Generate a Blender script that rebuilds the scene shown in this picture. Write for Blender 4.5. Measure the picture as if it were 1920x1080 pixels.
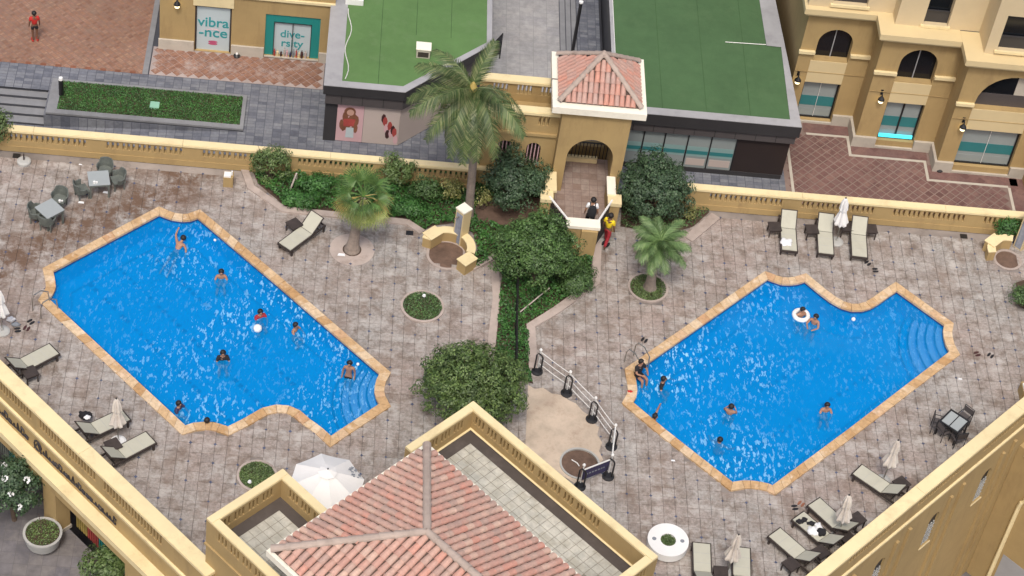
import bpy, bmesh, math, random
from mathutils import Vector, Matrix, Euler, geometry
from math import radians, sin, cos, pi, sqrt, atan2, hypot
random.seed(7)
for o in list(bpy.data.objects): bpy.data.objects.remove(o)
S = bpy.context.scene
COL = S.collection
# ------------------------------------------------------------------ camera
CAM_H = 62.0
FPX = 4295.607
ROT = Matrix.Rotation(-0.11817284, 3, 'Z') @ Matrix.Rotation(0.77977125, 3, 'X') @ Matrix.Rotation(0.16549672, 3, 'Z')
cam = bpy.data.cameras.new('camera'); cam.sensor_width = 36; cam.lens = FPX/1920*36
cam.clip_start = 1; cam.clip_end = 1000
camo = bpy.data.objects.new('camera', cam); COL.objects.link(camo)
camo.matrix_world = Matrix.Translation((0, 0, CAM_H)) @ ROT.to_4x4()
S.camera = camo
# ------------------------------------------------------------------ sky, sun, exposure (bright overcast)
SUN_EL, SUN_AZ = 60.0, -172.0      # azimuth from +y towards +x
w = bpy.data.worlds.new('World'); S.world = w; w.use_nodes = True
nt = w.node_tree; bg = nt.nodes['Background']
sky = nt.nodes.new('ShaderNodeTexSky'); sky.sky_type = 'NISHITA'; sky.sun_disc = False
sky.sun_elevation = radians(SUN_EL); sky.sun_rotation = radians(SUN_AZ)
sky.air_density = 1.0; sky.dust_density = 6.0; sky.ozone_density = 0.6
nt.links.new(sky.outputs[0], bg.inputs[0]); bg.inputs[1].default_value = 0.135
sl = bpy.data.lights.new('sun', 'SUN'); sl.energy = 1.55; sl.angle = radians(9); sl.color = (1.0, 0.965, 0.91)
so = bpy.data.objects.new('sun', sl); COL.objects.link(so)
sd = Vector((sin(radians(SUN_AZ))*cos(radians(SUN_EL)), cos(radians(SUN_AZ))*cos(radians(SUN_EL)), sin(radians(SUN_EL))))
so.rotation_euler = sd.to_track_quat('Z', 'Y').to_euler(); so.location = (10, 60, 40)
S.view_settings.view_transform = 'Standard'; S.view_settings.look = 'None'
S.view_settings.gamma = 1; S.view_settings.use_curve_mapping = False
S.view_settings.exposure = 0.12
S.render.engine = 'CYCLES'

# ------------------------------------------------------------------ surveying helper: a point seen in the photograph, on a level z
def W(px, py, z=0.0):
    d = ROT @ Vector((px-960, -(py-540), -FPX))
    k = (z-CAM_H)/d.z
    return Vector((d.x*k, d.y*k, z))
def zof(px, py, y):
    d = ROT @ Vector((px-960, -(py-540), -FPX)); k = y/d.y
    return CAM_H + d.z*k
PZ = -2.0      # promenade beyond the wall
LZ = -4.3      # street on the left, in front of the arcade
RZ = -9.5      # court on the lower right

# ------------------------------------------------------------------ materials
def nodes_of(name):
    m = bpy.data.materials.new(name); m.use_nodes = True
    t = m.node_tree; b = t.nodes['Principled BSDF']; return m, t, b
def N(t, typ, **kw):
    n = t.nodes.new(typ)
    for k, v in kw.items(): setattr(n, k, v)
    return n
def ramp(t, stops, src):
    r = N(t, 'ShaderNodeValToRGB'); e = r.color_ramp.elements
    while len(e) < len(stops): e.new(0.5)
    for i, (p, c) in enumerate(stops):
        e[i].position = p; e[i].color = (*c, 1) if len(c) == 3 else c
    t.links.new(src, r.inputs[0]); return r.outputs[0]
def mix(t, fac, a, b, mode='MIX'):
    n = N(t, 'ShaderNodeMix', data_type='RGBA', blend_type=mode)
    def put(i, v):
        if isinstance(v, (int, float)): n.inputs[i].default_value = v
        elif isinstance(v, tuple): n.inputs[i].default_value = (*v, 1)
        else: t.links.new(v, n.inputs[i])
    put(0, fac); put(6, a); put(7, b); return n.outputs[2]
def pos(t): return N(t, 'ShaderNodeNewGeometry').outputs['Position']
def noise(t, scale, detail=4, rough=0.6, vec=None, stretch=None):
    n = N(t, 'ShaderNodeTexNoise'); n.inputs['Scale'].default_value = scale
    n.inputs['Detail'].default_value = detail; n.inputs['Roughness'].default_value = rough
    v = vec or pos(t)
    if stretch:
        m = N(t, 'ShaderNodeMapping'); m.inputs['Scale'].default_value = stretch
        t.links.new(v, m.inputs[0]); v = m.outputs[0]
    t.links.new(v, n.inputs['Vector']); return n.outputs['Fac']
def bump(t, b, h, strength=0.3, dist=0.02):
    n = N(t, 'ShaderNodeBump'); n.inputs['Strength'].default_value = strength; n.inputs['Distance'].default_value = dist
    t.links.new(h, n.inputs['Height']); t.links.new(n.outputs[0], b.inputs['Normal'])
def sc(c, k): return tuple(max(0.0, min(1.0, x*k)) for x in c)
def plain(name, c, rough=0.7, var=0.12, scale=3.0, metal=0.0, bumpy=0.0, stain=None, obj=0.0, island=0.0, streak=False):
    m, t, b = nodes_of(name)
    b.inputs['Roughness'].default_value = rough; b.inputs['Metallic'].default_value = metal
    f = noise(t, scale, 6, 0.65)
    out = ramp(t, [(0.3, sc(c, 1-var)), (0.7, sc(c, 1+var))], f)
    f2 = noise(t, scale*0.13, 3, 0.6)
    out = mix(t, 0.5, out, ramp(t, [(0.35, sc(c, 1-var*1.2)), (0.65, sc(c, 1+var))], f2))
    if stain:
        fs = noise(t, 1.1, 8, 0.72, stretch=(1.6, 1.6, 0.35) if streak else None)
        out = mix(t, ramp(t, [(0.52, (0, 0, 0)), (0.72, (0.75, 0.75, 0.75))], fs), out, stain)
    if obj:
        oi = N(t, 'ShaderNodeObjectInfo').outputs['Random']
        out = mix(t, obj, out, ramp(t, [(0, sc(c, 0.55)), (0.5, c), (1, sc(c, 1.45))], oi))
    if island:
        ri = N(t, 'ShaderNodeNewGeometry').outputs['Random Per Island']
        out = mix(t, island, out, ramp(t, [(0, sc(c, 0.55)), (0.5, c), (1, sc(c, 1.5))], ri))
    t.links.new(out, b.inputs['Base Color'])
    if bumpy: bump(t, b, noise(t, scale*6, 4), bumpy, 0.01)
    return m
def cellrand(t, size, org=(0, 0), rot=0.0):
    mp = N(t, 'ShaderNodeMapping'); mp.vector_type = 'TEXTURE'
    mp.inputs['Location'].default_value = (org[0], org[1], 0); mp.inputs['Rotation'].default_value = (0, 0, rot)
    mp.inputs['Scale'].default_value = (size[0], size[1], 1000)
    t.links.new(pos(t), mp.inputs[0])
    fl = N(t, 'ShaderNodeVectorMath', operation='FLOOR'); t.links.new(mp.outputs[0], fl.inputs[0])
    wn = N(t, 'ShaderNodeTexWhiteNoise', noise_dimensions='2D'); t.links.new(fl.outputs[0], wn.inputs['Vector'])
    return wn.outputs['Value'], mp.outputs[0]

TP = 0.4275; TX, TY = 13.87, 51.2      # deck tile pitch and lattice origin
def deck_material():
    m, t, b = nodes_of('stamped_deck_tile')
    cr, _ = cellrand(t, (TP, TP), (TX, TY))
    big = noise(t, 0.22, 4, 0.6)
    base = ramp(t, [(0.36, (0.385, 0.315, 0.275)), (0.48, (0.375, 0.335, 0.30)), (0.62, (0.36, 0.35, 0.325))], big)
    per = ramp(t, [(0.0, (0.15, 0.12, 0.115)), (0.07, (0.30, 0.25, 0.235)), (0.6, (0.40, 0.35, 0.325)), (1.0, (0.43, 0.41, 0.39))], cr)
    c = mix(t, 0.30, base, per)
    fine = noise(t, 9, 8, 0.75)
    c = mix(t, 0.55, c, ramp(t, [(0.3, (0.12, 0.11, 0.11)), (0.5, (0.80, 0.79, 0.79)), (0.72, (1.5, 1.48, 1.46))], fine), 'MULTIPLY')
    blot = noise(t, 1.7, 7, 0.75)
    c = mix(t, ramp(t, [(0.48, (0, 0, 0)), (0.64, (0.85, 0.85, 0.85))], blot), c, (0.155, 0.118, 0.092))
    mid = noise(t, 0.7, 5, 0.75, stretch=(1.4, 0.8, 1))
    c = mix(t, ramp(t, [(0.50, (0, 0, 0)), (0.64, (0.62, 0.62, 0.62))], mid), c, (0.20, 0.145, 0.112))
    pale = noise(t, 1.1, 6, 0.7, stretch=(1, 1.3, 1))
    c = mix(t, ramp(t, [(0.52, (0, 0, 0)), (0.66, (0.7, 0.7, 0.7))], pale), c, (0.50, 0.47, 0.44))
    # brown dirt where feet carry water, round the left pool's upper side
    xyz = N(t, 'ShaderNodeSeparateXYZ'); t.links.new(pos(t), xyz.inputs[0])
    def mth(op, a, b_):
        n = N(t, 'ShaderNodeMath', operation=op)
        for i, v in enumerate((a, b_)):
            if isinstance(v, (int, float)): n.inputs[i].default_value = v
            else: t.links.new(v, n.inputs[i])
        return n.outputs[0]
    # line from (-12.4,59.5) to (-5.5,65) : distance across it
    dln = mth('ABSOLUTE', mth('ADD', mth('MULTIPLY', xyz.outputs[0], 0.62), mth('ADD', mth('MULTIPLY', xyz.outputs[1], -0.78), 54.35)), 0)
    lim = mth('MULTIPLY', mth('SUBTRACT', 1.0, mth('MULTIPLY', dln, 0.46)), 1.0)
    gx = mth('MINIMUM', mth('MULTIPLY', mth('SUBTRACT', -3.2, xyz.outputs[0]), 0.5), 1.0)
    msk = mth('MULTIPLY', mth('MAXIMUM', lim, 0.0), mth('MAXIMUM', gx, 0.0))
    dirt = mth('MULTIPLY', msk, mth('MULTIPLY', ramp(t, [(0.42, (0.0, 0.0, 0.0)), (0.62, (1.0, 1.0, 1.0))], noise(t, 1.3, 9, 0.8)), 1.8))
    dr = N(t, 'ShaderNodeClamp'); t.links.new(dirt, dr.inputs[0])
    c = mix(t, dr.outputs[0], c, (0.14, 0.085, 0.056))
    t.links.new(c, b.inputs['Base Color']); b.inputs['Roughness'].default_value = 0.82
    bump(t, b, fine, 0.35, 0.01)
    return m
def paver_material(name, cols, size, org=(0, 0), rot=0.0, fine=8.0, joint=None, jw=0.06, stain=None):
    m, t, b = nodes_of(name)
    cr, uv = cellrand(t, size, org, rot)
    c = ramp(t, [(i/(len(cols)-1), q) for i, q in enumerate(cols)], cr)
    f = noise(t, fine, 6, 0.7)
    c = mix(t, 0.6, c, ramp(t, [(0.3, (0.6, 0.6, 0.6)), (0.7, (1.25, 1.25, 1.25))], f), 'MULTIPLY')
    f3 = noise(t, 0.35, 4, 0.6)
    c = mix(t, 0.7, c, ramp(t, [(0.3, (0.72, 0.72, 0.72)), (0.7, (1.22, 1.22, 1.22))], f3), 'MULTIPLY')
    if stain: c = mix(t, ramp(t, [(0.52, (0, 0, 0)), (0.66, (0.6, 0.6, 0.6))], noise(t, 1.0, 8, 0.75)), c, stain)
    if joint:
        fr = N(t, 'ShaderNodeVectorMath', operation='FRACTION'); t.links.new(uv, fr.inputs[0])
        s = N(t, 'ShaderNodeSeparateXYZ'); t.links.new(fr.outputs[0], s.inputs[0])
        def lt(o, v):
            n = N(t, 'ShaderNodeMath', operation='LESS_THAN'); t.links.new(o, n.inputs[0]); n.inputs[1].default_value = v; return n.outputs[0]
        mx = N(t, 'ShaderNodeMath', operation='MAXIMUM'); t.links.new(lt(s.outputs[0], jw), mx.inputs[0]); t.links.new(lt(s.outputs[1], jw), mx.inputs[1])
        c = mix(t, mx.outputs[0], c, joint)
    t.links.new(c, b.inputs['Base Color']); b.inputs['Roughness'].default_value = 0.85
    bump(t, b, f, 0.3, 0.01); return m

M = {}
M['deck'] = deck_material()
M['joint'] = plain('deck_joint_mortar', (0.25, 0.22, 0.20), 0.9, 0.45, 0.8, stain=(0.10, 0.08, 0.07))
M['inset'] = plain('blue_inset', (0.07, 0.085, 0.15), 0.5, 0.4, 5)
M['border'] = plain('kerb_border', (0.42, 0.35, 0.31), 0.85, 0.22, 2.5, stain=(0.22, 0.17, 0.14), bumpy=0.3)
def coping_material():
    m, t, b = nodes_of('sandstone_coping')
    oi = N(t, 'ShaderNodeObjectInfo').outputs['Random']
    c = ramp(t, [(0, (0.47, 0.28, 0.125)), (0.3, (0.54, 0.355, 0.185)), (0.55, (0.60, 0.42, 0.24)), (0.85, (0.66, 0.51, 0.34)), (1, (0.52, 0.31, 0.165))], oi)
    f = noise(t, 7, 7, 0.7)
    c = mix(t, 0.55, c, ramp(t, [(0.3, (0.55, 0.5, 0.45)), (0.6, (1.15, 1.15, 1.15))], f), 'MULTIPLY')
    c = mix(t, ramp(t, [(0.55, (0, 0, 0)), (0.7, (0.6, 0.6, 0.6))], noise(t, 2.3, 5, 0.7)), c, (0.78, 0.68, 0.54))
    t.links.new(c, b.inputs['Base Color']); b.inputs['Roughness'].default_value = 0.7
    bump(t, b, f, 0.3, 0.01); return m
M['coping'] = coping_material()
def pool_material(name, c):
    m, t, b = nodes_of(name)
    cr, uv = cellrand(t, (0.1, 0.1))
    col = mix(t, 0.45, ramp(t, [(0, sc(c, 0.75)), (1, sc(c, 1.2))], cr), ramp(t, [(0.35, sc(c, 0.82)), (0.65, sc(c, 1.15))], noise(t, 0.3, 3)))
    t.links.new(col, b.inputs['Base Color']); b.inputs['Roughness'].default_value = 0.4
    return m
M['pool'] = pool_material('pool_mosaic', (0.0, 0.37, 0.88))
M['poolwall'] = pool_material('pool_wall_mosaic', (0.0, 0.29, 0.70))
M['poolstep'] = pool_material('pool_step_mosaic', (0.30, 0.55, 1.0))
M['nosing'] = plain('navy_coping_shade', (0.006, 0.05, 0.22), 0.4, 0.2, 5)
M['lane'] = plain('navy_lane_mosaic', (0.005, 0.09, 0.36), 0.4, 0.2, 5)
def water_material():
    m = bpy.data.materials.new('pool_water'); m.use_nodes = True; t = m.node_tree
    for n in list(t.nodes): t.nodes.remove(n)
    out = N(t, 'ShaderNodeOutputMaterial')
    tr = N(t, 'ShaderNodeBsdfTransparent'); tr.inputs[0].default_value = (0.86, 0.965, 1.0, 1)
    gl = N(t, 'ShaderNodeBsdfGlossy'); gl.inputs['Roughness'].default_value = 0.06
    fr = N(t, 'ShaderNodeFresnel'); fr.inputs[0].default_value = 1.33
    mx = N(t, 'ShaderNodeMixShader'); t.links.new(fr.outputs[0], mx.inputs[0])
    t.links.new(tr.outputs[0], mx.inputs[1]); t.links.new(gl.outputs[0], mx.inputs[2])
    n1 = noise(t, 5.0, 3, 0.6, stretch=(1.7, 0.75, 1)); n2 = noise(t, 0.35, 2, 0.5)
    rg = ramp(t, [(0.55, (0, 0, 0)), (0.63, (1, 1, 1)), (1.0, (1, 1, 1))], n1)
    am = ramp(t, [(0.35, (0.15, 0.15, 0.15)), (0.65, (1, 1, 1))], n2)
    # wind ripples and their painted glints peak at the pools' facing ends
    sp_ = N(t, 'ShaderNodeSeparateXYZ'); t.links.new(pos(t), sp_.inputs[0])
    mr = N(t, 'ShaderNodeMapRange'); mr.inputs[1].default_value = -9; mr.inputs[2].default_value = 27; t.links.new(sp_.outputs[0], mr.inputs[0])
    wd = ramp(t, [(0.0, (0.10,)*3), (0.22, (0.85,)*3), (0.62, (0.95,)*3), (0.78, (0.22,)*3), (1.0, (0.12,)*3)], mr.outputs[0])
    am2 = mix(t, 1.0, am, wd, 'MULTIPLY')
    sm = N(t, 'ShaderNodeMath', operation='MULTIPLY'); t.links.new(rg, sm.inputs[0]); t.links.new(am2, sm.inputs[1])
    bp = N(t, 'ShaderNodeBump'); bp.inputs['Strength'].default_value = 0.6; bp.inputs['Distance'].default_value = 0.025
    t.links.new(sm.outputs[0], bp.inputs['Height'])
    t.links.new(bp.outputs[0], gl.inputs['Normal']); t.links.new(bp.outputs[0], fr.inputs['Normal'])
    t.links.new(mix(t, sm.outputs[0], (0.84, 0.93, 0.96), (1.0, 1.0, 1.0)), tr.inputs[0])  # caustic brightening painted into the tint along the crests
    df = N(t, 'ShaderNodeBsdfDiffuse'); t.links.new(mix(t, sm.outputs[0], (0.0, 0.275, 0.70), (0.40, 0.74, 0.97)), df.inputs[0])   # blue scatter of the water body, with pale glints painted on the ripple crests
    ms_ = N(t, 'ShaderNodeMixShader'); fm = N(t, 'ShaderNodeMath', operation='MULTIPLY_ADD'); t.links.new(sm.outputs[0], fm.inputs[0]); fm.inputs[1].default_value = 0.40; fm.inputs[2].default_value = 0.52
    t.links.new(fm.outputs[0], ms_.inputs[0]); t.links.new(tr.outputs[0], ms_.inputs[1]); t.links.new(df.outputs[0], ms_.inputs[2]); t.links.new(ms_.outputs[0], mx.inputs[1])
    t.links.new(mx.outputs[0], out.inputs[0]); return m
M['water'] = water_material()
M['wall'] = plain('ochre_render', (0.405, 0.287, 0.128), 0.85, 0.10, 1.5, stain=(0.30, 0.205, 0.095), bumpy=0.15, streak=True)
M['wall_pale'] = plain('pale_sand_render', (0.60, 0.49, 0.31), 0.85, 0.07, 1.5, stain=(0.56, 0.46, 0.31), bumpy=0.1, streak=True)
M['wall_cream'] = plain('cream_render', (0.63, 0.51, 0.29), 0.85, 0.05, 1.5, bumpy=0.1)
M['cap'] = plain('cream_cap', (0.77, 0.645, 0.375), 0.8, 0.10, 1.2, stain=(0.58, 0.47, 0.26), bumpy=0.15)
M['cap_white'] = plain('white_cornice', (0.86, 0.82, 0.70), 0.8, 0.05, 1.5, stain=(0.72, 0.68, 0.58))
M['plinth'] = plain('stone_plinth', (0.50, 0.46, 0.39), 0.8, 0.12, 2, stain=(0.38, 0.34, 0.29))
def rooftile_material(name, cols):
    m, t, b = nodes_of(name)
    oi = N(t, 'ShaderNodeObjectInfo').outputs['Random']; ri = N(t, 'ShaderNodeNewGeometry').outputs['Random Per Island']
    ad = N(t, 'ShaderNodeMath', operation='ADD'); t.links.new(oi, ad.inputs[0]); t.links.new(ri, ad.inputs[1])
    fr = N(t, 'ShaderNodeMath', operation='FRACT'); t.links.new(ad.outputs[0], fr.inputs[0])
    c = ramp(t, [(i/(len(cols)-1), q) for i, q in enumerate(cols)], fr.outputs[0])
    f = noise(t, 8, 6, 0.7)
    c = mix(t, 0.5, c, ramp(t, [(0.3, (0.65, 0.65, 0.65)), (0.7, (1.2, 1.2, 1.2))], f), 'MULTIPLY')
    c = mix(t, ramp(t, [(0.5, (0, 0, 0)), (0.75, (0.5, 0.5, 0.5))], noise(t, 2.5, 6, 0.7)), c, (0.36, 0.31, 0.27))
    t.links.new(c, b.inputs['Base Color']); b.inputs['Roughness'].default_value = 0.75
    bump(t, b, f, 0.2, 0.01); return m
M['tile'] = rooftile_material('clay_roof_tile', [(0.50, 0.28, 0.225), (0.58, 0.355, 0.285), (0.46, 0.32, 0.265), (0.60, 0.30, 0.23), (0.52, 0.31, 0.25), (0.62, 0.43, 0.34), (0.43, 0.28, 0.235)])
M['tile2'] = rooftile_material('clay_roof_tile_red', [(0.48, 0.27, 0.22), (0.54, 0.34, 0.28), (0.45, 0.31, 0.27), (0.58, 0.27, 0.20), (0.50, 0.31, 0.26)])
M['ridge'] = plain('mortar_ridge', (0.42, 0.34, 0.29), 0.85, 0.2, 4, stain=(0.28, 0.22, 0.19), bumpy=0.3)
M['underlay'] = plain('roof_underlay', (0.11, 0.075, 0.06), 0.9, 0.3, 4)
M['terrace'] = paver_material('terrace_tile_beige', [(0.44, 0.42, 0.35), (0.49, 0.475, 0.41), (0.53, 0.515, 0.45), (0.46, 0.455, 0.40)], (0.33, 0.33), (5.4, 51.2), radians(-45), fine=4)
M['grout'] = plain('terrace_grout', (0.24, 0.22, 0.18), 0.9, 0.2, 4)
M['gutter'] = plain('dark_gutter_coating', (0.075, 0.062, 0.055), 0.8, 0.2, 3, stain=(0.12, 0.10, 0.09))
M['turf_l'] = plain('artificial_turf', (0.098, 0.192, 0.062), 0.95, 0.14, 2.0, bumpy=0.5, stain=(0.125, 0.205, 0.085))
M['turf_r'] = plain('artificial_turf_dark', (0.062, 0.128, 0.052), 0.95, 0.14, 2.0, bumpy=0.5, stain=(0.075, 0.142, 0.06))
M['leafseam'] = plain('dark_turf_seam', (0.045, 0.10, 0.035), 0.95, 0.3, 3)  # darker green for the thin seam strips
M['greyroof'] = plain('grey_roof_edge', (0.36, 0.36, 0.37), 0.6, 0.14, 2, stain=(0.25, 0.25, 0.26), streak=False)
M['fascia'] = plain('charcoal_fascia', (0.040, 0.038, 0.040), 0.45, 0.15, 2)
M['fascia2'] = plain('brown_grey_fascia', (0.085, 0.075, 0.075), 0.45, 0.15, 2)
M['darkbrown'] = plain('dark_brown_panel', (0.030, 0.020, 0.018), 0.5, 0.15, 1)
M['black'] = plain('black_metal', (0.015, 0.015, 0.017), 0.45, 0.2, 5)
M['frame'] = plain('dark_wicker', (0.045, 0.034, 0.030), 0.7, 0.35, 30, bumpy=0.4)
M['wicker'] = plain('grey_green_wicker', (0.125, 0.140, 0.125), 0.75, 0.3, 30, bumpy=0.5)
M['fabric'] = plain('sling_fabric', (0.47, 0.46, 0.375), 0.85, 0.06, 3, bumpy=0.1, stain=(0.40, 0.385, 0.31))
M['white'] = plain('white_paint', (0.80, 0.80, 0.78), 0.5, 0.05, 3)
M['canvas'] = plain('white_canvas', (0.80, 0.79, 0.77), 0.85, 0.05, 2, bumpy=0.15)
M['canvas_old'] = plain('weathered_canvas', (0.66, 0.61, 0.55), 0.9, 0.15, 5, bumpy=0.3, stain=(0.42, 0.36, 0.31))
M['concrete'] = plain('pale_concrete', (0.42, 0.42, 0.40), 0.8, 0.12, 4)
M['glassd'] = plain('dark_glass', (0.008, 0.010, 0.013), 0.08, 0.3, 1)
M['tabletop'] = plain('frosted_glass_top', (0.34, 0.37, 0.37), 0.3, 0.06, 4)
M['shopglass'] = plain('shop_glass', (0.29, 0.33, 0.325), 0.15, 0.12, 0.8)
M['teal'] = plain('teal_film', (0.035, 0.20, 0.21), 0.3, 0.12, 1)
M['tealframe'] = plain('teal_frame', (0.015, 0.24, 0.22), 0.5, 0.08, 1)
M['teallight'] = plain('pale_teal_film', (0.24, 0.37, 0.36), 0.3, 0.1, 1)
M['posterwhite'] = plain('poster_white', (0.50, 0.58, 0.60), 0.5, 0.05, 1)
M['tealink'] = plain('teal_ink', (0.03, 0.30, 0.32), 0.5, 0.05, 1)
M['pink'] = plain('poster_pink', (0.62, 0.40, 0.42), 0.5, 0.06, 1)
M['posterbeige'] = plain('poster_beige', (0.52, 0.44, 0.40), 0.5, 0.06, 1)
M['hairink'] = plain('poster_auburn', (0.22, 0.09, 0.05), 0.5, 0.4, 6)
M['skinink'] = plain('poster_skin', (0.55, 0.33, 0.26), 0.5, 0.15, 6)
M['redink'] = plain('poster_red', (0.40, 0.07, 0.06), 0.5, 0.25, 6)
M['darkink'] = plain('poster_dark', (0.06, 0.02, 0.02), 0.5, 0.2, 6)
M['stone'] = paver_material('grey_stone_setts', [(0.10, 0.108, 0.135), (0.15, 0.16, 0.19), (0.19, 0.20, 0.225), (0.13, 0.14, 0.17), (0.22, 0.23, 0.25)], (0.36, 0.18), (0, 0), 0, 6, joint=(0.085, 0.09, 0.11), jw=0.07, stain=(0.24, 0.25, 0.265))
M['stonekerb'] = plain('grey_stone_kerb', (0.225, 0.23, 0.24), 0.8, 0.2, 3)
M['stonedark'] = plain('dark_stone_riser', (0.055, 0.058, 0.07), 0.7, 0.25, 2)
M['alley'] = paver_material('light_granite_slab', [(0.30, 0.30, 0.31), (0.36, 0.355, 0.355), (0.33, 0.33, 0.335)], (0.6, 0.3), (0, 0), 0, 3, joint=(0.25, 0.25, 0.25), jw=0.03, stain=(0.43, 0.41, 0.40))
M['brick'] = paver_material('red_brick_paving', [(0.23, 0.115, 0.075), (0.31, 0.165, 0.105), (0.27, 0.15, 0.11), (0.34, 0.20, 0.13)], (0.22, 0.11), (0, 0), radians(45), 5, joint=(0.20, 0.135, 0.105), jw=0.12, stain=(0.23, 0.17, 0.13))
M['brickdull'] = paver_material('brown_lozenge_paving', [(0.135, 0.070, 0.062), (0.185, 0.10, 0.088), (0.165, 0.095, 0.085), (0.21, 0.12, 0.10)], (0.30, 0.30), (0, 0), radians(45), 6)
M['bricksalt'] = paver_material('salt_stained_brick', [(0.20, 0.10, 0.07), (0.28, 0.15, 0.10), (0.24, 0.135, 0.10)], (0.22, 0.11), (0, 0), radians(45), 5, stain=(0.46, 0.42, 0.40))
M['brickjoint'] = plain('pale_paving_joint', (0.235, 0.17, 0.145), 0.9, 0.2, 3)
M['brickjoint2'] = plain('salt_marked_joint', (0.36, 0.30, 0.28), 0.9, 0.2, 3)
M['landing'] = paver_material('landing_stamped_paving', [(0.25, 0.175, 0.14), (0.31, 0.235, 0.20), (0.34, 0.27, 0.23)], (0.33, 0.33), (0, 0), 0, 5, joint=(0.2, 0.14, 0.115), jw=0.05, stain=(0.24, 0.17, 0.14))
M['sand'] = plain('bare_sand', (0.50, 0.41, 0.32), 0.95, 0.38, 2.2, bumpy=1.0, stain=(0.21, 0.145, 0.105))
M['soil'] = plain('dark_soil', (0.075, 0.048, 0.032), 0.95, 0.4, 5, bumpy=0.8)
M['soilp'] = plain('brown_pit', (0.15, 0.095, 0.068), 0.9, 0.4, 4, bumpy=0.8, stain=(0.06, 0.036, 0.028))
M['lowground'] = paver_material('grey_street_slabs', [(0.15, 0.14, 0.145), (0.19, 0.175, 0.17), (0.17, 0.16, 0.17)], (0.5, 0.5), (0, 0), 0, 3, joint=(0.12, 0.11, 0.11), jw=0.03, stain=(0.10, 0.095, 0.11))
M['trunk'] = plain('palm_trunk', (0.27, 0.22, 0.185), 0.9, 0.3, 8, bumpy=0.9)
M['bark'] = plain('bark', (0.12, 0.085, 0.06), 0.95, 0.3, 10, bumpy=0.8)
def leaf_material(name, cols, rough=0.55):
    m, t, b = nodes_of(name)
    ri = N(t, 'ShaderNodeNewGeometry').outputs['Random Per Island']
    c = ramp(t, [(i/(len(cols)-1), q) for i, q in enumerate(cols)], ri)
    c = mix(t, 0.8, c, ramp(t, [(0.35, (0.60, 0.62, 0.6)), (0.65, (1.3, 1.28, 1.2))], noise(t, 1.5, 3)), 'MULTIPLY')
    t.links.new(c, b.inputs['Base Color']); b.inputs['Roughness'].default_value = rough
    b.inputs['Transmission Weight'].default_value = 0.0
    return m
M['leaf_dark'] = leaf_material('dark_leaf', [(0.026, 0.062, 0.018), (0.050, 0.105, 0.028), (0.07, 0.138, 0.040), (0.105, 0.185, 0.060)])
M['leaf_blue'] = leaf_material('blue_green_leaf', [(0.020, 0.046, 0.022), (0.038, 0.080, 0.036), (0.055, 0.105, 0.050), (0.09, 0.14, 0.075)])
M['leaf_mid'] = leaf_material('olive_leaf', [(0.045, 0.082, 0.022), (0.075, 0.125, 0.034), (0.105, 0.165, 0.05), (0.15, 0.21, 0.075)])
M['leaf_olive2'] = leaf_material('fresh_tree_leaf', [(0.026, 0.064, 0.016), (0.052, 0.112, 0.026), (0.078, 0.155, 0.040), (0.115, 0.205, 0.060)])
M['leaf_olive'] = leaf_material('olive_tree_leaf', [(0.034, 0.066, 0.016), (0.064, 0.112, 0.028), (0.095, 0.155, 0.042), (0.14, 0.205, 0.062)])
M['leaf_bright'] = leaf_material('bright_ground_leaf', [(0.018, 0.065, 0.012), (0.032, 0.115, 0.020), (0.05, 0.155, 0.03), (0.075, 0.19, 0.045)])
M['leaf_yellow'] = leaf_material('variegated_leaf', [(0.12, 0.15, 0.04), (0.25, 0.27, 0.08), (0.36, 0.34, 0.13), (0.10, 0.14, 0.04)])
M['frond'] = leaf_material('palm_frond', [(0.040, 0.072, 0.020), (0.065, 0.108, 0.032), (0.10, 0.145, 0.05), (0.20, 0.215, 0.10)])
M['frond_bright'] = leaf_material('fan_frond', [(0.05, 0.12, 0.025), (0.085, 0.17, 0.04), (0.12, 0.21, 0.05)])
M['frond_dry'] = leaf_material('dry_frond', [(0.30, 0.22, 0.06), (0.42, 0.33, 0.10), (0.28, 0.16, 0.06)])
M['frond_pale'] = leaf_material('pale_fan_frond', [(0.20, 0.26, 0.07), (0.30, 0.34, 0.11), (0.25, 0.30, 0.09)])
M['frond_grey'] = leaf_material('grey_green_frond', [(0.065, 0.13, 0.04), (0.11, 0.19, 0.065), (0.17, 0.25, 0.10)])
M['skin'] = plain('skin', (0.36, 0.19, 0.12), 0.6, 0.08, 6)
M['skin_dark'] = plain('skin_brown', (0.18, 0.09, 0.055), 0.6, 0.08, 6)
M['hair'] = plain('black_hair', (0.012, 0.010, 0.010), 0.6, 0.2, 20)
M['red'] = plain('red_cloth', (0.50, 0.025, 0.02), 0.8, 0.1, 5)
M['yellow'] = plain('yellow_cloth', (0.80, 0.60, 0.02), 0.8, 0.08, 5)
M['crimson'] = plain('crimson_cloth', (0.33, 0.02, 0.03), 0.8, 0.1, 5)
M['clothwhite'] = plain('white_cloth', (0.78, 0.79, 0.80), 0.9, 0.06, 6, bumpy=0.3)
M['clothblack'] = plain('black_cloth', (0.014, 0.014, 0.018), 0.9, 0.2, 6, bumpy=0.3)
M['clothgrey'] = plain('grey_cloth', (0.22, 0.24, 0.27), 0.9, 0.2, 6)
M['navy'] = plain('navy_banner', (0.035, 0.030, 0.085), 0.7, 0.15, 6)
M['steel'] = plain('pool_steel', (0.40, 0.38, 0.34), 0.3, 0.1, 5, metal=0.8)
M['belt'] = plain('white_belt', (0.68, 0.68, 0.66), 0.7, 0.06, 5)
M['mosaic'] = paver_material('blue_grey_mosaic', [(0.25, 0.27, 0.33), (0.32, 0.34, 0.40), (0.36, 0.38, 0.42)], (0.07, 0.07), (0, 0), 0, 6)
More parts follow.
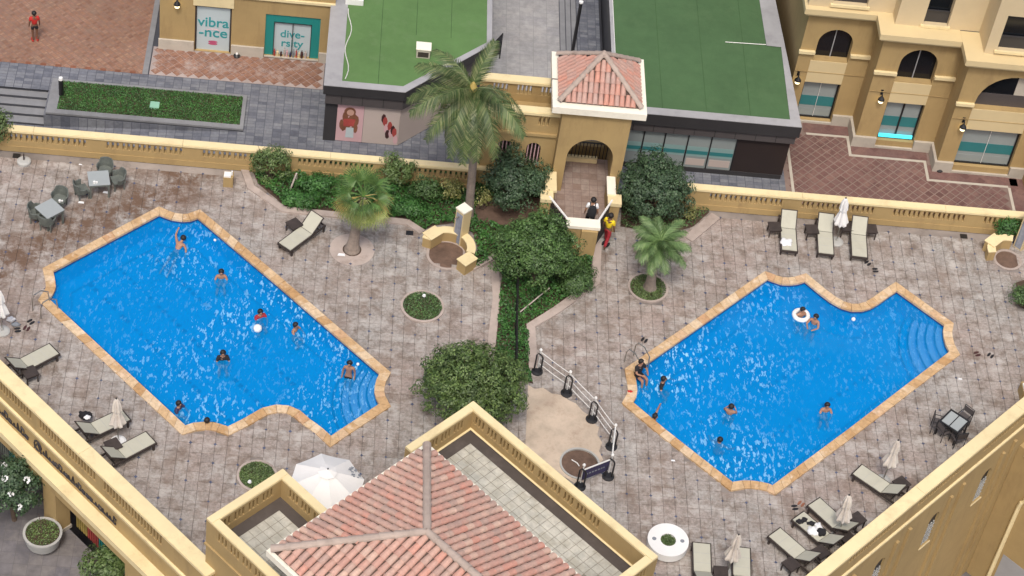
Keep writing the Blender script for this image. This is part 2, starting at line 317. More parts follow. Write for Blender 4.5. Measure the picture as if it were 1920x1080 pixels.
M['sign'] = plain('dark_sign_metal', (0.03, 0.028, 0.035), 0.5, 0.2, 4)
M['glow'] = None
def emit(name, c, s):
    m = bpy.data.materials.new(name); m.use_nodes = True; b = m.node_tree.nodes['Principled BSDF']
    b.inputs['Base Color'].default_value = (*c, 1); b.inputs['Emission Color'].default_value = (*c, 1); b.inputs['Emission Strength'].default_value = s
    return m
M['bulb'] = emit('lit_bulb', (1.0, 0.85, 0.5), 2.5)
M['cyanlight'] = emit('cyan_strip_light', (0.08, 0.75, 0.95), 0.9)

# ------------------------------------------------------------------ mesh builder
class MB:
    def __init__(s): s.v = []; s.f = []; s.m = []
    def add(s, vs, fs, mi=0):
        n = len(s.v); s.v += [Vector(v) for v in vs]; s.f += [tuple(i+n for i in f) for f in fs]; s.m += [mi]*len(fs)
    def box(s, x0, y0, z0, x1, y1, z1, mi=0):
        s.add([(x0,y0,z0),(x1,y0,z0),(x1,y1,z0),(x0,y1,z0),(x0,y0,z1),(x1,y0,z1),(x1,y1,z1),(x0,y1,z1)],
              [(0,3,2,1),(4,5,6,7),(0,1,5,4),(1,2,6,5),(2,3,7,6),(3,0,4,7)], mi); return s
    def obox(s, c, ax, ay, az, mi=0):     # centre and three half-axis vectors
        c = Vector(c); ax = Vector(ax); ay = Vector(ay); az = Vector(az)
        vs = [c+sx*ax+sy*ay+sz*az for sz in (-1, 1) for sx, sy in ((-1,-1),(1,-1),(1,1),(-1,1))]
        s.add(vs, [(0,3,2,1),(4,5,6,7),(0,1,5,4),(1,2,6,5),(2,3,7,6),(3,0,4,7)], mi); return s
    def prism(s, poly, z0, z1, mi=0, top=True, bottom=False):
        n = len(poly); a = sum(poly[i][0]*poly[(i+1)%n][1]-poly[(i+1)%n][0]*poly[i][1] for i in range(n))
        if a < 0: poly = poly[::-1]
        vs = [(p[0], p[1], z0) for p in poly]+[(p[0], p[1], z1) for p in poly]
        fs = [(i, (i+1)%n, n+(i+1)%n, n+i) for i in range(n)]
        if top: fs.append(tuple(range(n, 2*n)))
        if bottom: fs.append(tuple(range(n-1, -1, -1)))
        s.add(vs, fs, mi); return s
    def cyl(s, x, y, z0, z1, r0, r1=None, n=16, mi=0, cap=True):
        r1 = r0 if r1 is None else r1
        vs = [(x+r0*cos(2*pi*i/n), y+r0*sin(2*pi*i/n), z0) for i in range(n)]+[(x+r1*cos(2*pi*i/n), y+r1*sin(2*pi*i/n), z1) for i in range(n)]
        fs = [(i, (i+1)%n, n+(i+1)%n, n+i) for i in range(n)]
        if cap: fs += [tuple(range(n, 2*n)), tuple(range(n-1, -1, -1))]
        s.add(vs, fs, mi); return s
    def lathe(s, x, y, prof, n=24, mi=0, ripple=0, amp=0, lean=(0, 0)):
        vs = []; k = len(prof)
        for (r, z) in prof:
            for i in range(n):
                a = 2*pi*i/n; rr = r*(1+amp*cos(ripple*a)) if ripple else r
                vs.append((x+lean[0]*z+rr*cos(a), y+lean[1]*z+rr*sin(a), z))
        fs = [(j*n+i, j*n+(i+1)%n, (j+1)*n+(i+1)%n, (j+1)*n+i) for j in range(k-1) for i in range(n)]
        fs += [tuple(range((k-1)*n, k*n)), tuple(range(n-1, -1, -1))]
        s.add(vs, fs, mi); return s
    def tube(s, pts, r, n=6, mi=0, r1=None):
        pts = [Vector(p) for p in pts]; m = len(pts); vs = []
        for j, p in enumerate(pts):
            d = (pts[min(j+1, m-1)]-pts[max(j-1, 0)]).normalized()
            u = d.cross(Vector((0, 0, 1)) if abs(d.z) < 0.95 else Vector((1, 0, 0))).normalized(); v = d.cross(u)
            rr = r if r1 is None else r+(r1-r)*j/(m-1)
            vs += [p+rr*(u*cos(2*pi*i/n)+v*sin(2*pi*i/n)) for i in range(n)]
        fs = [(j*n+i, (j+1)*n+i, (j+1)*n+(i+1)%n, j*n+(i+1)%n) for j in range(m-1) for i in range(n)]
        fs += [tuple(range(n)), tuple(range(m*n-1, (m-1)*n-1, -1))]
        s.add(vs, fs, mi); return s
    def mesh(s, name, mats, M4=None):
        me = bpy.data.meshes.new(name)
        vs = [M4 @ v for v in s.v] if M4 is not None else s.v
        me.from_pydata([tuple(v) for v in vs], [], s.f)
        for m in (mats if isinstance(mats, (list, tuple)) else [mats]): me.materials.append(m)
        if any(s.m): me.polygons.foreach_set('material_index', s.m)
        me.update(); return me
    def build(s, name, mats, parent=None, world=True, smooth=False, label=None, loc=None):
        # world=True: vertices are in world space; they are moved into the parent's space
        M4 = None
        if parent is not None and world:
            ch = Matrix.Identity(4); p = parent
            while p is not None: ch = p.matrix_basis @ ch; p = p.parent
            M4 = ch.inverted()
        if loc is not None: M4 = Matrix.Translation(-Vector(loc))
        me = s.mesh(name, mats, M4)
        if smooth: me.shade_smooth()
        o = bpy.data.objects.new(name, me); COL.objects.link(o)
        if parent is not None: o.parent = parent
        if loc is not None: o.location = loc
        if label: o['label'] = label
        return o
def thing(name, label, cat, loc=(0, 0, 0), rz=0.0, group=None):
    o = bpy.data.objects.new(name, None); COL.objects.link(o)
    o.matrix_basis = Matrix.Translation(Vector(loc)) @ Matrix.Rotation(rz, 4, 'Z')
    o.empty_display_size = 0.2
    o['label'] = label; o['category'] = cat
    if group: o['group'] = group
    return o
def tag(o, label=None, cat=None, group=None, kind=None):
    if label: o['label'] = label
    if cat: o['category'] = cat
    if group: o['group'] = group
    if kind: o['kind'] = kind
    return o
def copy_tree(o, parent=None):
    c = o.copy(); COL.objects.link(c)
    if parent is not None: c.parent = parent
    for ch in list(o.children): copy_tree(ch, c)
    return c
def place(root, loc, rz, label, group=None):
    root.matrix_basis = Matrix.Translation(Vector(loc)) @ Matrix.Rotation(rz, 4, 'Z')
    root['label'] = label
    if group: root['group'] = group
    return root
class Maker:     # first use returns the original, later uses copy it
    def __init__(s, fn): s.fn = fn; s.o = None
    def __call__(s, loc, rz, label, group=None):
        if s.o is None: s.o = s.fn(); r = s.o
        else: r = copy_tree(s.o)
        return place(r, loc, rz, label, group)
def inpoly(x, y, P):
    c = False; n = len(P); j = n-1
    for i in range(n):
        if (P[i][1] > y) != (P[j][1] > y) and x < (P[j][0]-P[i][0])*(y-P[i][1])/(P[j][1]-P[i][1])+P[i][0]: c = not c
        j = i
    return c
def offset(P, d):    # outward for counter-clockwise polygons, mitred
    n = len(P); out = []
    a = sum(P[i][0]*P[(i+1)%n][1]-P[(i+1)%n][0]*P[i][1] for i in range(n))
    sg = 1 if a > 0 else -1
    for i in range(n):
        p0, p1, p2 = Vector(P[i-1][:2]), Vector(P[i][:2]), Vector(P[(i+1)%n][:2])
        d1 = (p1-p0).normalized(); d2 = (p2-p1).normalized()
        n1 = Vector((d1.y, -d1.x))*sg; n2 = Vector((d2.y, -d2.x))*sg
        b = (n1+n2); b = b.normalized() if b.length > 1e-6 else n1
        k = d/max(0.45, b.dot(n1)); out.append(p1+b*k)
    return out
def holed(outer, holes, z, name, mat, parent=None, kind=None):
    vs = [Vector((p[0], p[1])) for p in outer]; ed = [(i, (i+1)%len(outer)) for i in range(len(outer))]
    for H in holes:
        k = len(vs); vs += [Vector((p[0], p[1])) for p in H]; ed += [(k+i, k+(i+1)%len(H)) for i in range(len(H))]
    rv, re, rf, *_ = geometry.delaunay_2d_cdt(vs, ed, [], 0, 1e-5)
    keep = []
    for f in rf:
        cx = sum(rv[i].x for i in f)/len(f); cy = sum(rv[i].y for i in f)/len(f)
        if inpoly(cx, cy, outer) and not any(inpoly(cx, cy, H) for H in holes): keep.append(tuple(f))
    m = MB(); m.add([(v.x, v.y, z) for v in rv], keep)
    o = m.build(name, mat, parent)
    if kind: o['kind'] = kind
    return o
def circ(c, r, n=32): return [(c[0]+r*cos(2*pi*i/n), c[1]+r*sin(2*pi*i/n)) for i in range(n)]
def lay_pieces(name, mesh, spots, parent, mats, seed=1, limit=300, key=None):
    # spots: list of (x, y, z, rz). The largest in view become parts, the rest one joined part
    spots = sorted(spots, key=key or (lambda s: s[1]))
    vis = []
    for sp in spots:
        c = ROT.transposed() @ (Vector(sp[:3])-Vector((0, 0, CAM_H)))
        u = 960+FPX*c.x/-c.z; v = 540-FPX*c.y/-c.z
        vis.append(0 if (-5 < u < 1925 and -5 < v < 1085) else 1)
    order = sorted(range(len(spots)), key=lambda i: (vis[i], i))
    for i in order[:limit]:
        x, y, z, rz = spots[i]
        o = bpy.data.objects.new(name, mesh); COL.objects.link(o); o.parent = parent
        o.matrix_basis = parent.matrix_basis.inverted() @ (Matrix.Translation((x, y, z)) @ Matrix.Rotation(rz, 4, 'Z'))
    if len(order) > limit:
        mb = MB(); vv = [v.co.copy() for v in mesh.vertices]; ff = [tuple(p.vertices) for p in mesh.polygons]
        for i in order[limit:]:
            x, y, z, rz = spots[i]; c, s_ = cos(rz), sin(rz)
            mb.add([(x+c*v.x-s_*v.y, y+s_*v.x+c*v.y, z+v.z) for v in vv], ff)
        o = mb.build(name, mats, parent); o['kind'] = 'stuff'
        return o
def tile_mesh(name, sx, sy, h, mat, gap=0.010):
    m = MB(); a, b = sx/2-gap/2, sy/2-gap/2; k = 0.008
    m.add([(-a,-b,-h),(a,-b,-h),(a,b,-h),(-a,b,-h),(-a,-b,-k),(a,-b,-k),(a,b,-k),(-a,b,-k),(-a+k,-b+k,0),(a-k,-b+k,0),(a-k,b-k,0),(-a+k,b-k,0)],
          [(0,1,5,4),(1,2,6,5),(2,3,7,6),(3,0,4,7),(4,5,9,8),(5,6,10,9),(6,7,11,10),(7,4,8,11),(8,9,10,11)])
    return m.mesh(name, mat)
# ================================================================== SETTING
D45 = sqrt(0.5)
UD = Vector((D45, -D45)); VD = Vector((D45, D45))      # the two diagonal directions of the plan
YW = 66.1                                                # front of the long wall
deck_outline = [(-23.2, 66.3), (6.55, 36.5), (36.3, 66.3)]
def pxpoly(pts, z=0.0): return [tuple(W(a, b, z)[:2]) for a, b in pts]
WZ = -0.13
poolL = pxpoly([(99,514),(299,407),(308,411),(322,416),(342,419),(357,418),(371,413),(521,540),(712,706),(706,717),(703,728),(702,740),(705,752),(711,763),
    (642,809),(620,824),(605,810),(592,800),(580,792),(562,776),(542,767),(517,765),(492,771),(474,781),(455,792),(427,806),(412,801),(398,798),(385,797),(362,799),(347,804),
    (92,567),(100,555),(104,545),(103,532)], WZ)
poolR = pxpoly([(1438,528),(1449,532),(1464,537),(1480,538),(1495,536),(1508,532),(1537,556),(1557,571),(1575,581),(1595,587),(1615,587),(1632,582),(1647,573),(1665,560),(1680,550),
    (1769,614),(1767,625),(1768,637),(1772,652),(1779,665),(1590,810),(1447,916),(1440,913),(1422,909),(1405,907),(1390,907),(1372,910),
    (1247,812),(1185,760),(1191,750),(1193,738),(1192,727),(1190,715),(1188,703)], WZ)
def ccw(P):
    a = sum(P[i][0]*P[(i+1)%len(P)][1]-P[(i+1)%len(P)][0]*P[i][1] for i in range(len(P)))
    return P if a > 0 else P[::-1]
poolL = ccw(poolL); poolR = ccw(poolR)
# planted and bare areas
bedL = pxpoly([(466,303),(484,345),(537,389),(640,399),(762,411),(792,432),(812,424),(850,418),(886,436),(897,468),(884,498),(892,505),(930,482),(941,520),(936,560),(930,650),(925,700),(1000,720),(992,690),(990,606),(1040,575),(1104,528),(1112,470),(1092,475),(1060,420),(1032,380),(1026,330),(1000,326),(470,288)])
bedR = pxpoly([(1166,375),(1163,425),(1205,432),(1262,436),(1300,425),(1330,398),(1312,364),(1200,352)])
sandP = pxpoly([(990,722),(1003,730),(1018,727),(1034,738),(1052,741),(1067,751),(1080,757),(1092,771),(1104,779),(1111,792),(1123,801),(1120,816),(1129,830),(1123,846),(1131,862),(1118,878),(1113,893),(1098,900),(1086,912),(1052,890),(985,835)])
planters = [(W(792,575), 0.74), (W(1215,540), 0.70), (W(482,893), 0.62)]
pits = [(W(1087,870), 0.66), (W(838,478), 0.72), (W(1889,487), 0.50), (W(660,470), 0.30)]
bedFarR = pxpoly([(1905,530),(1935,520),(1940,590),(1912,575)])
poolLo = offset(poolL, 0.41); poolRo = offset(poolR, 0.41)
deck = holed(deck_outline, [poolL, poolR], -0.035, 'deck', M['joint']); tag(deck, kind='structure')
poolLs = offset(poolL, 0.30); poolRs = offset(poolR, 0.30)
blockA = None
def busy(x, y):
    if inpoly(x, y, poolLs) or inpoly(x, y, poolRs) or inpoly(x, y, bedL) or inpoly(x, y, bedR) or inpoly(x, y, sandP) or inpoly(x, y, bedFarR): return True
    for c, r in planters+pits:
        if hypot(x-c.x, y-c.y) < r+0.06: return True
    return False
spots = []
ix0, ix1 = int((-18-TX)/TP)-1, int((34-TX)/TP)+1
for i in range(ix0, ix1):
    for j in range(int((40-TY)/TP)-1, int((66.2-TY)/TP)+1):
        x = TX+(i+0.5)*TP; y = TY+(j+0.5)*TP
        if y > YW-0.25 or x+y < 43.3 or y-x < 30.2 or busy(x, y): continue
        c = ROT.transposed() @ (Vector((x, y, 0))-Vector((0, 0, CAM_H)))
        u = 960+FPX*c.x/-c.z; v = 540-FPX*c.y/-c.z
        if u < -60 or u > 1980 or v > 1140: continue
        hid = inpoly(x, y, [(3.4, 49.4), (6.0, 52.3), (12.0, 46.3), (9.4, 43.5)]) or inpoly(x, y, [(-3.4, 46.4), (-0.8, 48.6), (4.2, 48.6), (8.4, 44), (0, 42)])
        if hid: continue
        spots.append((x, y, random.uniform(-0.004, 0.004), random.choice((0, 1, 2, 3))*pi/2))
tm = tile_mesh('paver', TP, TP, 0.04, M['deck'])
lay_pieces('paver', tm, spots, deck, M['deck'])
# small blue inset stars at every second crossing
mb = MB(); rnd = random.Random(3)
for i in range(-40, 40):
    for j in range(-20, 20):
        x = TX+2*i*TP; y = TY+2*j*TP
        if y > YW-0.1 or x+y < 43.4 or y-x < 30.3 or x < -19 or x > 34 or busy(x, y) or rnd.random() < 0.12: continue
        r = 0.062*rnd.uniform(0.8, 1.15); vs = []
        for k in range(8):
            a = k*pi/4+0.05; rr = r if k % 2 == 0 else r*0.62
            vs.append((x+rr*cos(a), y+rr*sin(a), 0.007))
        mb.add(vs, [tuple(range(8))])
mb.build('inset_star', M['inset'], deck)['kind'] = 'stuff'
deck.children[-1]['kind'] = 'stuff'

# ------------------------------------------------------------------ pools
def make_pool(P, label, step_arc, step_n, step_w, lanes, group):
    cx = sum(p[0] for p in P)/len(P); cy = sum(p[1] for p in P)/len(P)
    t = thing('swimming_pool', label, 'swimming pool', (cx, cy, 0), 0, group)
    n = len(P); ZB = -0.95
    mb = MB(); mb.add([(p[0], p[1], ZB) for p in P]+[(p[0], p[1], 0.0) for p in P], [(i, n+i, n+(i+1)%n, (i+1)%n) for i in range(n)])
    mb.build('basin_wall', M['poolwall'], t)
    I0 = offset(P, -0.012); mb = MB(); mb.add([(p.x, p.y, WZ-0.05) for p in I0]+[(p.x, p.y, 0.0) for p in I0], [(i, n+i, n+(i+1)%n, (i+1)%n) for i in range(n)]); mb.build('coping_shade_band', M['nosing'], t)  # shade under the coping, painted as a dark navy strip
    holed(P, [], ZB, 'basin_floor', M['pool'], t)
    # underwater ledge line
    I = offset(P, -0.55); I2 = offset(P, -0.60); mb = MB()
    mb.add([(p.x, p.y, ZB+0.02) for p in I]+[(p.x, p.y, ZB+0.02) for p in I2], [(i, (i+1)%n, n+(i+1)%n, n+i) for i in range(n)])
    mb.build('floor_line', M['lane'], t)
    # lane marks of dark mosaic on the floor
    mb = MB(); rd = random.Random(5)
    for (a, b, k) in lanes:
        A = W(*a, ZB); B = W(*b, ZB)
        for i in range(k):
            if rd.random() < 0.15: continue
            q = A.lerp(B, (i+rd.uniform(-0.15, 0.15))/(k-1)); s_ = rd.uniform(0.05, 0.095)
            mb.obox((q.x, q.y, ZB+0.012), (s_*D45, s_*D45, 0), (-s_*D45, s_*D45, 0), (0, 0, 0.006))
    mb.build('lane_mark', M['lane'], t)['kind'] = 'stuff'
    # curved steps
    a, b, c = [W(*q, WZ).xy for q in step_arc]
    d = 2*(a.x*(b.y-c.y)+b.x*(c.y-a.y)+c.x*(a.y-b.y))
    ux = ((a.length_squared)*(b.y-c.y)+(b.length_squared)*(c.y-a.y)+(c.length_squared)*(a.y-b.y))/d
    uy = ((a.length_squared)*(c.x-b.x)+(b.length_squared)*(a.x-c.x)+(c.length_squared)*(b.x-a.x))/d
    C = Vector((ux, uy)); R0 = (a-C).length
    am = atan2(b.y-C.y, b.x-C.x); half = abs(((atan2(a.y-C.y, a.x-C.x)-am+pi) % (2*pi))-pi)
    zt = -0.26
    for s_ in range(step_n):
        r1 = R0+step_w*(s_+1); r0 = R0+step_w*s_-0.05; z = zt-0.155*s_
        m = MB(); K = 26; hf = half*1.0+0.25; vs = []
        for i in range(K+1):
            an = am-hf+2*hf*i/K; u = Vector((cos(an), sin(an)))
            for (r, zz) in ((r0, z), (r1, z), (r1, ZB)): q = C+u*r; vs.append((q.x, q.y, zz))
        # clip to the basin: drop segments that leave it
        fs = []
        for i in range(K):
            mid = [(Vector(vs[3*i+1][:2])+Vector(vs[3*i+4][:2]))/2]
            fs += [(3*i, 3*i+1, 3*i+4, 3*i+3), (3*i+1, 3*i+2, 3*i+5, 3*i+4)]
        Q = offset(P, 0.12)
        fs = [f for f in fs if inpoly(sum(vs[q][0] for q in f)/4, sum(vs[q][1] for q in f)/4, Q)]
        m.add(vs, fs); st = m.build('step', M['poolstep'] if s_ < step_n-1 else M['pool'], t)
        m = MB(); vs = []
        for i in range(K+1):
            an = am-hf+2*hf*i/K; u = Vector((cos(an), sin(an)))
            for r in (r1-0.065, r1+0.004): q = C+u*r; vs.append((q.x, q.y, z+0.006))
        fs = [(2*i, 2*i+1, 2*i+3, 2*i+2) for i in range(K)]
        fs = [f for f in fs if inpoly(sum(vs[q][0] for q in f)/4, sum(vs[q][1] for q in f)/4, Q)]
        m.add(vs, fs); m.build('nosing', M['nosing'], st)
    # coping stones
    O = offset(P, 0.34); Pi = offset(P, -0.015); rd = random.Random(11)
    for i in range(n):
        a0, a1 = Vector(Pi[i]), Vector(Pi[(i+1)%n]); b0, b1 = Vector(O[i]), Vector(O[(i+1)%n])
        k = max(1, round((b1-b0).length/0.46))
        for j in range(k):
            f0, f1 = j/k, (j+1)/k; g = 0.006/max(0.2, (b1-b0).length/k)*k**0
            f0 += g/k; f1 -= g/k
            q = [a0.lerp(a1, f0), a0.lerp(a1, f1), b0.lerp(b1, f1), b0.lerp(b1, f0)]
            m = MB(); m.prism([(v.x, v.y) for v in q], -0.055, 0.045+rd.uniform(-0.003, 0.003), bottom=True)
            c_ = sum(q, Vector((0, 0)))/4
            m.build('coping_stone', M['coping'], t, world=True)
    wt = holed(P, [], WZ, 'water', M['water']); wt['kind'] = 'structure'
    return t
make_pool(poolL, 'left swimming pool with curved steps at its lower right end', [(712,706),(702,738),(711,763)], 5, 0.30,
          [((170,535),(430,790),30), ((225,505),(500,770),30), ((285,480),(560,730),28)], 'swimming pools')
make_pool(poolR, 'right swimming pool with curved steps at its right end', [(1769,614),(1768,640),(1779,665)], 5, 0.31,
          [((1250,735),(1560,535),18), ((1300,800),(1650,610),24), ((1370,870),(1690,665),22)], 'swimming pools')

# ------------------------------------------------------------------ walls with pierced balustrade panels
def lb(mb, p0, d, n, x0, y0, z0, x1, y1, z1, mi=0):
    vs = [p0+d*x+n*y for x, y in ((x0, y0), (x1, y0), (x1, y1), (x0, y1))]
    if d.x*n.y-d.y*n.x < 0: vs = vs[::-1]
    mb.add([(v.x, v.y, z0) for v in vs]+[(v.x, v.y, z1) for v in vs], [(0,3,2,1),(4,5,6,7),(0,1,5,4),(1,2,6,5),(2,3,7,6),(3,0,4,7)], mi)
def balustrade(t, p0, p1, z0, ztop, th, bays, slot_w=0.095, pitch=0.19, group=3, gpitch=0.61, ng=5, slot_h=0.36, back=False, cap_over=0.05, mats=('wall', 'cap'), capth=0.12, drop=0.10, plinth=0.28):
    """p0->p1 centre line; bays: list of start distances of pierced bays"""
    p0 = Vector(p0); p1 = Vector(p1); L = (p1-p0).length; d = (p1-p0)/L; n = Vector((-d.y, d.x)); h = th/2
    zc = ztop-capth; s1 = zc-drop; s0 = s1-slot_h
    m = MB(); lb(m, p0, d, n, 0, -h, z0, L, h, s0); lb(m, p0, d, n, 0, -h, s1, L, h, zc)
    if plinth: lb(m, p0, d, n, 0.002, -h-0.03, z0, L-0.002, h+0.03, z0+plinth)
    m.build('wall_body', M[mats[0]], t)
    # solid piers and pierced panels
    solid = []; x = 0.0
    for b in bays:
        if b > x+0.02: solid.append((x, b))
        m = MB(); xx = b; end = b+ng*gpitch
        for g_ in range(ng):
            gx = b+g_*gpitch+(gpitch-(group-1)*pitch-slot_w)/2
            for k in range(group):
                sx = gx+k*pitch
                lb(m, p0, d, n, xx, -h+0.008, s0, sx, h-0.008, s1); xx = sx+slot_w
        lb(m, p0, d, n, xx, -h+0.008, s0, end, h-0.008, s1)
        if back: lb(m, p0, d, n, b, -0.02, s0, end, 0.02, s1)
        m.build('pierced_panel', M[mats[0]], t); x = end
    if x < L-0.02: solid.append((x, L))
    for a, b in solid:
        m = MB(); lb(m, p0, d, n, a, -h, s0, b, h, s1); m.build('pier', M[mats[0]], t)
    # coping slabs
    k = max(1, round(L/6.0)); 
    for i in range(k):
        a, b = L*i/k+(0.004 if i else 0), L*(i+1)/k-(0.004 if i < k-1 else 0)
        m = MB(); lb(m, p0, d, n, a-(0 if i else 0.0), -h-cap_over, zc, b, h+cap_over, ztop-0.02); lb(m, p0, d, n, a+0.003, -h-cap_over+0.02, ztop-0.02, b-0.003, h+cap_over-0.02, ztop)
        m.build('cap', M[mats[1]], t)
def bays_at(px_list, x_start, z=0.8, y=YW): return [W(p, q, z).x-x_start for p, q in px_list]
# long wall, left stretch (hidden end behind the gate lodge)
tL = thing('balustrade_wall', 'long ochre balustrade wall behind the left pool and garden bed', 'wall', (-4, YW+0.15, 0))
xs = -23.0
bl = [-14.95, -11.55, -8.10, -4.65, -1.20, 2.25]
bl = [W(20,262,0.8).x-0.35, W(200,280,0.8).x-0.1]
step_b = 3.72
b0 = W(201,280,0.75).x-0.12
bl = [b0+step_b*k for k in range(-4, 5) if b0+step_b*k > xs and b0+step_b*k+3.05 < 5.65]
balustrade(tL, (xs, YW+0.15), (5.7, YW+0.15), 0, 1.12, 0.24, [b-xs for b in bl])
tR = thing('balustrade_wall', 'long ochre balustrade wall behind the loungers and right pool', 'wall', (20, YW+0.15, 0))
xr0 = W(1302, 355, 1.1).x
b0 = W(1500, 380, 0.75).x
br = [b0+step_b*k for k in range(-2, 5) if b0+step_b*k > xr0+0.1]
balustrade(tR, (12.9, YW+0.15), (36.2, YW+0.15), 0, 1.12, 0.24, [b-12.9 for b in br])
# podium body under the deck, its outward walls
tWL = thing('balustrade_wall', 'ochre parapet wall above the lettered arcade at lower left', 'wall', (-8, 50.9, 0))
WLs = 42.86                                    # x+y of the left wall's centre line
pA = Vector((-17.0, WLs+17.0)); pB = Vector((-2.75, WLs+2.75))
LL = (pB-pA).length
balustrade(tWL, pA, pB, -0.0, 1.2, 0.36, [0.4+3.55*k for k in range(5)], slot_w=0.09, pitch=0.165, group=19, gpitch=3.2, ng=1, slot_h=0.62, back=True, cap_over=0.09, capth=0.14, drop=0.06, plinth=0)
tWR = thing('balustrade_wall', 'ochre parapet wall closing the deck at lower right', 'wall', (22, 51.8, 0))
WRd = 29.78
qA = Vector((13.0, 13.0+WRd)); qB = Vector((34.5, 34.5+WRd))
bR = []
for a_ in ((1560,1060),(1735,926),(1845,840)): 
    bR.append(0)
seg = 3.95
o0 = (W(1590,1042,0.9).xy-qA).dot(VD)
balustrade(tWR, qA, qB, 0.0, 1.2, 0.34, [o0+seg*k-seg*1 for k in range(0, 6) if o0+seg*k-seg < 26 and o0+seg*(k-1) > 0], slot_w=0.085, pitch=0.16, group=17, gpitch=2.8, ng=1, slot_h=0.50, back=True, cap_over=0.07, capth=0.14, drop=0.05, plinth=0)

# ------------------------------------------------------------------ arcade facade on the lower left
tA = thing('arcade_front', 'ochre arcade front with dark lettering above square columns', 'building', (-9, 51.5, LZ))
d = UD; nL = Vector((-D45, -D45))              # outward normal (towards the street on the left)
P0 = Vector((-17.0, WLs+17.0)); Lf = 34
def fac(name, mat, x0, y0, z0, x1, y1, z1, parent=tA):
    m = MB(); lb(m, P0, d, nL, x0, y0, z0, x1, y1, z1); return m.build(name, M[mat], parent)
fac('moulding', 'cap', 0, 0.0, -0.10, Lf, 0.27, 0.0)
fac('moulding', 'wall', 0, 0.0, -0.22, Lf, 0.235, -0.10)
fac('moulding', 'cap', 0, 0.0, -0.29, Lf, 0.21, -0.22)
fac('sign_band', 'wall', 0, -0.4, -1.15, Lf, 0.16, -0.29)
fac('ledge', 'cap', 0, -0.4, -1.42, Lf, 0.60, -1.15)
fac('fascia_beam', 'wall', 0, -0.4, -1.92, Lf, 0.50, -1.42)
cpos = [(W(112, 985, LZ).xy-P0).dot(d)]
c0 = cpos[0]; step_c = (W(262, 1092, LZ+1.0).xy-P0).dot(d)-0.0
gap = 4.6
for k in range(-2, 4):
    xx = c0+k*gap
    if 0 < xx < Lf: fac('column', 'wall', xx-0.42, -0.15, LZ, xx+0.30, 0.45, -1.92); fac('column_base', 'plinth', xx-0.46, -0.19, LZ, xx+0.34, 0.49, LZ+0.16)
fac('arcade_ceiling', 'wall', 0, -4.5, -2.2, Lf, -0.4, -2.0)
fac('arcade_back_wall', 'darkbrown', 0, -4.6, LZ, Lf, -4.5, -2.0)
# rounded bosses in a row under the lettering
for k in range(10):
    x0 = (W(330,950,-0.6).xy-P0).dot(d)+k*0.0
# lettering: dark script-like relief, too small to read, with a round crest
def scribble(x0, x1, z0, seed):
    m = MB(); r = random.Random(seed); x = x0; pts = []
    yo = 0.20
    def P(xx, zz): q = P0+d*xx+nL*yo; return (q.x, q.y, zz)
    while x < x1:
        wd = r.uniform(0.13, 0.22); hgt = r.choice((0.16, 0.16, 0.20, 0.36, 0.17, 0.32))
        k = r.choice((0, 1, 2))
        if k == 0: loop = [(0, 0), (wd*0.5, hgt), (wd, 0.02)]
        elif k == 1: loop = [(0, 0.02), (0, hgt), (wd*0.8, hgt*0.8), (wd*0.7, 0.0), (wd*0.1, 0.02)]
        else: loop = [(0, 0.03), (wd*0.15, hgt), (wd*0.5, 0.04), (wd, 0.05)]
        m.tube([P(x+a, z0+b) for a, b in loop], 0.028, 4)
        x += wd+r.uniform(-0.01, 0.05)
        if r.random() < 0.12: x += 0.12
    m.tube([P(x0, z0+0.02), P(x1, z0+0.02)], 0.022, 4)
    m.build('sign_lettering', M['sign'], tA)
def along(px, py, z): return (W(px, py, z).xy-P0).dot(d)
scribble(along(0, 758, -0.8), along(62, 811, -0.8), -0.88, 3)
scribble(along(92, 842, -0.8), along(232, 972, -0.8), -0.88, 4)
m = MB(); cc = along(78, 831, -0.7); q = P0+d*cc+nL*0.19
m.tube([(q.x+d.x*0.2*cos(a), q.y+d.y*0.2*cos(a), -0.72+0.24*sin(a)) for a in [i*pi/8 for i in range(17)]], 0.03, 4)
m.tube([(q.x-d.x*0.2, q.y-d.y*0.2, -0.98), (q.x, q.y, -0.55), (q.x+d.x*0.2, q.y+d.y*0.2, -0.98)], 0.03, 4)
m.build('crest', M['sign'], tA)

# ------------------------------------------------------------------ facade on the lower right
tB = thing('podium_front', 'plain ochre podium front with narrow arched windows at lower right', 'building', (22, 51, RZ))
nR = Vector((D45, -D45)); P1 = Vector((8.0, 8.0+WRd)); LR = 31
def facR(name, mat, x0, y0, z0, x1, y1, z1, parent=tB):
    m = MB(); lb(m, P1, VD, nR, x0, y0, z0, x1, y1, z1); return m.build(name, M[mat], parent)
wend = (W(1890, 850, -1).xy-P1).dot(VD)+3.0
facR('moulding', 'cap', 0, 0.0, -0.10, LR, 0.25, 0.0)
facR('moulding', 'wall', 0, 0.0, -0.20, LR, 0.215, -0.10)
# wall with openings: windows every 3.95 m
wz0, wz1 = -3.3, -1.75
wins = []
for (a, b) in ((1672, 1000-65), (1743, 1010), (1843, 925), (1640, 1065)): pass
wx = [(W(1749, 985, -2.1).xy-P1).dot(VD), (W(1847, 903, -2.1).xy-P1).dot(VD), (W(1650, 1068, -2.1).xy-P1).dot(VD)]
base = wx[0]; per = abs(wx[1]-wx[0])
wlist = [base+per*k for k in range(-5, 5) if 1 < base+per*k < LR-1.0]
m = MB(); x = 0.0
for c_ in wlist:
    lb(m, P1, VD, nR, x, -0.3, wz0-0.0, c_-0.30, 0.16, wz1+0.3); x = c_+0.30
lb(m, P1, VD, nR, x, -0.3, wz0, LR, 0.16, wz1+0.3)
lb(m, P1, VD, nR, 0, -0.3, RZ, LR, 0.16, wz0); lb(m, P1, VD, nR, 0, -0.3, wz1+0.3, LR, 0.16, -0.20)
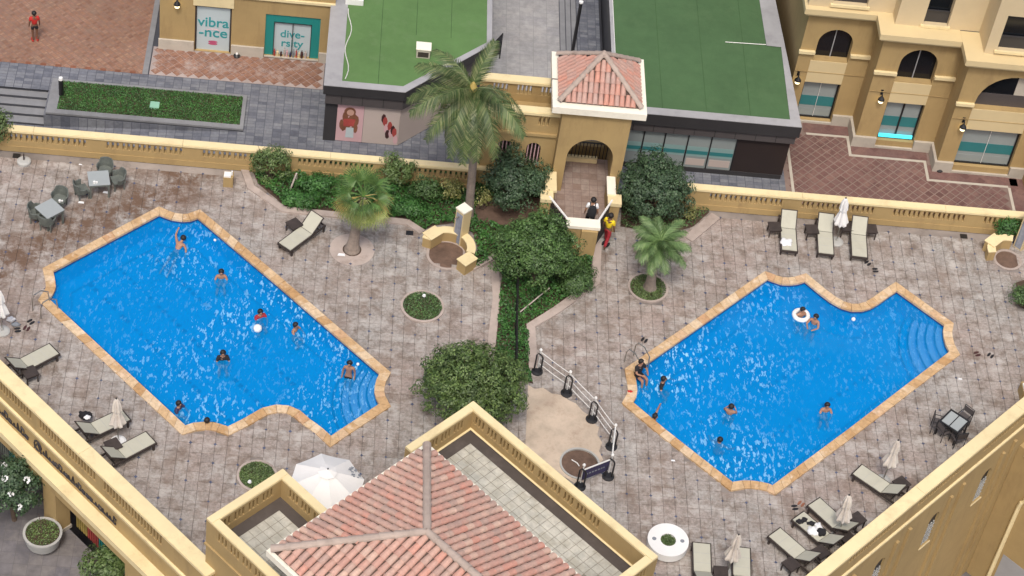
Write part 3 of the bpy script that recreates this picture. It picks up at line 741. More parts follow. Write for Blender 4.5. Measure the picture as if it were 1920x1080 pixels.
# arch heads
for c_ in wlist:
    K = 8
    for sgn in (-1, 1):
        pts = [(c_+sgn*0.30, wz1), (c_+sgn*0.30, wz1+0.3)]+[(c_+sgn*0.30*sin(i*pi/2/K), wz1+0.30*cos(i*pi/2/K)) for i in range(K+1)]
        vs = []; nn = len(pts)
        for yy in (-0.1, 0.16):
            for (a, z) in pts: q = P1+VD*a+nR*yy; vs.append((q.x, q.y, z))
        m.add(vs, [tuple(range(nn)), tuple(range(2*nn-1, nn-1, -1))]+[(i, (i+1)%nn, nn+(i+1)%nn, nn+i) for i in range(nn)])
m.build('wall', M['wall'], tB)
for c_ in wlist:
    m = MB(); lb(m, P1, VD, nR, c_-0.30, 0.03, wz0, c_+0.30, 0.07, wz1+0.3); wn_ = m.build('window', M['black'], tB)
    m = MB()
    for k in range(4): lb(m, P1, VD, nR, c_-0.25+k*0.15, 0.075, wz0, c_-0.205+k*0.15, 0.11, wz1-0.35)
    for k in range(6): lb(m, P1, VD, nR, c_-0.30, 0.111, wz0+0.1+k*0.18, c_+0.30, 0.125, wz0+0.14+k*0.18)
    m.build('grille', M['concrete'], wn_)
    m = MB(); lb(m, P1, VD, nR, c_-0.34, 0.162, wz0-0.06, c_+0.34, 0.20, wz0-0.002); m.build('sill', M['wall_cream'], tB)
    # shallow downpipe-like ribs beside the window
    for off in (0.62, 1.30):
        m = MB(); lb(m, P1, VD, nR, c_+off, 0.162, RZ, c_+off+0.14, 0.27, -0.95 if off < 1 else -0.75); m.build('rib', M['wall'], tB)
# projecting wing at the far end, with an arched opening
pw = (W(1905, 870, -3.0).xy-P1).dot(VD)-0.4
m = MB(); lb(m, P1, VD, nR, pw, 0.17, RZ, pw+4, 6.0, -1.6); m.build('wing', M['wall'], tB)
m = MB(); lb(m, P1, VD, nR, pw-0.06, 0.5, -1.9, pw+0.0, 6.0, -1.75); m.build('wing_moulding', M['cap'], tB)
# two soft arches as thick rings on the wing
K = 14; pts = []
m = MB()
ar = []
for i in range(K+1):
    a = pi*i/K; q = P1+VD*(pw-0.05)+nR*(2.6-1.5*cos(a)); ar.append((q.x, q.y, -4.4+1.5*sin(a)))
m.tube([(ar[0][0], ar[0][1], RZ)]+ar+[(ar[-1][0], ar[-1][1], RZ)], 0.09, 6); m.build('arch_trim', M['cap'], tB)
m = MB(); lb(m, P1, VD, nR, pw-0.012, 1.3, RZ, pw-0.006, 3.9, -7.2); m.build('shutter', M['greyroof'], tB)

# ------------------------------------------------------------------ grounds
def sheet(name, poly, z, mat, kind='structure'):
    m = MB(); poly = ccw([tuple(p[:2]) for p in poly]); m.add([(p[0], p[1], z) for p in poly], [tuple(range(len(poly)))])
    o = m.build(name, M[mat]); o['kind'] = kind; return o
m = MB(); G = 400
m.add([(-G, -60, RZ-0.02), (G, -60, RZ-0.02), (G, G, RZ-0.02), (-G, G, RZ-0.02)], [(0, 1, 2, 3)])
o = m.build('ground', M['lowground']); o['kind'] = 'structure'
sheet('street', [(-40, 20), (-3, 20), (-3, 41), (6.3, 36.6), (-21, 64), (-40, 64)], LZ, 'lowground')
m = MB(); m.prism([(-40, 19.9), (-2.9, 19.9), (-2.9, 42), (-25, 64), (-40, 64)], RZ, LZ-0.004); o = m.build('street_embankment', M['plinth']); o['kind'] = 'structure'
# promenade: body with pavings laid on it
m = MB(); m.prism([(-60, 72.15), (-11.84, 72.15), (-11.84, 70.58), (70, 70.58), (70, 130), (-60, 130)], RZ, PZ-0.02, bottom=True); o = m.build('promenade', M['stonedark']); o['kind'] = 'structure'
m = MB(); m.add([(-60, YW+0.3, -4.0), (-11.85, YW+0.3, -2.62), (-3.7, YW+0.3, PZ-0.01), (19.0, YW+0.3, PZ-0.01), (19.0, 70.55, PZ), (-3.7, 70.55, PZ), (-11.85, 70.55, -2.6), (-60, 70.55, -2.6)], [(0, 1, 6, 7), (1, 2, 5, 6), (2, 3, 4, 5)])
m.add([(-11.85, 70.55, -2.6), (-3.7, 70.55, PZ), (-11.85, 70.55, PZ)], [(0, 1, 2)])
o = m.build('pavement_lower', M['stone']); o['kind'] = 'structure'
# cut the promenade body low under the sloping pavement
sheet('pavement', [(-60, 72.1), (-11.85, 72.1), (-11.85, 70.55), (19.0, 70.55), (19.0, 73.63), (-60, 73.63)], PZ, 'stone')
sheet('brick_paving', [(-60, 73.635), (-7.95, 73.635), (-7.95, 110), (-60, 110)], PZ, 'brick')
# saw-tooth edge stones between brick and grey paving
m = MB()
for k in range(60):
    x = -14.9+k*0.62
    if x > -8.2: break
    m.box(x, 73.62, PZ-0.01, x+0.24, 73.78, PZ+0.006)
o = m.build('edge_sett', M['hairink']); o['kind'] = 'stuff'
m = MB(); m.box(-8.18, 73.64, PZ-0.02, -7.95, 100, PZ+0.012); o = m.build('drain_channel', M['stonekerb']); o['kind'] = 'structure'
sheet('alley_paving', [(6.3, 70.6), (9.6, 70.6), (9.6, 130), (6.3, 130)], PZ+0.004, 'alley')
for k, xx in enumerate((9.6, 9.86, 10.10, 10.34)):
    m = MB(); m.box(xx, 70.6, PZ-0.1, xx+0.24 if k < 3 else 11.35, 130, PZ+0.01+0.04*(k+1)); o = m.build('alley_step', M['stonekerb' if k < 3 else 'stone']); o['kind'] = 'structure'
    m = MB(); m.box(xx-0.03, 70.6, PZ, xx-0.001, 130, PZ+0.012+0.04*(k+1)); o = m.build('step_edge', M['stonedark']); o['kind'] = 'structure'
# salt-marked brick strip in front of the left shops
sh = sheet('brick_strip', [(-7.9, 73.66), (-0.6, 73.66), (-0.6, 75.5), (-7.9, 75.5)], PZ-0.012, 'brickjoint2')
LS = 0.32
lzm = tile_mesh('brick_lozenge', LS, LS, 0.02, M['bricksalt'], gap=0.02)
sp = []
def lozenge(x0, y0, x1, y1, p, test):
    out = []
    c, s_ = cos(pi/4), sin(pi/4); R = int(max(x1-x0, y1-y0)/p)+4; cx, cy = (x0+x1)/2, (y0+y1)/2
    for i in range(-R, R):
        for j in range(-R, R):
            a, b = i*p, j*p; x = cx+c*a-s_*b; y = cy+s_*a+c*b
            if x0 < x < x1 and y0 < y < y1 and test(x, y): out.append((x, y, PZ+0.004, pi/4))
    return out
lay_pieces('brick_lozenge', lzm, lozenge(-7.75, 73.85, -0.75, 75.35, LS, lambda x, y: True), sh, M['bricksalt'])
# lozenge paving on the right, in front of the stepped building
def right_front(x): return 74.15 if x < 22.1 else (73.0 if x < 25.5 else (71.8 if x < 29.3 else 71.0))
rp = sheet('lozenge_paving', [(19.0, YW+0.5), (40, YW+0.5), (40, 74.6), (19.0, 74.6)], PZ-0.002, 'brickjoint')
LS2 = 0.33
lz2 = tile_mesh('brick_lozenge', LS2, LS2, 0.02, M['brickdull'], gap=0.036)
lay_pieces('brick_lozenge', lz2, [s_ for s_ in lozenge(19.35, 68.0, 31.5, 74.2, LS2, lambda x, y: y < right_front(x)-0.62 and x < 28.6)], rp, M['brickdull'])
m = MB()
for (x0, y0, x1, y1) in ((20.2, 73.5, 21.95, 73.62), (21.95, 72.35, 22.07, 73.62), (22.07, 72.35, 25.2, 72.47), (25.2, 71.2, 25.32, 72.47), (25.32, 71.2, 28.75, 71.32), (28.72, 67, 28.84, 71.2), (19.25, 67.0, 19.37, 73.5)):
    m.box(x0, y0, PZ, x1, y1, PZ+0.012)
o = m.build('pale_band', M['plinth']); o.parent = rp
m = MB(); 
for (x0, y0, x1, y1) in ((20.1, 73.64, 22.1, 74.5), (22.1, 72.5, 25.4, 73.5), (25.35, 71.35, 29.2, 72.2), (28.86, 67, 31, 71.8)): m.box(x0, y0, PZ-0.02, x1, y1, PZ+0.006)
o = m.build('border_brick', M['brickdull']); o.parent = rp
# planter with grass and its retaining wall, steps on its left
tp = thing('raised_planter', 'long stone-edged grass planter beyond the left balustrade', 'planter', (-7.7, 71.8, PZ))
PX0, PX1, PY0, PY1 = W(88,200,PZ+0.1).x, W(458,225,PZ+0.1).x, 70.58, 72.75
for nm, bx in (('kerb', (PX0, PY0, PZ-0.9, PX1, PY0+0.26, PZ+0.14)), ('kerb', (PX0, PY1-0.12, PZ-0.2, PX1, PY1, PZ+0.12)), ('kerb', (PX0, PY0+0.262, PZ-0.9, PX0+0.42, PY1-0.122, PZ+0.139)), ('kerb', (PX1-0.16, PY0+0.262, PZ-0.2, PX1, PY1-0.122, PZ+0.139))):
    m = MB(); m.box(*bx); m.build(nm, M['stonekerb'], tp)
m = MB(); m.add([(PX0-0.004, PY0-0.006, PZ-0.9), (PX1, PY0-0.006, PZ-0.9), (PX1, PY0-0.006, PZ+0.06), (PX0-0.004, PY0-0.006, PZ+0.06)], [(0, 1, 2, 3)]); m.build('retaining_face', M['stonedark'], tp)
m = MB(); m.box(PX0+0.4, PY0+0.24, PZ-0.2, PX1-0.15, PY1-0.11, PZ+0.08); m.build('soil', M['soil'], tp)
m = MB(); q = W(290, 195, PZ+0.2); m.box(q.x-0.19, q.y-0.19, PZ+0.05, q.x+0.19, q.y+0.19, PZ+0.17)
tag(m.build('utility_cover', plain('pale_green_plastic', (0.25, 0.48, 0.36), 0.6)), 'small pale green square cover set in the planter grass', 'cover')
for k in range(4):
    m = MB(); m.box(-60, 70.56+k*0.40, -3.4, PX0-0.01, 70.56+(k+1)*0.40-0.002+ (0 if k < 3 else -0.05), PZ-0.50+0.125*k)
    o = m.build('stair_step', M['stonekerb']); o['kind'] = 'structure'
    m = MB(); m.box(-60, 70.553+k*0.40, -3.4, PX0-0.011, 70.559+k*0.40, PZ-0.515+0.125*k); o = m.build('stair_riser', M['stonedark']); o['kind'] = 'structure'
#@@SECTION3
# ================================================================== BUILDINGS BEYOND THE WALL
def XZ(px, py, y):
    d = ROT @ Vector((px-960, -(py-540), -FPX)); k = y/d.y
    return d.x*k, CAM_H+d.z*k
def wall_piece(name, p0, d, n, L, z0, z1, holes, th, mat, parent, back=True):
    """plate L x (z1-z0) with openings (lists of (x,z)); thickness th goes inwards (against n)"""
    outer = [(0, z0), (L, z0), (L, z1), (0, z1)]
    vs = [Vector(p) for p in outer]; ed = [(i, (i+1) % 4) for i in range(4)]
    for H in holes:
        k = len(vs); vs += [Vector(p) for p in H]; ed += [(k+i, k+(i+1) % len(H)) for i in range(len(H))]
    rv, re, rf, *_ = geometry.delaunay_2d_cdt(vs, ed, [], 0, 1e-5)
    fr = []
    for f in rf:
        cx = sum(rv[i].x for i in f)/len(f); cy = sum(rv[i].y for i in f)/len(f)
        if inpoly(cx, cy, outer) and not any(inpoly(cx, cy, H) for H in holes): fr.append(tuple(f))
    def P(x, z, o): q = p0+d*x+n*o; return (q.x, q.y, z)
    m = MB(); m.add([P(v.x, v.y, 0) for v in rv], fr)
    if back: m.add([P(v.x, v.y, -th) for v in rv], [f[::-1] for f in fr])
    for H in [outer]+list(holes):
        k = len(H); m.add([P(a, z, 0) for a, z in H]+[P(a, z, -th) for a, z in H], [(i, (i+1) % k, k+(i+1) % k, k+i) for i in range(k)])
    return m.build(name, M[mat], parent)
def arch(x0, x1, z0, zs, n=14, flat=1.0):
    r = (x1-x0)/2; c = (x0+x1)/2
    return [(x0, z0), (x1, z0)]+[(c+r*cos(pi*i/n), zs+r*flat*sin(pi*i/n)) for i in range(n+1)]
def rect(x0, x1, z0, z1): return [(x0, z0), (x1, z0), (x1, z1), (x0, z1)]
FX = Vector((1, 0)); FN = Vector((0, -1))
def fbox(name, x0, y0, z0, x1, y1, z1, mat, parent, label=None):
    m = MB(); m.box(x0, y0, z0, x1, y1, z1); return m.build(name, M[mat], parent, label=label)
def ftext(txt, x, y, z, size, mat, parent, sx=1.0):
    cu = bpy.data.curves.new('lettering', 'FONT'); cu.body = txt; cu.size = size; cu.extrude = 0.006; cu.align_x = 'CENTER'
    cu.offset = size*0.012
    tmp = bpy.data.objects.new('lettering_outline', cu); COL.objects.link(tmp); bpy.context.view_layer.update()
    me = bpy.data.meshes.new_from_object(tmp.evaluated_get(bpy.context.evaluated_depsgraph_get())); bpy.data.objects.remove(tmp)
    me.materials.clear(); me.materials.append(M[mat]); o = bpy.data.objects.new('lettering', me); COL.objects.link(o)
    o.parent = parent
    o.matrix_basis = parent.matrix_basis.inverted() @ (Matrix.Translation((x, y, z)) @ Matrix.Rotation(pi/2, 4, 'X') @ Matrix.Diagonal((sx, 1, 1, 1)))
    return o
# ---------------- shop building on the left
YL = 75.45
bL = thing('shop_building', 'ochre shop front with two posters in its windows at top left', 'building', (-4, YL, PZ))
X0 = XZ(299, 90, YL)[0]; X1 = -0.35
a0 = XZ(365, 60, YL)[0]; a1 = XZ(433.5, 60, YL)[0]; at = XZ(365, 10, YL)[1]
b0_ = XZ(497, 60, YL)[0]; b1_ = XZ(600, 60, YL)[0]; bt = XZ(497, 26, YL)[1]
wall_piece('wall', Vector((0, YL)), FX, FN, 0.0001+0, 0, 0.0001, [], 0.01, 'wall', bL) if False else None
ow = Vector((X0, YL))
wall_piece('wall', ow, FX, FN, X1-X0, PZ, 5.0, [rect(a0-X0, a1-X0, PZ+0.02, at), rect(b0_-X0, b1_-X0, PZ+0.10, bt)], 0.25, 'wall', bL)
fbox('side_wall', X0, YL+0.25, PZ, X0+0.25, 90, 5.0, 'wall', bL)
fbox('lintel_band', a0-0.08, YL-0.05, at+0.04, a1+0.08, YL-0.002, at+0.62, 'cap', bL)
fbox('moulding', X0, YL-0.10, at+0.66, X1, YL-0.003, at+0.78, 'cap', bL)
for x0, x1 in ((X0-0.04, a0-0.02), (a1+0.02, b0_-0.02), (b1_+0.02, X1)):
    fbox('plinth', x0, YL-0.09, PZ, x1, YL-0.003, PZ+0.52, 'plinth', bL)
w1 = fbox('window', a0, YL+0.12, PZ+0.02, a1, YL+0.16, at, 'posterwhite', bL)
fbox('window_frame', a0+0.001, YL+0.05, PZ+0.02, a0+0.07, YL+0.118, at-0.001, 'frame', bL); fbox('window_frame', a1-0.07, YL+0.05, PZ+0.02, a1-0.001, YL+0.118, at-0.001, 'frame', bL)
fbox('window_frame', a0+0.072, YL+0.05, at-0.07, a1-0.072, YL+0.118, at-0.001, 'frame', bL)
xc = (a0+a1)/2
zz = lambda py: XZ(400, py, YL+0.12)[1]
ftext('vibra', xc, YL+0.112, zz(50), 0.72, 'tealink', bL, 0.92); ftext('-nce', xc, YL+0.112, zz(69), 0.72, 'tealink', bL, 0.98)
m = MB()
zl = zz(80)
for k, (dz, ww, hh) in enumerate(((0.055, 0.20, 0.06), (-0.055, 0.20, 0.07))):
    pts = [(xc+ww*cos(2*pi*i/16), zl+dz+hh*sin(2*pi*i/16)) for i in range(16)]
    m.add([(x, YL+0.113-0.002*k, z) for x, z in pts], [tuple(range(16))])
m.build('lips_logo', plain('lips_pink', (0.50, 0.10, 0.20), 0.5), bL)
m = MB(); pts = [(xc+0.26*cos(pi*i/10), zz(58)+0.10*sin(pi*i/10)) for i in range(11)]
m.tube([(x, YL+0.115, z) for x, z in pts], 0.022, 4); m.build('logo_arc', M['pink'], bL)
# second window: teal surround, white panes, bottles on the sill
fbox('window', b0_+0.38, YL+0.14, PZ+0.10, b1_-0.38, YL+0.18, bt-0.45, 'posterwhite', bL)
fbox('window_frame', b0_+0.001, YL+0.06, PZ+0.101, b0_+0.36, YL+0.16, bt-0.001, 'tealframe', bL); fbox('window_frame', b1_-0.36, YL+0.06, PZ+0.101, b1_-0.001, YL+0.16, bt-0.001, 'tealframe', bL)
fbox('window_frame', b0_+0.362, YL+0.06, bt-0.42, b1_-0.362, YL+0.16, bt-0.001, 'tealframe', bL)
for xx in (b0_+0.36, b1_-0.385, (b0_+b1_)/2-0.01): fbox('mullion', xx, YL+0.04, PZ+0.101, xx+0.025, YL+0.139, bt-0.42, 'black', bL)
fbox('mullion', b0_+0.362, YL+0.04, bt-0.45, b1_-0.362, YL+0.139, bt-0.425, 'black', bL)
zz2 = lambda py: XZ(548, py, YL+0.13)[1]
ftext('dive-', (b0_+b1_)/2, YL+0.133, zz2(71), 0.56, 'tealink', bL, 0.95); ftext('rsity', (b0_+b1_)/2, YL+0.133, zz2(88), 0.56, 'tealink', bL, 0.95)
rnd = random.Random(9)
cols = ['redink', 'cap', 'darkink', 'posterbeige', 'pink', 'navy', 'clothgrey']
x = b0_+0.44; k = 0
while x < b1_-0.46:
    hgt = rnd.uniform(0.28, 0.52); w_ = rnd.uniform(0.06, 0.11)
    m = MB(); m.cyl(x, YL+0.02, PZ+0.1, PZ+0.1+hgt*0.75, w_*0.5, n=8); m.cyl(x, YL+0.02, PZ+0.1+hgt*0.75, PZ+0.1+hgt, w_*0.2, n=8)
    m.build('display_bottle', M[cols[k % 7]], bL); x += w_+0.05; k += 1
fbox('window_sill', b0_, YL-0.06, PZ+0.04, b1_, YL+0.2, PZ+0.098, 'plinth', bL)
def lamp(px, py, y, label):
    x, z = XZ(px, py, y)
    t = thing('wall_lamp', label, 'lamp', (x, y, z), 0, 'wall lamps')
    m = MB(); m.tube([(x, y, z+0.35), (x, y-0.16, z+0.42), (x, y-0.22, z+0.30)], 0.025, 5); m.box(x-0.05, y-0.03, z+0.22, x+0.05, y-0.001, z+0.48); m.build('bracket', M['black'], t)
    m = MB(); m.lathe(x, y-0.22, [(0.03, z+0.30), (0.13, z+0.16), (0.15, z+0.10)], 10); m.build('shade', M['black'], t)
    m = MB(); m.lathe(x, y-0.22, [(0.03, z+0.098), (0.11, z+0.05), (0.10, z-0.03), (0.03, z-0.08)], 10); m.build('globe', M['bulb'], t)
lamp(333, 6, YL, 'dark wall lamp beside the left poster window')
fl = thing('floor_lamp', 'small black and white lamp on the ground by the left shop plinth', 'lamp', W(444, 104, PZ))
q = W(444, 106, PZ); m = MB(); m.lathe(q.x, q.y, [(0.14, PZ), (0.15, PZ+0.06), (0.07, PZ+0.14)], 10); m.build('body', M['black'], fl)
m = MB(); m.lathe(q.x, q.y, [(0.06, PZ+0.142), (0.05, PZ+0.18), (0.01, PZ+0.20)], 10); m.build('lens', M['white'], fl)

# ---------------- kiosks with turf roofs
def kiosk_front_zone(z): pass
KZ = 1.2
kL = thing('kiosk', 'charcoal kiosk with light green turf roof and pink fashion posters', 'building', (3, 72, PZ))
kxa = W(607, 160, KZ).x; kya = 70.25; kxb = 2.75; kxc = 6.25; kyc = kya+(kxc-kxb)
outl = [(kxa, kya), (kxb, kya), (kxc, kyc), (kxc, 95), (kxa, 95)]
m = MB(); m.prism(outl, 0.72, KZ-0.03, bottom=True); m.build('roof_slab', M['fascia'], kL)
m = MB(); m.prism(offset(ccw(outl), -0.10), 0.15, 0.718, bottom=True); m.build('fascia', M['fascia2'], kL)
m = MB()
gx0 = kxa+0.72
inner = [(gx0, kya+0.36), (kxb-0.1, kya+0.36), (kxc-0.22, kyc+0.1), (kxc-0.22, 94.8), (gx0, 94.8)]
ring_o = ccw(outl); 
holed(outl, [inner], KZ, 'roof_edge', M['greyroof'], kL)
m = MB(); m.prism(outl, KZ-0.028, KZ-0.001, top=False); m.build('roof_trim', M['greyroof'], kL)
holed(inner, [], KZ-0.02, 'turf', M['turf_l'], kL)
for k in range(1, 4): m = MB(); m.box(gx0+k*1.45, kyc+0.2 if k > 1 else kya+0.38, KZ-0.018, gx0+k*1.45+0.02, 94, KZ-0.012); m.build('turf_seam', M['leafseam'], kL)
m = MB(); m.tube([(gx0+0.12+0.1*sin(i*0.7), kya+0.5+i*0.28, KZ+0.0) for i in range(17)], 0.02, 4); m.build('cable', M['belt'], kL)
# panel joints of the fascia
for k in range(4):
    xx = kxa+0.75+k*0.85
    if xx < kxb-0.2: fbox('fascia_joint', xx, kya+0.085, 0.16, xx+0.02, kya+0.099, 0.71, 'black', kL)
pf = kya+0.28
fbox('corner_panel', kxa+0.12, pf-0.02, PZ, kxa+0.62, pf+0.3, 0.148, 'fascia', kL)
m = MB(); m.prism([(kxa+0.15, pf+0.301), (kxb-0.05, pf+0.301), (kxc-0.35, kyc+0.25), (kxc-0.35, 94), (kxa+0.15, 94)], PZ, 0.147); m.build('wall', M['fascia'], kL)
p1 = fbox('poster_panel', kxa+0.63, pf, PZ+0.03, kxa+1.72, pf+0.1, 0.145, 'pink', kL)
p2 = fbox('poster_panel', kxa+1.73, pf, PZ+0.03, kxb-0.10, pf+0.1, 0.145, 'posterbeige', kL)
dd = Vector((D45, D45)); dn = Vector((D45, -D45)); c0_ = Vector((kxb-0.08, pf))
m = MB(); lb(m, c0_, dd, dn, 0, -0.10, PZ+0.03, 4.1, 0.0, 0.145); m.build('poster_panel', M['posterbeige'], kL)
def blob(name, mat, pts, off=0.004, p0=Vector((0, pf)), d=FX, n=FN, parent=kL):
    m = MB(); vs = [(*(p0+d*x+n*off), z) for x, z in pts]; m.add(vs, [tuple(range(len(vs)))]); return m.build(name, M[mat], parent)
def ell(cx, cz, rx, rz, n=14, a0=0): return [(cx+rx*cos(2*pi*i/n+a0), cz+rz*sin(2*pi*i/n+a0)) for i in range(n)]
pc = kxa+1.15
rnd = random.Random(4)
for k in range(16):      # long wavy hair
    a = rnd.uniform(-1, 1); xx = pc+a*0.36; zz_ = -0.75-abs(a)*0.35+rnd.uniform(-0.25, 0.35)
    blob('poster_print', 'hairink', ell(xx, zz_, 0.09, 0.28, 8, 0.2*a), 0.004+0.0005*k)
blob('poster_print', 'hairink', ell(pc, -0.34, 0.24, 0.24), 0.014)
blob('poster_print', 'skinink', ell(pc+0.02, -0.38, 0.15, 0.17), 0.016)
blob('poster_print', 'redink', [(pc-0.25, -0.75), (pc+0.25, -0.72), (pc+0.20, -1.1), (pc-0.22, -1.15)], 0.0165)
blob('poster_print', 'posterwhite', [(pc-0.1, -1.2), (pc+0.2, -1.2), (pc+0.22, -1.75), (pc-0.12, -1.75)], 0.0165)
for k in range(9):       # second figure at the corner, legs and dark ribbons
    xx = kxb-0.75+k*0.07; zz_ = -0.9-0.09*k+rnd.uniform(-0.5, 0.4)
    blob('poster_print', ('darkink', 'redink', 'pink')[k % 3], ell(xx, zz_, 0.10, 0.26, 7, k), 0.004+0.001*k)
for k in range(10):
    blob('poster_print', ('redink', 'darkink', 'pink', 'hairink')[k % 4], ell(2.4+0.14*k+rnd.uniform(-.2, .2), -0.6+rnd.uniform(-0.6, 0.5), 0.13, 0.2, 7, k), 0.004+0.001*k, c0_, dd, dn)
# small machine box on the roof
q = W(793, 103, KZ)
t = thing('roof_box', 'small beige ventilation box standing on the left turf roof', 'box', (q.x, q.y, KZ))
fbox('casing', q.x-0.28, q.y-0.2, KZ-0.01, q.x+0.28, q.y+0.25, KZ+0.42, 'plinth', t); fbox('vent_grille', q.x-0.22, q.y-0.212, KZ+0.05, q.x+0.22, q.y-0.202, KZ+0.3, 'frame', t); fbox('lid', q.x-0.31, q.y-0.23, KZ+0.422, q.x+0.31, q.y+0.28, KZ+0.46, 'cap_white', t)
q = W(668, 4, KZ); t = thing('roof_hatch', 'white framed brown hatch on the left turf roof edge', 'hatch', (q.x, q.y, KZ)); fbox('frame', q.x-0.45, q.y-0.2, KZ-0.01, q.x+0.3, q.y+0.9, KZ+0.25, 'white', t); fbox('lid', q.x-0.3, q.y-0.1, KZ+0.252, q.x+0.12, q.y+0.7, KZ+0.28, 'hairink', t)
q = W(925, 112, KZ); t = thing('shade_sail', 'small dark angular shade at the turf roof corner behind the palm', 'shade', (q.x, q.y, KZ))
m = MB(); m.add([(q.x-0.35, q.y-0.3, KZ+0.2), (q.x+0.2, q.y+0.1, KZ+0.25), (q.x+0.22, q.y+0.4, KZ+0.7), (q.x-0.1, q.y+0.2, KZ+0.5)], [(0, 1, 2, 3)]); m.add([(q.x-0.5, q.y-0.36, KZ+0.16), (q.x+0.25, q.y+0.14, KZ+0.21), (q.x+0.3, q.y+0.64, KZ+0.96), (q.x-0.1, q.y+0.24, KZ+0.66)], [(3, 2, 1, 0)]); m.build('sail', M['black'], t)
m = MB(); m.tube([(q.x+0.25, q.y+0.12, KZ-0.01), (q.x+0.28, q.y+0.6, KZ+0.95)], 0.03, 5); m.build('post', M['black'], t)

kR = thing('kiosk', 'charcoal kiosk with dark green turf roof and a row of shop windows', 'building', (15, 72, PZ))
rxa = 11.28; rxb = W(1503, 233, KZ).x; rya = 70.25; ryb = 95
outR = [(rxa, rya), (rxb, rya), (rxb-1.3, ryb), (rxa, ryb)]
m = MB(); m.prism(outR, 0.60, KZ-0.03, bottom=True); m.build('roof_slab', M['fascia'], kR)
m = MB(); m.prism(offset(ccw(outR), -0.10), 0.15, 0.598, bottom=True); m.build('fascia', M['fascia2'], kR)
inR = [(rxa+0.14, rya+0.42), (rxb-0.46, rya+0.42), (W(1462, 85, KZ).x+0.05, 75.3), (W(1437, 83, KZ).x, 75.32), (W(1424, 0, KZ).x, 78.3), (W(1424, 0, KZ).x-0.8, 94.8), (rxa+0.14, 94.8)]
holed(outR, [inR], KZ, 'roof_edge', M['greyroof'], kR); m = MB(); m.prism(outR, KZ-0.028, KZ-0.001, top=False); m.build('roof_trim', M['greyroof'], kR)
holed(inR, [], KZ-0.02, 'turf', M['turf_r'], kR)
m = MB(); m.box(rxa+0.14, rya+0.42, KZ-0.019, rxa+0.16, 94, KZ+0.03); m.build('turf_edging', M['white'], kR)
for k in range(1, 4): m = MB(); m.box(rxa+0.17+k*1.83, rya+0.44, KZ-0.018, rxa+0.19+k*1.83, 94, KZ-0.012); m.build('turf_seam', M['leafseam'], kR)
q0 = W(1360, 79, KZ); q1 = W(1436, 84, KZ); m = MB(); m.tube([(q0.x, q0.y, KZ+0.01), (q1.x, q1.y, KZ+0.01)], 0.02, 4); m.build('cable', M['belt'], kR)
for k in range(9):
    xx = rxa+0.9+k*0.85
    if xx < rxb-0.3: fbox('fascia_joint', xx, rya+0.086, 0.16, xx+0.02, rya+0.099, 0.59, 'black', kR)
pr = rya+0.30
m = MB(); m.prism([(rxa+0.2, pr+0.2), (rxb-0.2, pr+0.2), (rxb-1.4, 94), (rxa+0.2, 94)], PZ, 0.148); m.build('wall', M['fascia'], kR)
xs_ = [XZ(a, 290, pr)[0] for a in (1162, 1200, 1240, 1284, 1328, 1376)]
for i in range(5):
    x0, x1 = xs_[i]+0.03, xs_[i+1]-0.03
    pn = fbox('shop_pane', x0, pr, PZ+0.22, x1, pr+0.05, 0.145, 'shopglass', kR)
    for (z0_, z1_, mt) in ((-1.16, -0.62, 'teallight'), (-1.05, -0.85, 'teal')):
        m = MB(); m.box(x0+0.01, pr-0.004-(0.002 if mt == 'teal' else 0), z0_, x1-0.01, pr-0.001-(0.002 if mt == 'teal' else 0), z1_); m.build('film_band', M[mt], pn)
    if i > 2:
        m = MB(); m.box(x0+0.06, pr-0.008, -1.65, x1-0.06, pr-0.001, -1.28); m.build('film_print', M['posterbeige'], pn)
    fbox('mullion', xs_[i+1]-0.028, pr-0.03, PZ+0.22, xs_[i+1]+0.028, pr+0.06, 0.146, 'black', kR)
fbox('base_rail', xs_[0], pr-0.05, PZ, rxb-0.25, pr+0.1, PZ+0.218, 'fascia', kR)
fbox('side_panel', xs_[5]+0.03, pr-0.01, PZ+0.22, rxb-0.22, pr+0.1, 0.146, 'darkbrown', kR)
# black lamp pole in the alley
q = W(1073, 99, PZ+0.1)
t = thing('light_pole', 'thin black light column in the alley behind the tower roof', 'lamp post', (q.x, q.y, PZ))
ztop = 0.9
m = MB(); m.cyl(q.x, q.y, PZ, PZ+2.9, 0.075, n=10); m.build('pole', M['black'], t); m = MB(); m.cyl(q.x, q.y, PZ+2.902, PZ+2.97, 0.10, n=10); m.build('lamp_head', M['white'], t)
q = W(115, 182, PZ)
t = thing('bollard', 'black bollard with white top at the corner of the grass planter', 'bollard', (q.x, q.y, PZ))
m = MB(); m.cyl(q.x, q.y, PZ, PZ+0.95, 0.10, n=12); m.build('post', M['black'], t); m = MB(); m.cyl(q.x, q.y, PZ+0.952, PZ+1.06, 0.10, 0.08, n=12); m.build('light_cap', M['white'], t)

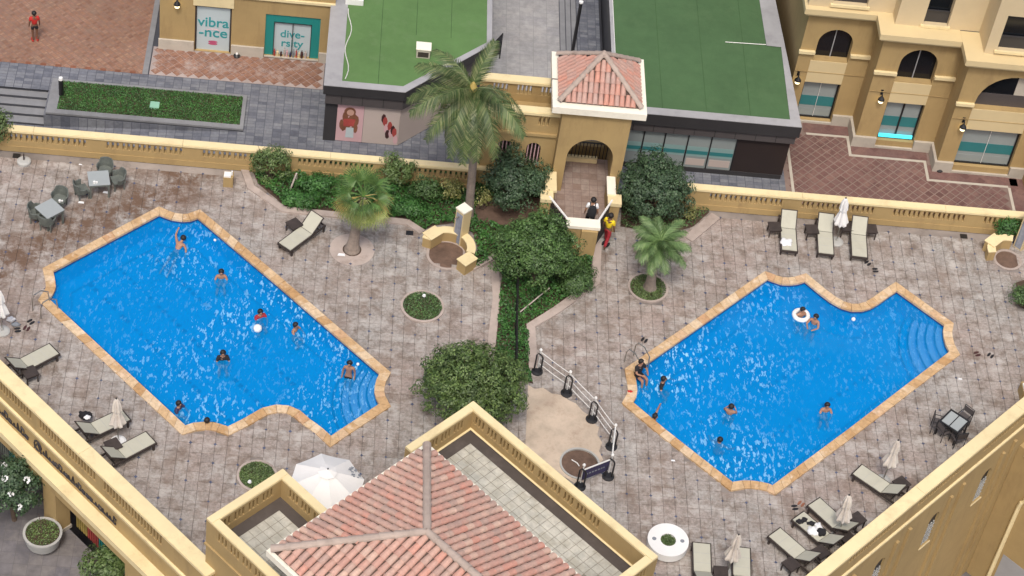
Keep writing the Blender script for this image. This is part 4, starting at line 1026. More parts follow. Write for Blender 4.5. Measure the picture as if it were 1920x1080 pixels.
# ---------------- stepped building on the right
bR_ = thing('apartment_building', 'tall stepped ochre building with arched windows and shops at top right', 'building', (25, 73, PZ))
bays = [  # y, x0, x1
    (74.35, W(1481, 214, PZ).x-0.4, 22.20), (73.12, 22.20, 25.62), (71.95, 25.62, 29.45), (70.95, 29.45, 36.0)]
zcor = XZ(1645, 38, 74.25)[1]; zc2 = XZ(1800, 82, 73.0)[1]
ZC = (zcor+zc2)/2
info = {0: dict(arch=((1525, 111), (1589, 118), (1568, 55.7)), shop=((1508.7, 153), (1577, 158), (1555, 229))),
        1: dict(arch=((1677, 153), (1746.5, 157), (1731, 94)), shop=((1664.7, 190), (1734.6, 198), (1710, 267.5))),
        2: dict(arch=((1825, 201), (1955, 215), (1899, 145)), shop=((1809.5, 242), (1916.5, 250), (1890, 318)))}
for bi, (yb, x0, x1) in enumerate(bays):
    o_ = Vector((x0, yb)); holes = []; A = None
    if bi in info:
        i_ = info[bi]
        xa, za = XZ(*i_['arch'][0], yb); xb, _z = XZ(*i_['arch'][1], yb); xt, zt_ = XZ(*i_['arch'][2], yb)
        za = (za+_z)/2; r_ = (xb-xa)/2; zs = max(za+0.1, zt_-r_); 
        sx0, st_ = XZ(*i_['shop'][0], yb); sx1, st2 = XZ(*i_['shop'][1], yb); _, sb = XZ(*i_['shop'][2], yb); st_ = (st_+st2)/2; sb = max(PZ+0.12, sb)
        holes = [arch(xa-x0, xb-x0, za, zs, flat=(zt_-zs)/r_), rect(sx0-x0, sx1-x0, sb, st_)]
    wall_piece('wall', o_, FX, FN, x1-x0, PZ, ZC, holes, 0.40, 'wall', bR_)
    # return wall towards the street
    if bi > 0: fbox('return_wall', x0, yb+0.402, PZ, x0+0.3, bays[bi-1][0]+0.3, ZC, 'wall', bR_)
    if bi == 0: fbox('return_wall', x0, yb+0.402, PZ, x0+0.3, 90, ZC, 'wall', bR_)
    if bi in info:
        gw = fbox('arched_window', xa-0.1, yb+0.33, za-0.1, xb+0.1, yb+0.37, zt_+0.1, 'glassd', bR_)
        m = MB(); m.box((xa+xb)/2-0.02, yb+0.30, za, (xa+xb)/2+0.02, yb+0.328, zt_); 
        if bi < 2: m.build('mullion', M['greyroof'], gw)
        if bi == 2:
            m = MB(); m.box(xa, yb+0.28, za, xb, yb+0.31, za+0.62); m.build('balcony_screen', M['fascia2'], gw)
            m = MB(); m.box((xa+xb)/2+0.1, yb+0.29, za+0.63, xb, yb+0.32, zt_); m.build('curtain', M['plinth'], gw)
        # cream panel between the arch and the shop window, with a score line
        fbox('cream_panel', sx0-0.0, yb-0.035, st_+0.02, sx1, yb-0.003, za-0.03, 'wall_cream', bR_)
        fbox('panel_groove', x0+0.02, yb-0.05, st_+0.02+(za-st_)*0.45, x1-0.02, yb-0.037, st_+0.05+(za-st_)*0.45, 'wall', bR_)
        zm = za+(zs-za)*0.35+0.02
        for (m0, m1) in ((x0-0.05, xa-0.02), (xb+0.02, x1)):
            if m1 > m0: fbox('string_course', m0, yb-0.14, zm, m1, yb-0.003, zm+0.14, 'cap', bR_)
        # shop window
        pn = fbox('shop_window', sx0, yb+0.25, sb, sx1, yb+0.29, st_, 'shopglass', bR_)
        hh = st_-sb
        for (f0, f1, mt) in ((0.30, 0.55, 'teal'), (0.0, 0.22, 'shopglass')):
            m = MB(); m.box(sx0+0.03, yb+0.240, sb+hh*f0+0.004, sx1-0.03, yb+0.249, sb+hh*f1); m.build('film_band', M[mt], pn)
        m = MB()
        for xx in (sx0+0.001, sx1-0.07): m.box(xx, yb+0.18, sb, xx+0.065, yb+0.248, st_-0.001)
        m.box(sx0+0.07, yb+0.18, st_-0.06, sx1-0.071, yb+0.248, st_-0.001); m.box(sx0+0.07, yb+0.18, sb, sx1-0.071, yb+0.248, sb+0.07)
        m.build('window_frame', M['black'], pn)
        m = MB(); xx = (sx0+sx1)/2; wd = 0.035 if bi == 1 else 0.008; m.box(xx-wd, yb+0.19, sb+0.07, xx+wd, yb+0.239, st_-0.06); m.build('mullion', M['black' if bi == 1 else 'white'], pn)
        if bi == 1:
            m = MB(); m.box(sx0+0.08, yb+0.10, sb+0.10, sx1-0.08, yb+0.16, sb+0.26); m.build('light_strip', M['cyanlight'], pn)
        for (m0, m1) in ((x0-0.1, sx0-0.02), (sx1+0.02, x1)):
            fbox('plinth', m0, yb-0.12, PZ, m1, yb-0.003, PZ+0.55, 'plinth', bR_)
        if bi > 0: fbox('plinth', x0-0.12, yb-0.118, PZ, x0-0.003, bays[bi-1][0]-0.13, PZ+0.549, 'plinth', bR_)
        fbox('threshold', sx0-0.02, yb-0.10, PZ, sx1+0.02, yb+0.3, PZ+0.10, 'plinth', bR_)
    # cornice: fascia and ledge
    xl = x0-0.22
    fbox('cornice', xl, yb-0.30, ZC, x1+(0.0 if bi == 3 else -0.224), yb+1.5, ZC+0.13, 'wall_cream', bR_)
    fbox('cornice', xl-0.10, yb-0.40, ZC+0.132, x1-(0 if bi == 3 else 0.324), yb+1.5, ZC+0.40, 'wall_cream', bR_)
# upper storeys set back behind the ledge
def ybase(px, py): return W(px, py, ZC+0.4).y
ups = [(ybase(1560, 14), bays[0][1]-0.2, 22.0+0.55), (ybase(1720, 49), 22.55, 26.1), (ybase(1850, 100), 26.1, 30.0), (70.9+0.2, 30.0, 36)]
uw = {0: ((1561, 9), (1627, 9), None), 1: ((1730, 46), (1777, 48), None), 2: ((1869, 93), (1945, 100), None)}
for ui, (yu, x0, x1) in enumerate(ups):
    holes = []
    if ui in uw:
        xa, za = XZ(*uw[ui][0][:2], yu); xb, zb = XZ(*uw[ui][1][:2], yu); za = (za+zb)/2
        zh = za+2.6 if ui != 2 else XZ(1893, 30, yu)[1]
        holes = [rect(xa-x0, xb-x0, za, zh)]
        for k in range(1, 3): holes.append(rect(xa-x0, xb-x0, za+3.4*k, zh+3.4*k))
    wall_piece('upper_wall', Vector((x0, yu)), FX, FN, x1-x0, ZC+0.4, ZC+11, holes, 0.4, 'wall_pale', bR_, back=False)
    fbox('upper_return', x0, yu+0.402, ZC+0.4, x0+0.3, (ups[ui-1][0]+0.3) if ui else 90, ZC+11, 'wall_pale', bR_)
    for k in range(3 if ui in uw else 0):
        gw = fbox('window', xa-0.05, yu+0.30, za-0.05+3.4*k, xb+0.05, yu+0.34, zh+0.05+3.4*k, 'glassd', bR_)
        m = MB(); m.box(xa, yu+0.2, za+3.4*k, xb, yu+0.23, za+0.55+3.4*k); m.box(xa, yu+0.17, za+0.552+3.4*k, xb, yu+0.25, za+0.60+3.4*k); m.build('guard_panel', M['fascia'], gw)
        fbox('sill', xa-0.1, yu-0.10, za-0.12+3.4*k, xb+0.1, yu-0.003, za-0.002+3.4*k, 'cap', bR_)
lamp(1650, 184, 73.12, 'lit wall lamp left of the two-pane shop window'); lamp(1803, 236, 71.95, 'lit wall lamp left of the widest shop window at far right'); lamp(1494, 148, 74.35, 'lit wall lamp half hidden by the right turf roof corner')
q = W(1761, 320, PZ); fl = thing('floor_lamp', 'small round black lamp on the brown paving by the right building', 'lamp', q)
m = MB(); m.lathe(q.x, q.y, [(0.15, PZ), (0.16, PZ+0.07), (0.08, PZ+0.16)], 10); m.build('body', M['black'], fl); m = MB(); m.lathe(q.x, q.y, [(0.06, PZ+0.162), (0.03, PZ+0.19)], 10); m.build('lens', M['white'], fl)

# ================================================================== GATE TOWER AND LODGE
FZ = 0.6; YT = 65.85
tw = thing('gate_tower', 'ochre gate tower with pyramid tile roof and a big arched passage', 'tower', (10, YT, FZ))
TZ = 5.1
sa = W(1035.5, 204.5, TZ); sb_ = W(1212, 212, TZ); sc_ = W(1208, 111, TZ); sd_ = W(1035.5, 97, TZ)
sx0, sx1, sy0, sy1 = (sa.x+sd_.x)/2, (sb_.x+sc_.x)/2, (sa.y+sb_.y)/2, (sc_.y+sd_.y)/2
bx0 = XZ(1046, 265, YT)[0]; bx1 = XZ(1183, 235, YT)[0]; by1 = sy1-0.3
axl = XZ(1056, 330, YT)[0]; axr = XZ(1143, 330, YT)[0]; azs = (XZ(1060, 299, YT)[1]+XZ(1146, 295, YT)[1])/2; azt = XZ(1106, 262, YT)[1]
fl_ = (azt-azs)/((axr-axl)/2)
wall_piece('front_wall', Vector((bx0, YT)), FX, FN, bx1-bx0, 0, TZ-0.3, [arch(axl-bx0, axr-bx0, FZ, azs, 18, fl_)], 0.45, 'wall', tw)
wall_piece('back_wall', Vector((bx0, by1)), FX, FN, bx1-bx0, PZ, TZ-0.3, [arch(axl-bx0-0.05, axr-bx0+0.05, FZ, azs, 18, fl_)], 0.35, 'wall', tw)
fbox('side_wall', bx0, YT+0.452, 0, bx0+0.3, by1-0.002, TZ-0.3, 'wall', tw); fbox('side_wall', bx1-0.3, YT+0.452, 0, bx1, by1-0.002, TZ-0.3, 'wall', tw)
fbox('passage_floor', bx0+0.3, YT-0.0, FZ-0.5, bx1-0.3, 67.9, FZ+0.005, 'landing', tw)
fbox('lower_flight', bx0+0.3, 67.905, -1.6, bx1-0.3, by1+1.5, -0.9, 'stone', tw)
# slab frame, then tiled pyramid
m = MB(); m.box(sx0, sy0, TZ-0.30, sx1, sy1, TZ); m.build('roof_slab', M['cap_white'], tw)
m = MB(); m.box(sx0+0.12, sy0+0.12, TZ-0.40, sx1-0.12, sy1-0.12, TZ-0.302); m.build('slab_moulding', M['cap'], tw)
m = MB(); fy = sy0+(sy1-sy0)*0.49; m.box(sx0-0.004, fy, TZ-0.1, sx0+0.34, fy+0.05, TZ+0.012); m.build('slab_joint', M['gutter'], tw)
ix0_, ix1_, iy0_, iy1_ = sx0+0.27, sx1-0.24, sy0+0.32, sy1-0.22
AP = Vector(((ix0_+ix1_)/2-0.02, (iy0_+iy1_)/2, 0)); 
AP.z = zof(1130, 103, AP.y)
def barrel(L, r0, r1, mat, n=6, nm='roof_tile'):
    m = MB(); vs = []
    for (y, r) in ((0, r1), (L, r0)):
        for i in range(n+1):
            a = pi*i/n; vs.append((r*cos(a), y, r*sin(a)*0.85))
    for i in range(n+1):
        a = pi*i/n; vs.append(((r1-0.018)*cos(a), 0, (r1-0.018)*sin(a)*0.85-0.004))
    fs = [(i, i+1, n+2+i, n+1+i) for i in range(n)]+[(i+1, i, 2*n+2+i, 2*n+3+i) for i in range(n)]
    m.add(vs, fs); return m.mesh(nm, mat)
def tile_plane(tri, e0, e1, pitch, course, mesh, parent, out):
    """tri: polygon (3D) of the roof plane; e0->e1 eave line. adds matrices of tiles to out"""
    e0 = Vector(e0); e1 = Vector(e1); ex = (e1-e0).normalized()
    nrm = (Vector(tri[1])-Vector(tri[0])).cross(Vector(tri[2])-Vector(tri[0])).normalized()
    if nrm.z < 0: nrm = -nrm
    up = nrm.cross(ex).normalized()
    if up.z < 0: up = -up
    exx = up.cross(nrm)
    P2 = [((Vector(p)-e0).dot(ex), (Vector(p)-e0).dot(up)) for p in tri]
    mx = max(p[1] for p in P2); L = (e1-e0).length
    nr = int(L/pitch); pt = L/nr; rd = random.Random(len(out)+5)
    x_lo = min(p[0] for p in P2); x_hi = max(p[0] for p in P2)
    for i in range(int(math.floor(x_lo/pt))-1, int(x_hi/pt)+2):
        x = (i+0.5)*pt; y = 0.0; j = 0
        while y < mx:
            if inpoly(x, y+course*0.5, P2):
                o = e0+ex*x+up*(y)+nrm*(0.012)
                tilt = 0.05
                R3 = Matrix((exx, up, nrm)).transposed() @ Matrix.Rotation(-tilt, 3, 'X') @ Matrix.Rotation(rd.uniform(-0.02, 0.02), 3, 'Z')
                out.append(Matrix.Translation(o+nrm*0.02+exx*rd.uniform(-0.008, 0.008)) @ R3.to_4x4())
            y += course; j += 1
def put_tiles(mats4, mesh, parent, mat, name, limit=300):
    def vis(M4):
        p = M4.translation; c = ROT.transposed() @ (p-Vector((0, 0, CAM_H))); u = 960+FPX*c.x/-c.z; v = 540-FPX*c.y/-c.z
        return 0 if (-5 < u < 1925 and -5 < v < 1085) else 1
    mats4 = sorted(mats4, key=lambda q: (vis(q), q.translation.y))
    inv = Matrix.Identity(4)
    p = parent
    chain = Matrix.Identity(4)
    while p is not None: chain = p.matrix_basis @ chain; p = p.parent
    inv = chain.inverted()
    for q in mats4[:limit]:
        o = bpy.data.objects.new(name, mesh); COL.objects.link(o); o.parent = parent; o.matrix_basis = inv @ q
    rest = mats4[limit:]
    if rest:
        mb = MB(); vv = [v.co.copy() for v in mesh.vertices]; ff = [tuple(p_.vertices) for p_ in mesh.polygons]
        for q in rest: mb.add([inv @ (q @ v) for v in vv], ff)
        o = mb.build(name, mat, parent, world=False); o['kind'] = 'stuff'
c00, c10, c11, c01 = Vector((ix0_, iy0_, TZ+0.03)), Vector((ix1_, iy0_, TZ+0.03)), Vector((ix1_, iy1_, TZ+0.03)), Vector((ix0_, iy1_, TZ+0.03))
m = MB(); m.add([c00, c10, c11, c01, AP], [(0, 1, 4), (1, 2, 4), (2, 3, 4), (3, 0, 4)]); m.add([c00-Vector((0, 0, .03)), c10-Vector((0, 0, .03)), c11-Vector((0, 0, .03)), c01-Vector((0, 0, .03))]+[c00, c10, c11, c01], [(0, 1, 5, 4), (1, 2, 6, 5), (2, 3, 7, 6), (3, 0, 4, 7)])
rf = m.build('roof', M['underlay'], tw)
tmesh = barrel(0.46, 0.085, 0.105, M['tile2'])
ms = []
for (A, B) in ((c00, c10), (c10, c11), (c11, c01), (c01, c00)): tile_plane([A, B, AP], A, B, 0.205, 0.42, tmesh, rf, ms)
put_tiles(ms, tmesh, rf, M['tile2'], 'roof_tile')
rmesh = barrel(0.42, 0.10, 0.125, M['ridge'], nm='ridge_tile')
def ridge_run(A, B, mesh, parent, step=0.38, lift=0.07):
    A = Vector(A); B = Vector(B); up = (B-A).normalized(); side = up.cross(Vector((0, 0, 1))).normalized(); nr_ = side.cross(up)
    L = (B-A).length; out = []; k = int(L/step)
    for i in range(k):
        R3 = Matrix((side, up, nr_)).transposed(); out.append(Matrix.Translation(A+up*(i*L/k)+nr_*lift) @ R3.to_4x4())
    put_tiles(out, mesh, parent, M['ridge'], 'ridge_tile')
for c in (c00, c10, c11, c01): ridge_run(c, AP, rmesh, rf)
m = MB(); m.lathe(AP.x, AP.y, [(0.16, AP.z-0.02), (0.14, AP.z+0.1), (0.05, AP.z+0.2)], 10); m.build('finial', M['ridge'], rf, world=True)
# railing behind the passage, over the drop
bkY = by1+0.55
KY = 67.72
fbox('back_kerb', bx0+0.35, KY-0.1, FZ+0.006, bx1-0.75, KY+0.1, FZ+0.22, 'cap', tw)
m = MB()
x = bx0+0.45
while x < bx1-0.4: m.tube([(x, KY, FZ+0.2), (x, KY, FZ+1.0)], 0.018, 5); x += 0.14
m.tube([(bx0+0.4, KY, FZ+1.0), (bx1-0.4, KY, FZ+1.0)], 0.03, 6); m.build('back_railing', M['black'], tw)
# landing in front, with posts, cheek walls and diagonal railings
ld = thing('gate_landing', 'raised brick landing with white capped parapet and diagonal railings before the arch', 'landing', (10, 65, 0))
Lp = [W(*q, FZ) for q in ((1036, 358), (1027, 380), (1064, 408), (1120, 420), (1152, 382), (1150, 364))]
Lp[0].y = YT-0.003; Lp[-1].y = YT-0.003
m = MB(); m.prism([(p.x, p.y) for p in Lp], -0.02, FZ+0.004); m.build('landing_floor', M['landing'], ld)
CZ = 1.62
def capbox(x0, y0, x1, y1, z0, z1, mat='cap'):
    fbox('pedestal', x0, y0, 0, x1, y1, z0, 'wall', ld); fbox('pedestal_cap', x0-0.05, y0-0.05, z0+0.001, x1+0.05, y1+0.05, z1, mat, ld)
qa = W(1034, 326, CZ); capbox(qa.x-0.20, qa.y-0.9, qa.x+0.15, min(qa.y+0.1, YT-0.06), CZ-0.12, CZ)
qb = W(1026, 366, CZ); capbox(qb.x-0.20, qb.y-0.15, qb.x+0.20, qb.y+0.28, CZ-0.22, CZ-0.05)
qc = W(1144, 338, CZ); capbox(qc.x-0.08, W(1144, 362, CZ).y, qc.x+0.16, YT-0.06, CZ-0.12, CZ, 'cap_white')
qd = W(1153, 372, CZ); capbox(qd.x-0.22, qd.y-0.2, qd.x+0.22, qd.y+0.25, CZ-0.22, CZ-0.05)
# front parapet
f0 = W(1064, 407, CZ); f1 = W(1123, 412, CZ)
capbox(f0.x, f0.y-0.42, f1.x, f0.y-0.05, CZ-0.14, CZ, 'cap_white')
fbox('pedestal', (f0.x+f1.x)/2-0.04, f0.y-0.56, 0, f1.x-0.03, f0.y-0.424, CZ-0.16, 'wall', ld)
for (P, Q) in (((qb.x+0.1, qb.y), (f0.x+0.02, f0.y-0.1)), ((qd.x-0.1, qd.y-0.05), (f1.x-0.02, f1.y-0.05))):
    P = Vector(P); Q = Vector(Q); m = MB(); m.tube([(P.x, P.y, CZ-0.06), (Q.x, Q.y, CZ-0.02)], 0.045, 6); m.build('handrail', M['white'], ld)
    m = MB(); k = 12
    for i in range(1, k):
        q = P.lerp(Q, i/k); m.tube([(q.x, q.y, 0.05), (q.x, q.y, CZ-0.07)], 0.016, 4)
    for zz_ in (0.15, 0.55, 0.95, 1.3): m.tube([(P.x, P.y, zz_), (Q.x, Q.y, zz_)], 0.016, 4)
    m.build('railing_bars', M['black'], ld)
    m = MB(); dv = (Q-P).normalized(); nv = Vector((-dv.y, dv.x)); lb(m, P, dv, nv, 0.02, -0.01, 0.05, (Q-P).length-0.02, 0.01, CZ-0.2); m.build('mesh_panel', M['fascia'], ld)
# lodge left of the tower
lg = thing('gate_lodge', 'flat roofed ochre lodge with pierced parapets left of the gate tower', 'building', (7, 67, 0))
YG = 66.36
lx0 = XZ(896, 240, YG)[0]; lx1 = bx0-0.003; lt = (XZ(900, 208, YG)[1]+XZ(1035, 222, YG)[1])/2+0.25
nx0, nz0 = XZ(945, 300, YG); aw = XZ(931, 285, YG)[0]; ab = XZ(958, 285, YG)[0]; az_ = XZ(945, 263, YG)[1]
cw = XZ(985, 290, YG)[0]; cb_ = XZ(1012, 290, YG)[0]
rr_ = (ab-aw)/2
wall_piece('front_wall', Vector((lx0, YG)), FX, FN, lx1-lx0, 0, lt-1.0, [arch(aw-lx0, ab-lx0, 1.3, az_-rr_), arch(cw-lx0, cb_-lx0, 1.3, az_-rr_)], 0.3, 'wall', lg)
for (u0, u1) in ((aw, ab), (cw, cb_)):
    gw = fbox('window', u0-0.05, YG+0.20, 1.25, u1+0.05, YG+0.23, az_+0.05, 'darkbrown', lg)
    m = MB()
    for k in range(4): m.box(u0+0.05+k*(u1-u0)/4, YG+0.10, 1.3, u0+0.09+k*(u1-u0)/4, YG+0.13, az_-0.02)
    m.build('window_grille', M['pink'], gw)
zcn = XZ(1000, 250, YG)[1]
fbox('string_course', lx0-0.08, YG-0.10, zcn-0.06, lx1-0.02, YG-0.003, zcn+0.06, 'wall', lg)
fbox('base_ledge', lx0-0.10, YG-0.14, 1.0, lx1-0.02, YG-0.003, 1.14, 'cap', lg)
fbox('side_wall', lx0, YG+0.302, 0, lx0+0.3, 68.6, lt-1.0, 'wall', lg)
fbox('roof', lx0+0.3, YG+0.301, lt-1.25, lx1, 68.6, lt-1.05, 'wall', lg)
fbox('corner_pilaster', lx0-0.07, YG-0.07, 1.145, lx0+0.22, YG-0.0035, lt-1.02, 'cap', lg)
Lq = lx1-lx0
balustrade(lg, (lx0, YG+0.12), (lx1, YG+0.12), lt-0.998, lt, 0.24, [0.15+0.95*k for k in range(3)], ng=1, slot_h=0.45, capth=0.14, drop=0.1, plinth=0, gpitch=0.9, cap_over=0.08, slot_w=0.09, pitch=0.16, group=3)
yb2 = W(1034, 156, lt).y
balustrade(lg, (lx0, yb2+0.12), (lx1, yb2+0.12), lt-1.3, lt, 0.24, [0.35+0.95*k for k in range(3)], ng=1, slot_h=0.45, capth=0.14, drop=0.1, plinth=0, gpitch=0.9, cap_over=0.08, slot_w=0.09, pitch=0.16, group=4)

# ================================================================== CENTRAL PAVILION (bottom)
pv = thing('pool_pavilion', 'ochre pavilion with tiled hip roof and parapet terraces at bottom centre', 'building', (6, 46, 0))
PVZ = 3.5; FLZ = 2.58; EZ = 4.35
Nn = W(888, 751, PVZ).xy; Ee = W(1234, 1043, PVZ).xy; s_u = Nn.x+Nn.y
k_ = (Ee-Nn).dot(UD); Ee = Nn+UD*k_
F_ = W(800, 837, EZ).xy; Wc = W(509, 1031, EZ).xy; s_f = F_.x+F_.y
wlen = (F_-Wc).dot(VD); Wc = F_-VD*wlen
# big terrace: parapet from under the roof round N to E and back
th = 0.3; h = th/2
Nc = Nn-UD*0+Vector((0, 0)); 
Nci = Nn+UD*h-VD*h      # centre line corner
Eci = Ee-UD*h-VD*h
Wbl = (Nn-W(755, 832, PVZ).xy).dot(VD)
A0 = Nci-VD*(Wbl-h)
def par(p0, p1, bays, th=0.3, zb=2.2, ztop=PVZ, **kw):
    return balustrade(pv, p0, p1, zb, ztop, th, bays, slot_w=0.085, pitch=0.165, group=3, gpitch=0.60, slot_h=0.42, back=True, cap_over=0.0, capth=0.10, drop=0.10, plinth=0, **kw)
par(A0, Nci-VD*(h+0.002), [0.15], ng=4)
LU = (Eci-Nci).length
par(Nci-UD*h, Eci+UD*h, [0.35+3.05*k for k in range(int((LU-0.4)//3.05))], ng=5)
par(Eci-VD*(h+0.002), Eci-VD*5.0, [0.15], ng=4)
# outside skin of the block
def upoly(pts): return [tuple(p) for p in pts]
In = Nci+UD*h-VD*h
big = [Nn-VD*(Wbl), Nn, Ee, Ee-VD*7, Nn-VD*7]
m = MB(); m.prism([tuple(p) for p in [Nn-VD*Wbl+VD*0.01, Nn-VD*0.01-UD*0+UD*0.005, Ee-UD*0.01-VD*0.005, Ee-VD*7, Nn-VD*7+UD*3]], 0, FLZ-0.35); m.build('outer_wall', M['wall'], pv)
# gutter and terrace floors
gut = sheet('terrace_gutter', [Nn-VD*6+UD*0.05, Nn+UD*0.05, Ee-VD*0.05, Ee-VD*6], FLZ-0.05, 'gutter'); del gut['kind']; gut.parent = pv; gut.matrix_basis = pv.matrix_basis.inverted()
cb = sheet('floor_curb', [Nn-VD*6+UD*0.3, Nn+UD*0.3-VD*0.3, Nn+UD*0.38-VD*0.38, Nn-VD*6+UD*0.38], FLZ, 'cap'); del cb['kind']; cb.parent = pv; cb.matrix_basis = pv.matrix_basis.inverted()
cb = sheet('floor_curb', [Nn+UD*0.3-VD*0.3, Ee-UD*0.3-VD*0.3, Ee-UD*0.3-VD*0.38, Nn+UD*0.38-VD*0.38], FLZ, 'cap'); del cb['kind']; cb.parent = pv; cb.matrix_basis = pv.matrix_basis.inverted()
def terrace(corner_far, usign, vsign, nu, nv, z, p=0.335):
    base = MB(); a = corner_far
    pts = [a, a+UD*(usign*nu*p), a+UD*(usign*nu*p)+VD*(vsign*nv*p), a+VD*(vsign*nv*p)]
    base.prism([tuple(q) for q in pts], z-0.045, z-0.012); bb = base.build('terrace_floor', M['grout'], pv)
    mesh = tile_mesh('terrace_tile', p, p, 0.02, M['terrace'], gap=0.016)
    sp = []
    for i in range(nu):
        for j in range(nv):
            q = a+UD*(usign*(i+0.5)*p)+VD*(vsign*(j+0.5)*p); sp.append((q.x, q.y, z, pi/4))
    inv = pv.matrix_basis.inverted()
    sp.sort(key=lambda s: s[1])
    def vis(s):
        c = ROT.transposed() @ (Vector(s[:3])-Vector((0, 0, CAM_H))); u = 960+FPX*c.x/-c.z; v = 540-FPX*c.y/-c.z; return -5 < u < 1925 and -5 < v < 1085
    for s in sp:
        if not vis(s): continue
        o = bpy.data.objects.new('terrace_tile', mesh); COL.objects.link(o); o.parent = pv
        o.matrix_basis = inv @ (Matrix.Translation(s[:3]) @ Matrix.Rotation(s[3], 4, 'Z'))
tcorner = Nn+UD*0.80-VD*0.80
terrace(tcorner, 1, -1, 23, 9, FLZ)
# small terrace on the left
Ns = W(530, 878, PVZ).xy; Ws = W(381, 965, PVZ).xy; ls = (Ns-Ws).dot(VD); Ws = Ns-VD*ls
Nsi = Ns+UD*h-VD*h; Wsi = Ws+UD*h+VD*h
par(Wsi-VD*h, Nsi+VD*h, [0.25], ng=4)
par(Nsi+UD*(h+0.002), Nsi+UD*3.6, [0.3], ng=5)
par(Wsi+UD*(h+0.002), Wsi+UD*7, [0.2, 3.5], ng=5)
m = MB(); m.prism([tuple(q) for q in (Ws+UD*0.006+VD*0.006, Ns+UD*0.006-VD*0.006, Ns+UD*8-VD*0.006, Ws+UD*8+VD*0.006)], LZ, FLZ-0.35); m.build('outer_wall', M['wall'], pv)
m = MB(); lb(m, Ws, UD, -VD, -0.02, 0.001, FLZ-0.42, 8, 0.06, FLZ-0.32); m.build('moulding', M['wall'], pv)
gut = sheet('terrace_gutter', [Ws+UD*0.05+VD*0.05, Ns+UD*0.05-VD*0.05, Ns+UD*6-VD*0.05, Ws+UD*6+VD*0.05], FLZ-0.05, 'gutter'); del gut['kind']; gut.parent = pv; gut.matrix_basis = pv.matrix_basis.inverted()
terrace(Ns+UD*0.72-VD*0.72, 1, -1, 14, int((ls-1.05)/0.335), FLZ)
# hip roof
RH = 1.55; half = wlen/2
apex = F_-VD*half+UD*half
az = zof(800, 1000, apex.y); 
RLEN = 9.0
def V3(p, z): return Vector((p.x, p.y, z))
Ap = V3(apex, az); Rg = V3(apex+UD*RLEN, az)
Fe = V3(F_, EZ); We = V3(Wc, EZ); Fr = V3(F_+UD*(RLEN+half), EZ); Wr = V3(Wc+UD*(RLEN+half), EZ)
m = MB(); m.add([Fe, We, Ap, Fr, Rg, Wr], [(0, 2, 1), (0, 3, 4, 2), (1, 2, 4, 5)])
rf = m.build('roof', M['underlay'], pv)
# eave board, white
m = MB(); oc = [tuple(q) for q in (F_-UD*0.13+VD*0.13, Wc-UD*0.13-VD*0.13, Wc-VD*0.13+UD*(RLEN+half), F_+VD*0.13+UD*(RLEN+half))]
m.prism(oc, EZ-0.30, EZ-0.02, bottom=True); m.build('eave', M['cap_white'], pv)
m = MB(); m.prism([tuple(q) for q in (F_+UD*0.35-VD*0.35, Wc+UD*0.35+VD*0.35, Wc+VD*0.35+UD*(RLEN+half), F_-VD*0.35+UD*(RLEN+half))], 0, EZ-0.302); m.build('wall', M['wall'], pv)
tm2 = barrel(0.40, 0.105, 0.128, M['tile'])
ms = []
def clipvis(q):
    p = q.translation; c = ROT.transposed() @ (p-Vector((0, 0, CAM_H))); u = 960+FPX*c.x/-c.z; v = 540-FPX*c.y/-c.z; return v < 1110
for poly, a_, b_ in (([Fe, Ap, We], We, Fe), ([Fe, Fr, Rg, Ap], Fe, Fr), ([We, Wr, Rg, Ap], Wr, We)): tile_plane(poly, a_, b_, 0.27, 0.355, tm2, rf, ms)
ms = [q for q in ms if clipvis(q)]
put_tiles(ms, tm2, rf, M['tile'], 'roof_tile')
rm2 = barrel(0.50, 0.12, 0.15, M['ridge'], nm='ridge_tile')
for (a_, b_) in ((Fe, Ap), (We, Ap), (Rg, Ap)): ridge_run(a_, b_, rm2, rf, 0.45, 0.09)
#@@SECTION4
# ================================================================== VEGETATION
def rsphere(r):
    while True:
        v = Vector((r.uniform(-1, 1), r.uniform(-1, 1), r.uniform(-1, 1)))
        if 0.05 < v.length < 1: return v.normalized()
def leaf(mb, p, nrm, size, r, asp=0.55):
    a = nrm.orthogonal().normalized(); a = Matrix.Rotation(r.uniform(0, 2*pi), 3, nrm) @ a; b = nrm.cross(a)
    L = size*r.uniform(0.7, 1.3); w_ = L*asp
    mb.add([p-a*L*0.5, p+b*w_*0.5, p+a*L*0.5, p-b*w_*0.5], [(0, 1, 2, 3)])
def crown(c, rad, clumps, per, size, mat, parent, seed, flat=1.0, clump_r=0.26, lower=-0.55, name='crown', asp=0.55):
    """uneven crown of leaf clumps round c (world), radii rad"""
    r = random.Random(seed); mb = MB(); c = Vector(c)
    for k in range(clumps):
        u = rsphere(r)
        if u.z < lower: u.z = -u.z*0.5
        q = r.uniform(0.62, 1.0) if r.random() < 0.82 else r.uniform(0.2, 0.6)
        bumpf = 1+0.10*sin(3*u.x*2+seed)+0.10*sin(4*u.y+seed*2)
        cc = c+Vector((u.x*rad[0], u.y*rad[1], u.z*rad[2]))*q*bumpf
        cr = clump_r*r.uniform(0.6, 1.3)
        for i in range(per):
            v = rsphere(r); p = cc+Vector((v.x, v.y, v.z*0.8))*cr*r.uniform(0.55, 1.0)
            n_ = (v+u*0.8+Vector((0, 0, 0.5))+rsphere(r)*0.6).normalized()
            leaf(mb, p, n_, size, r, asp)
    return mb.build(name, mat, parent)
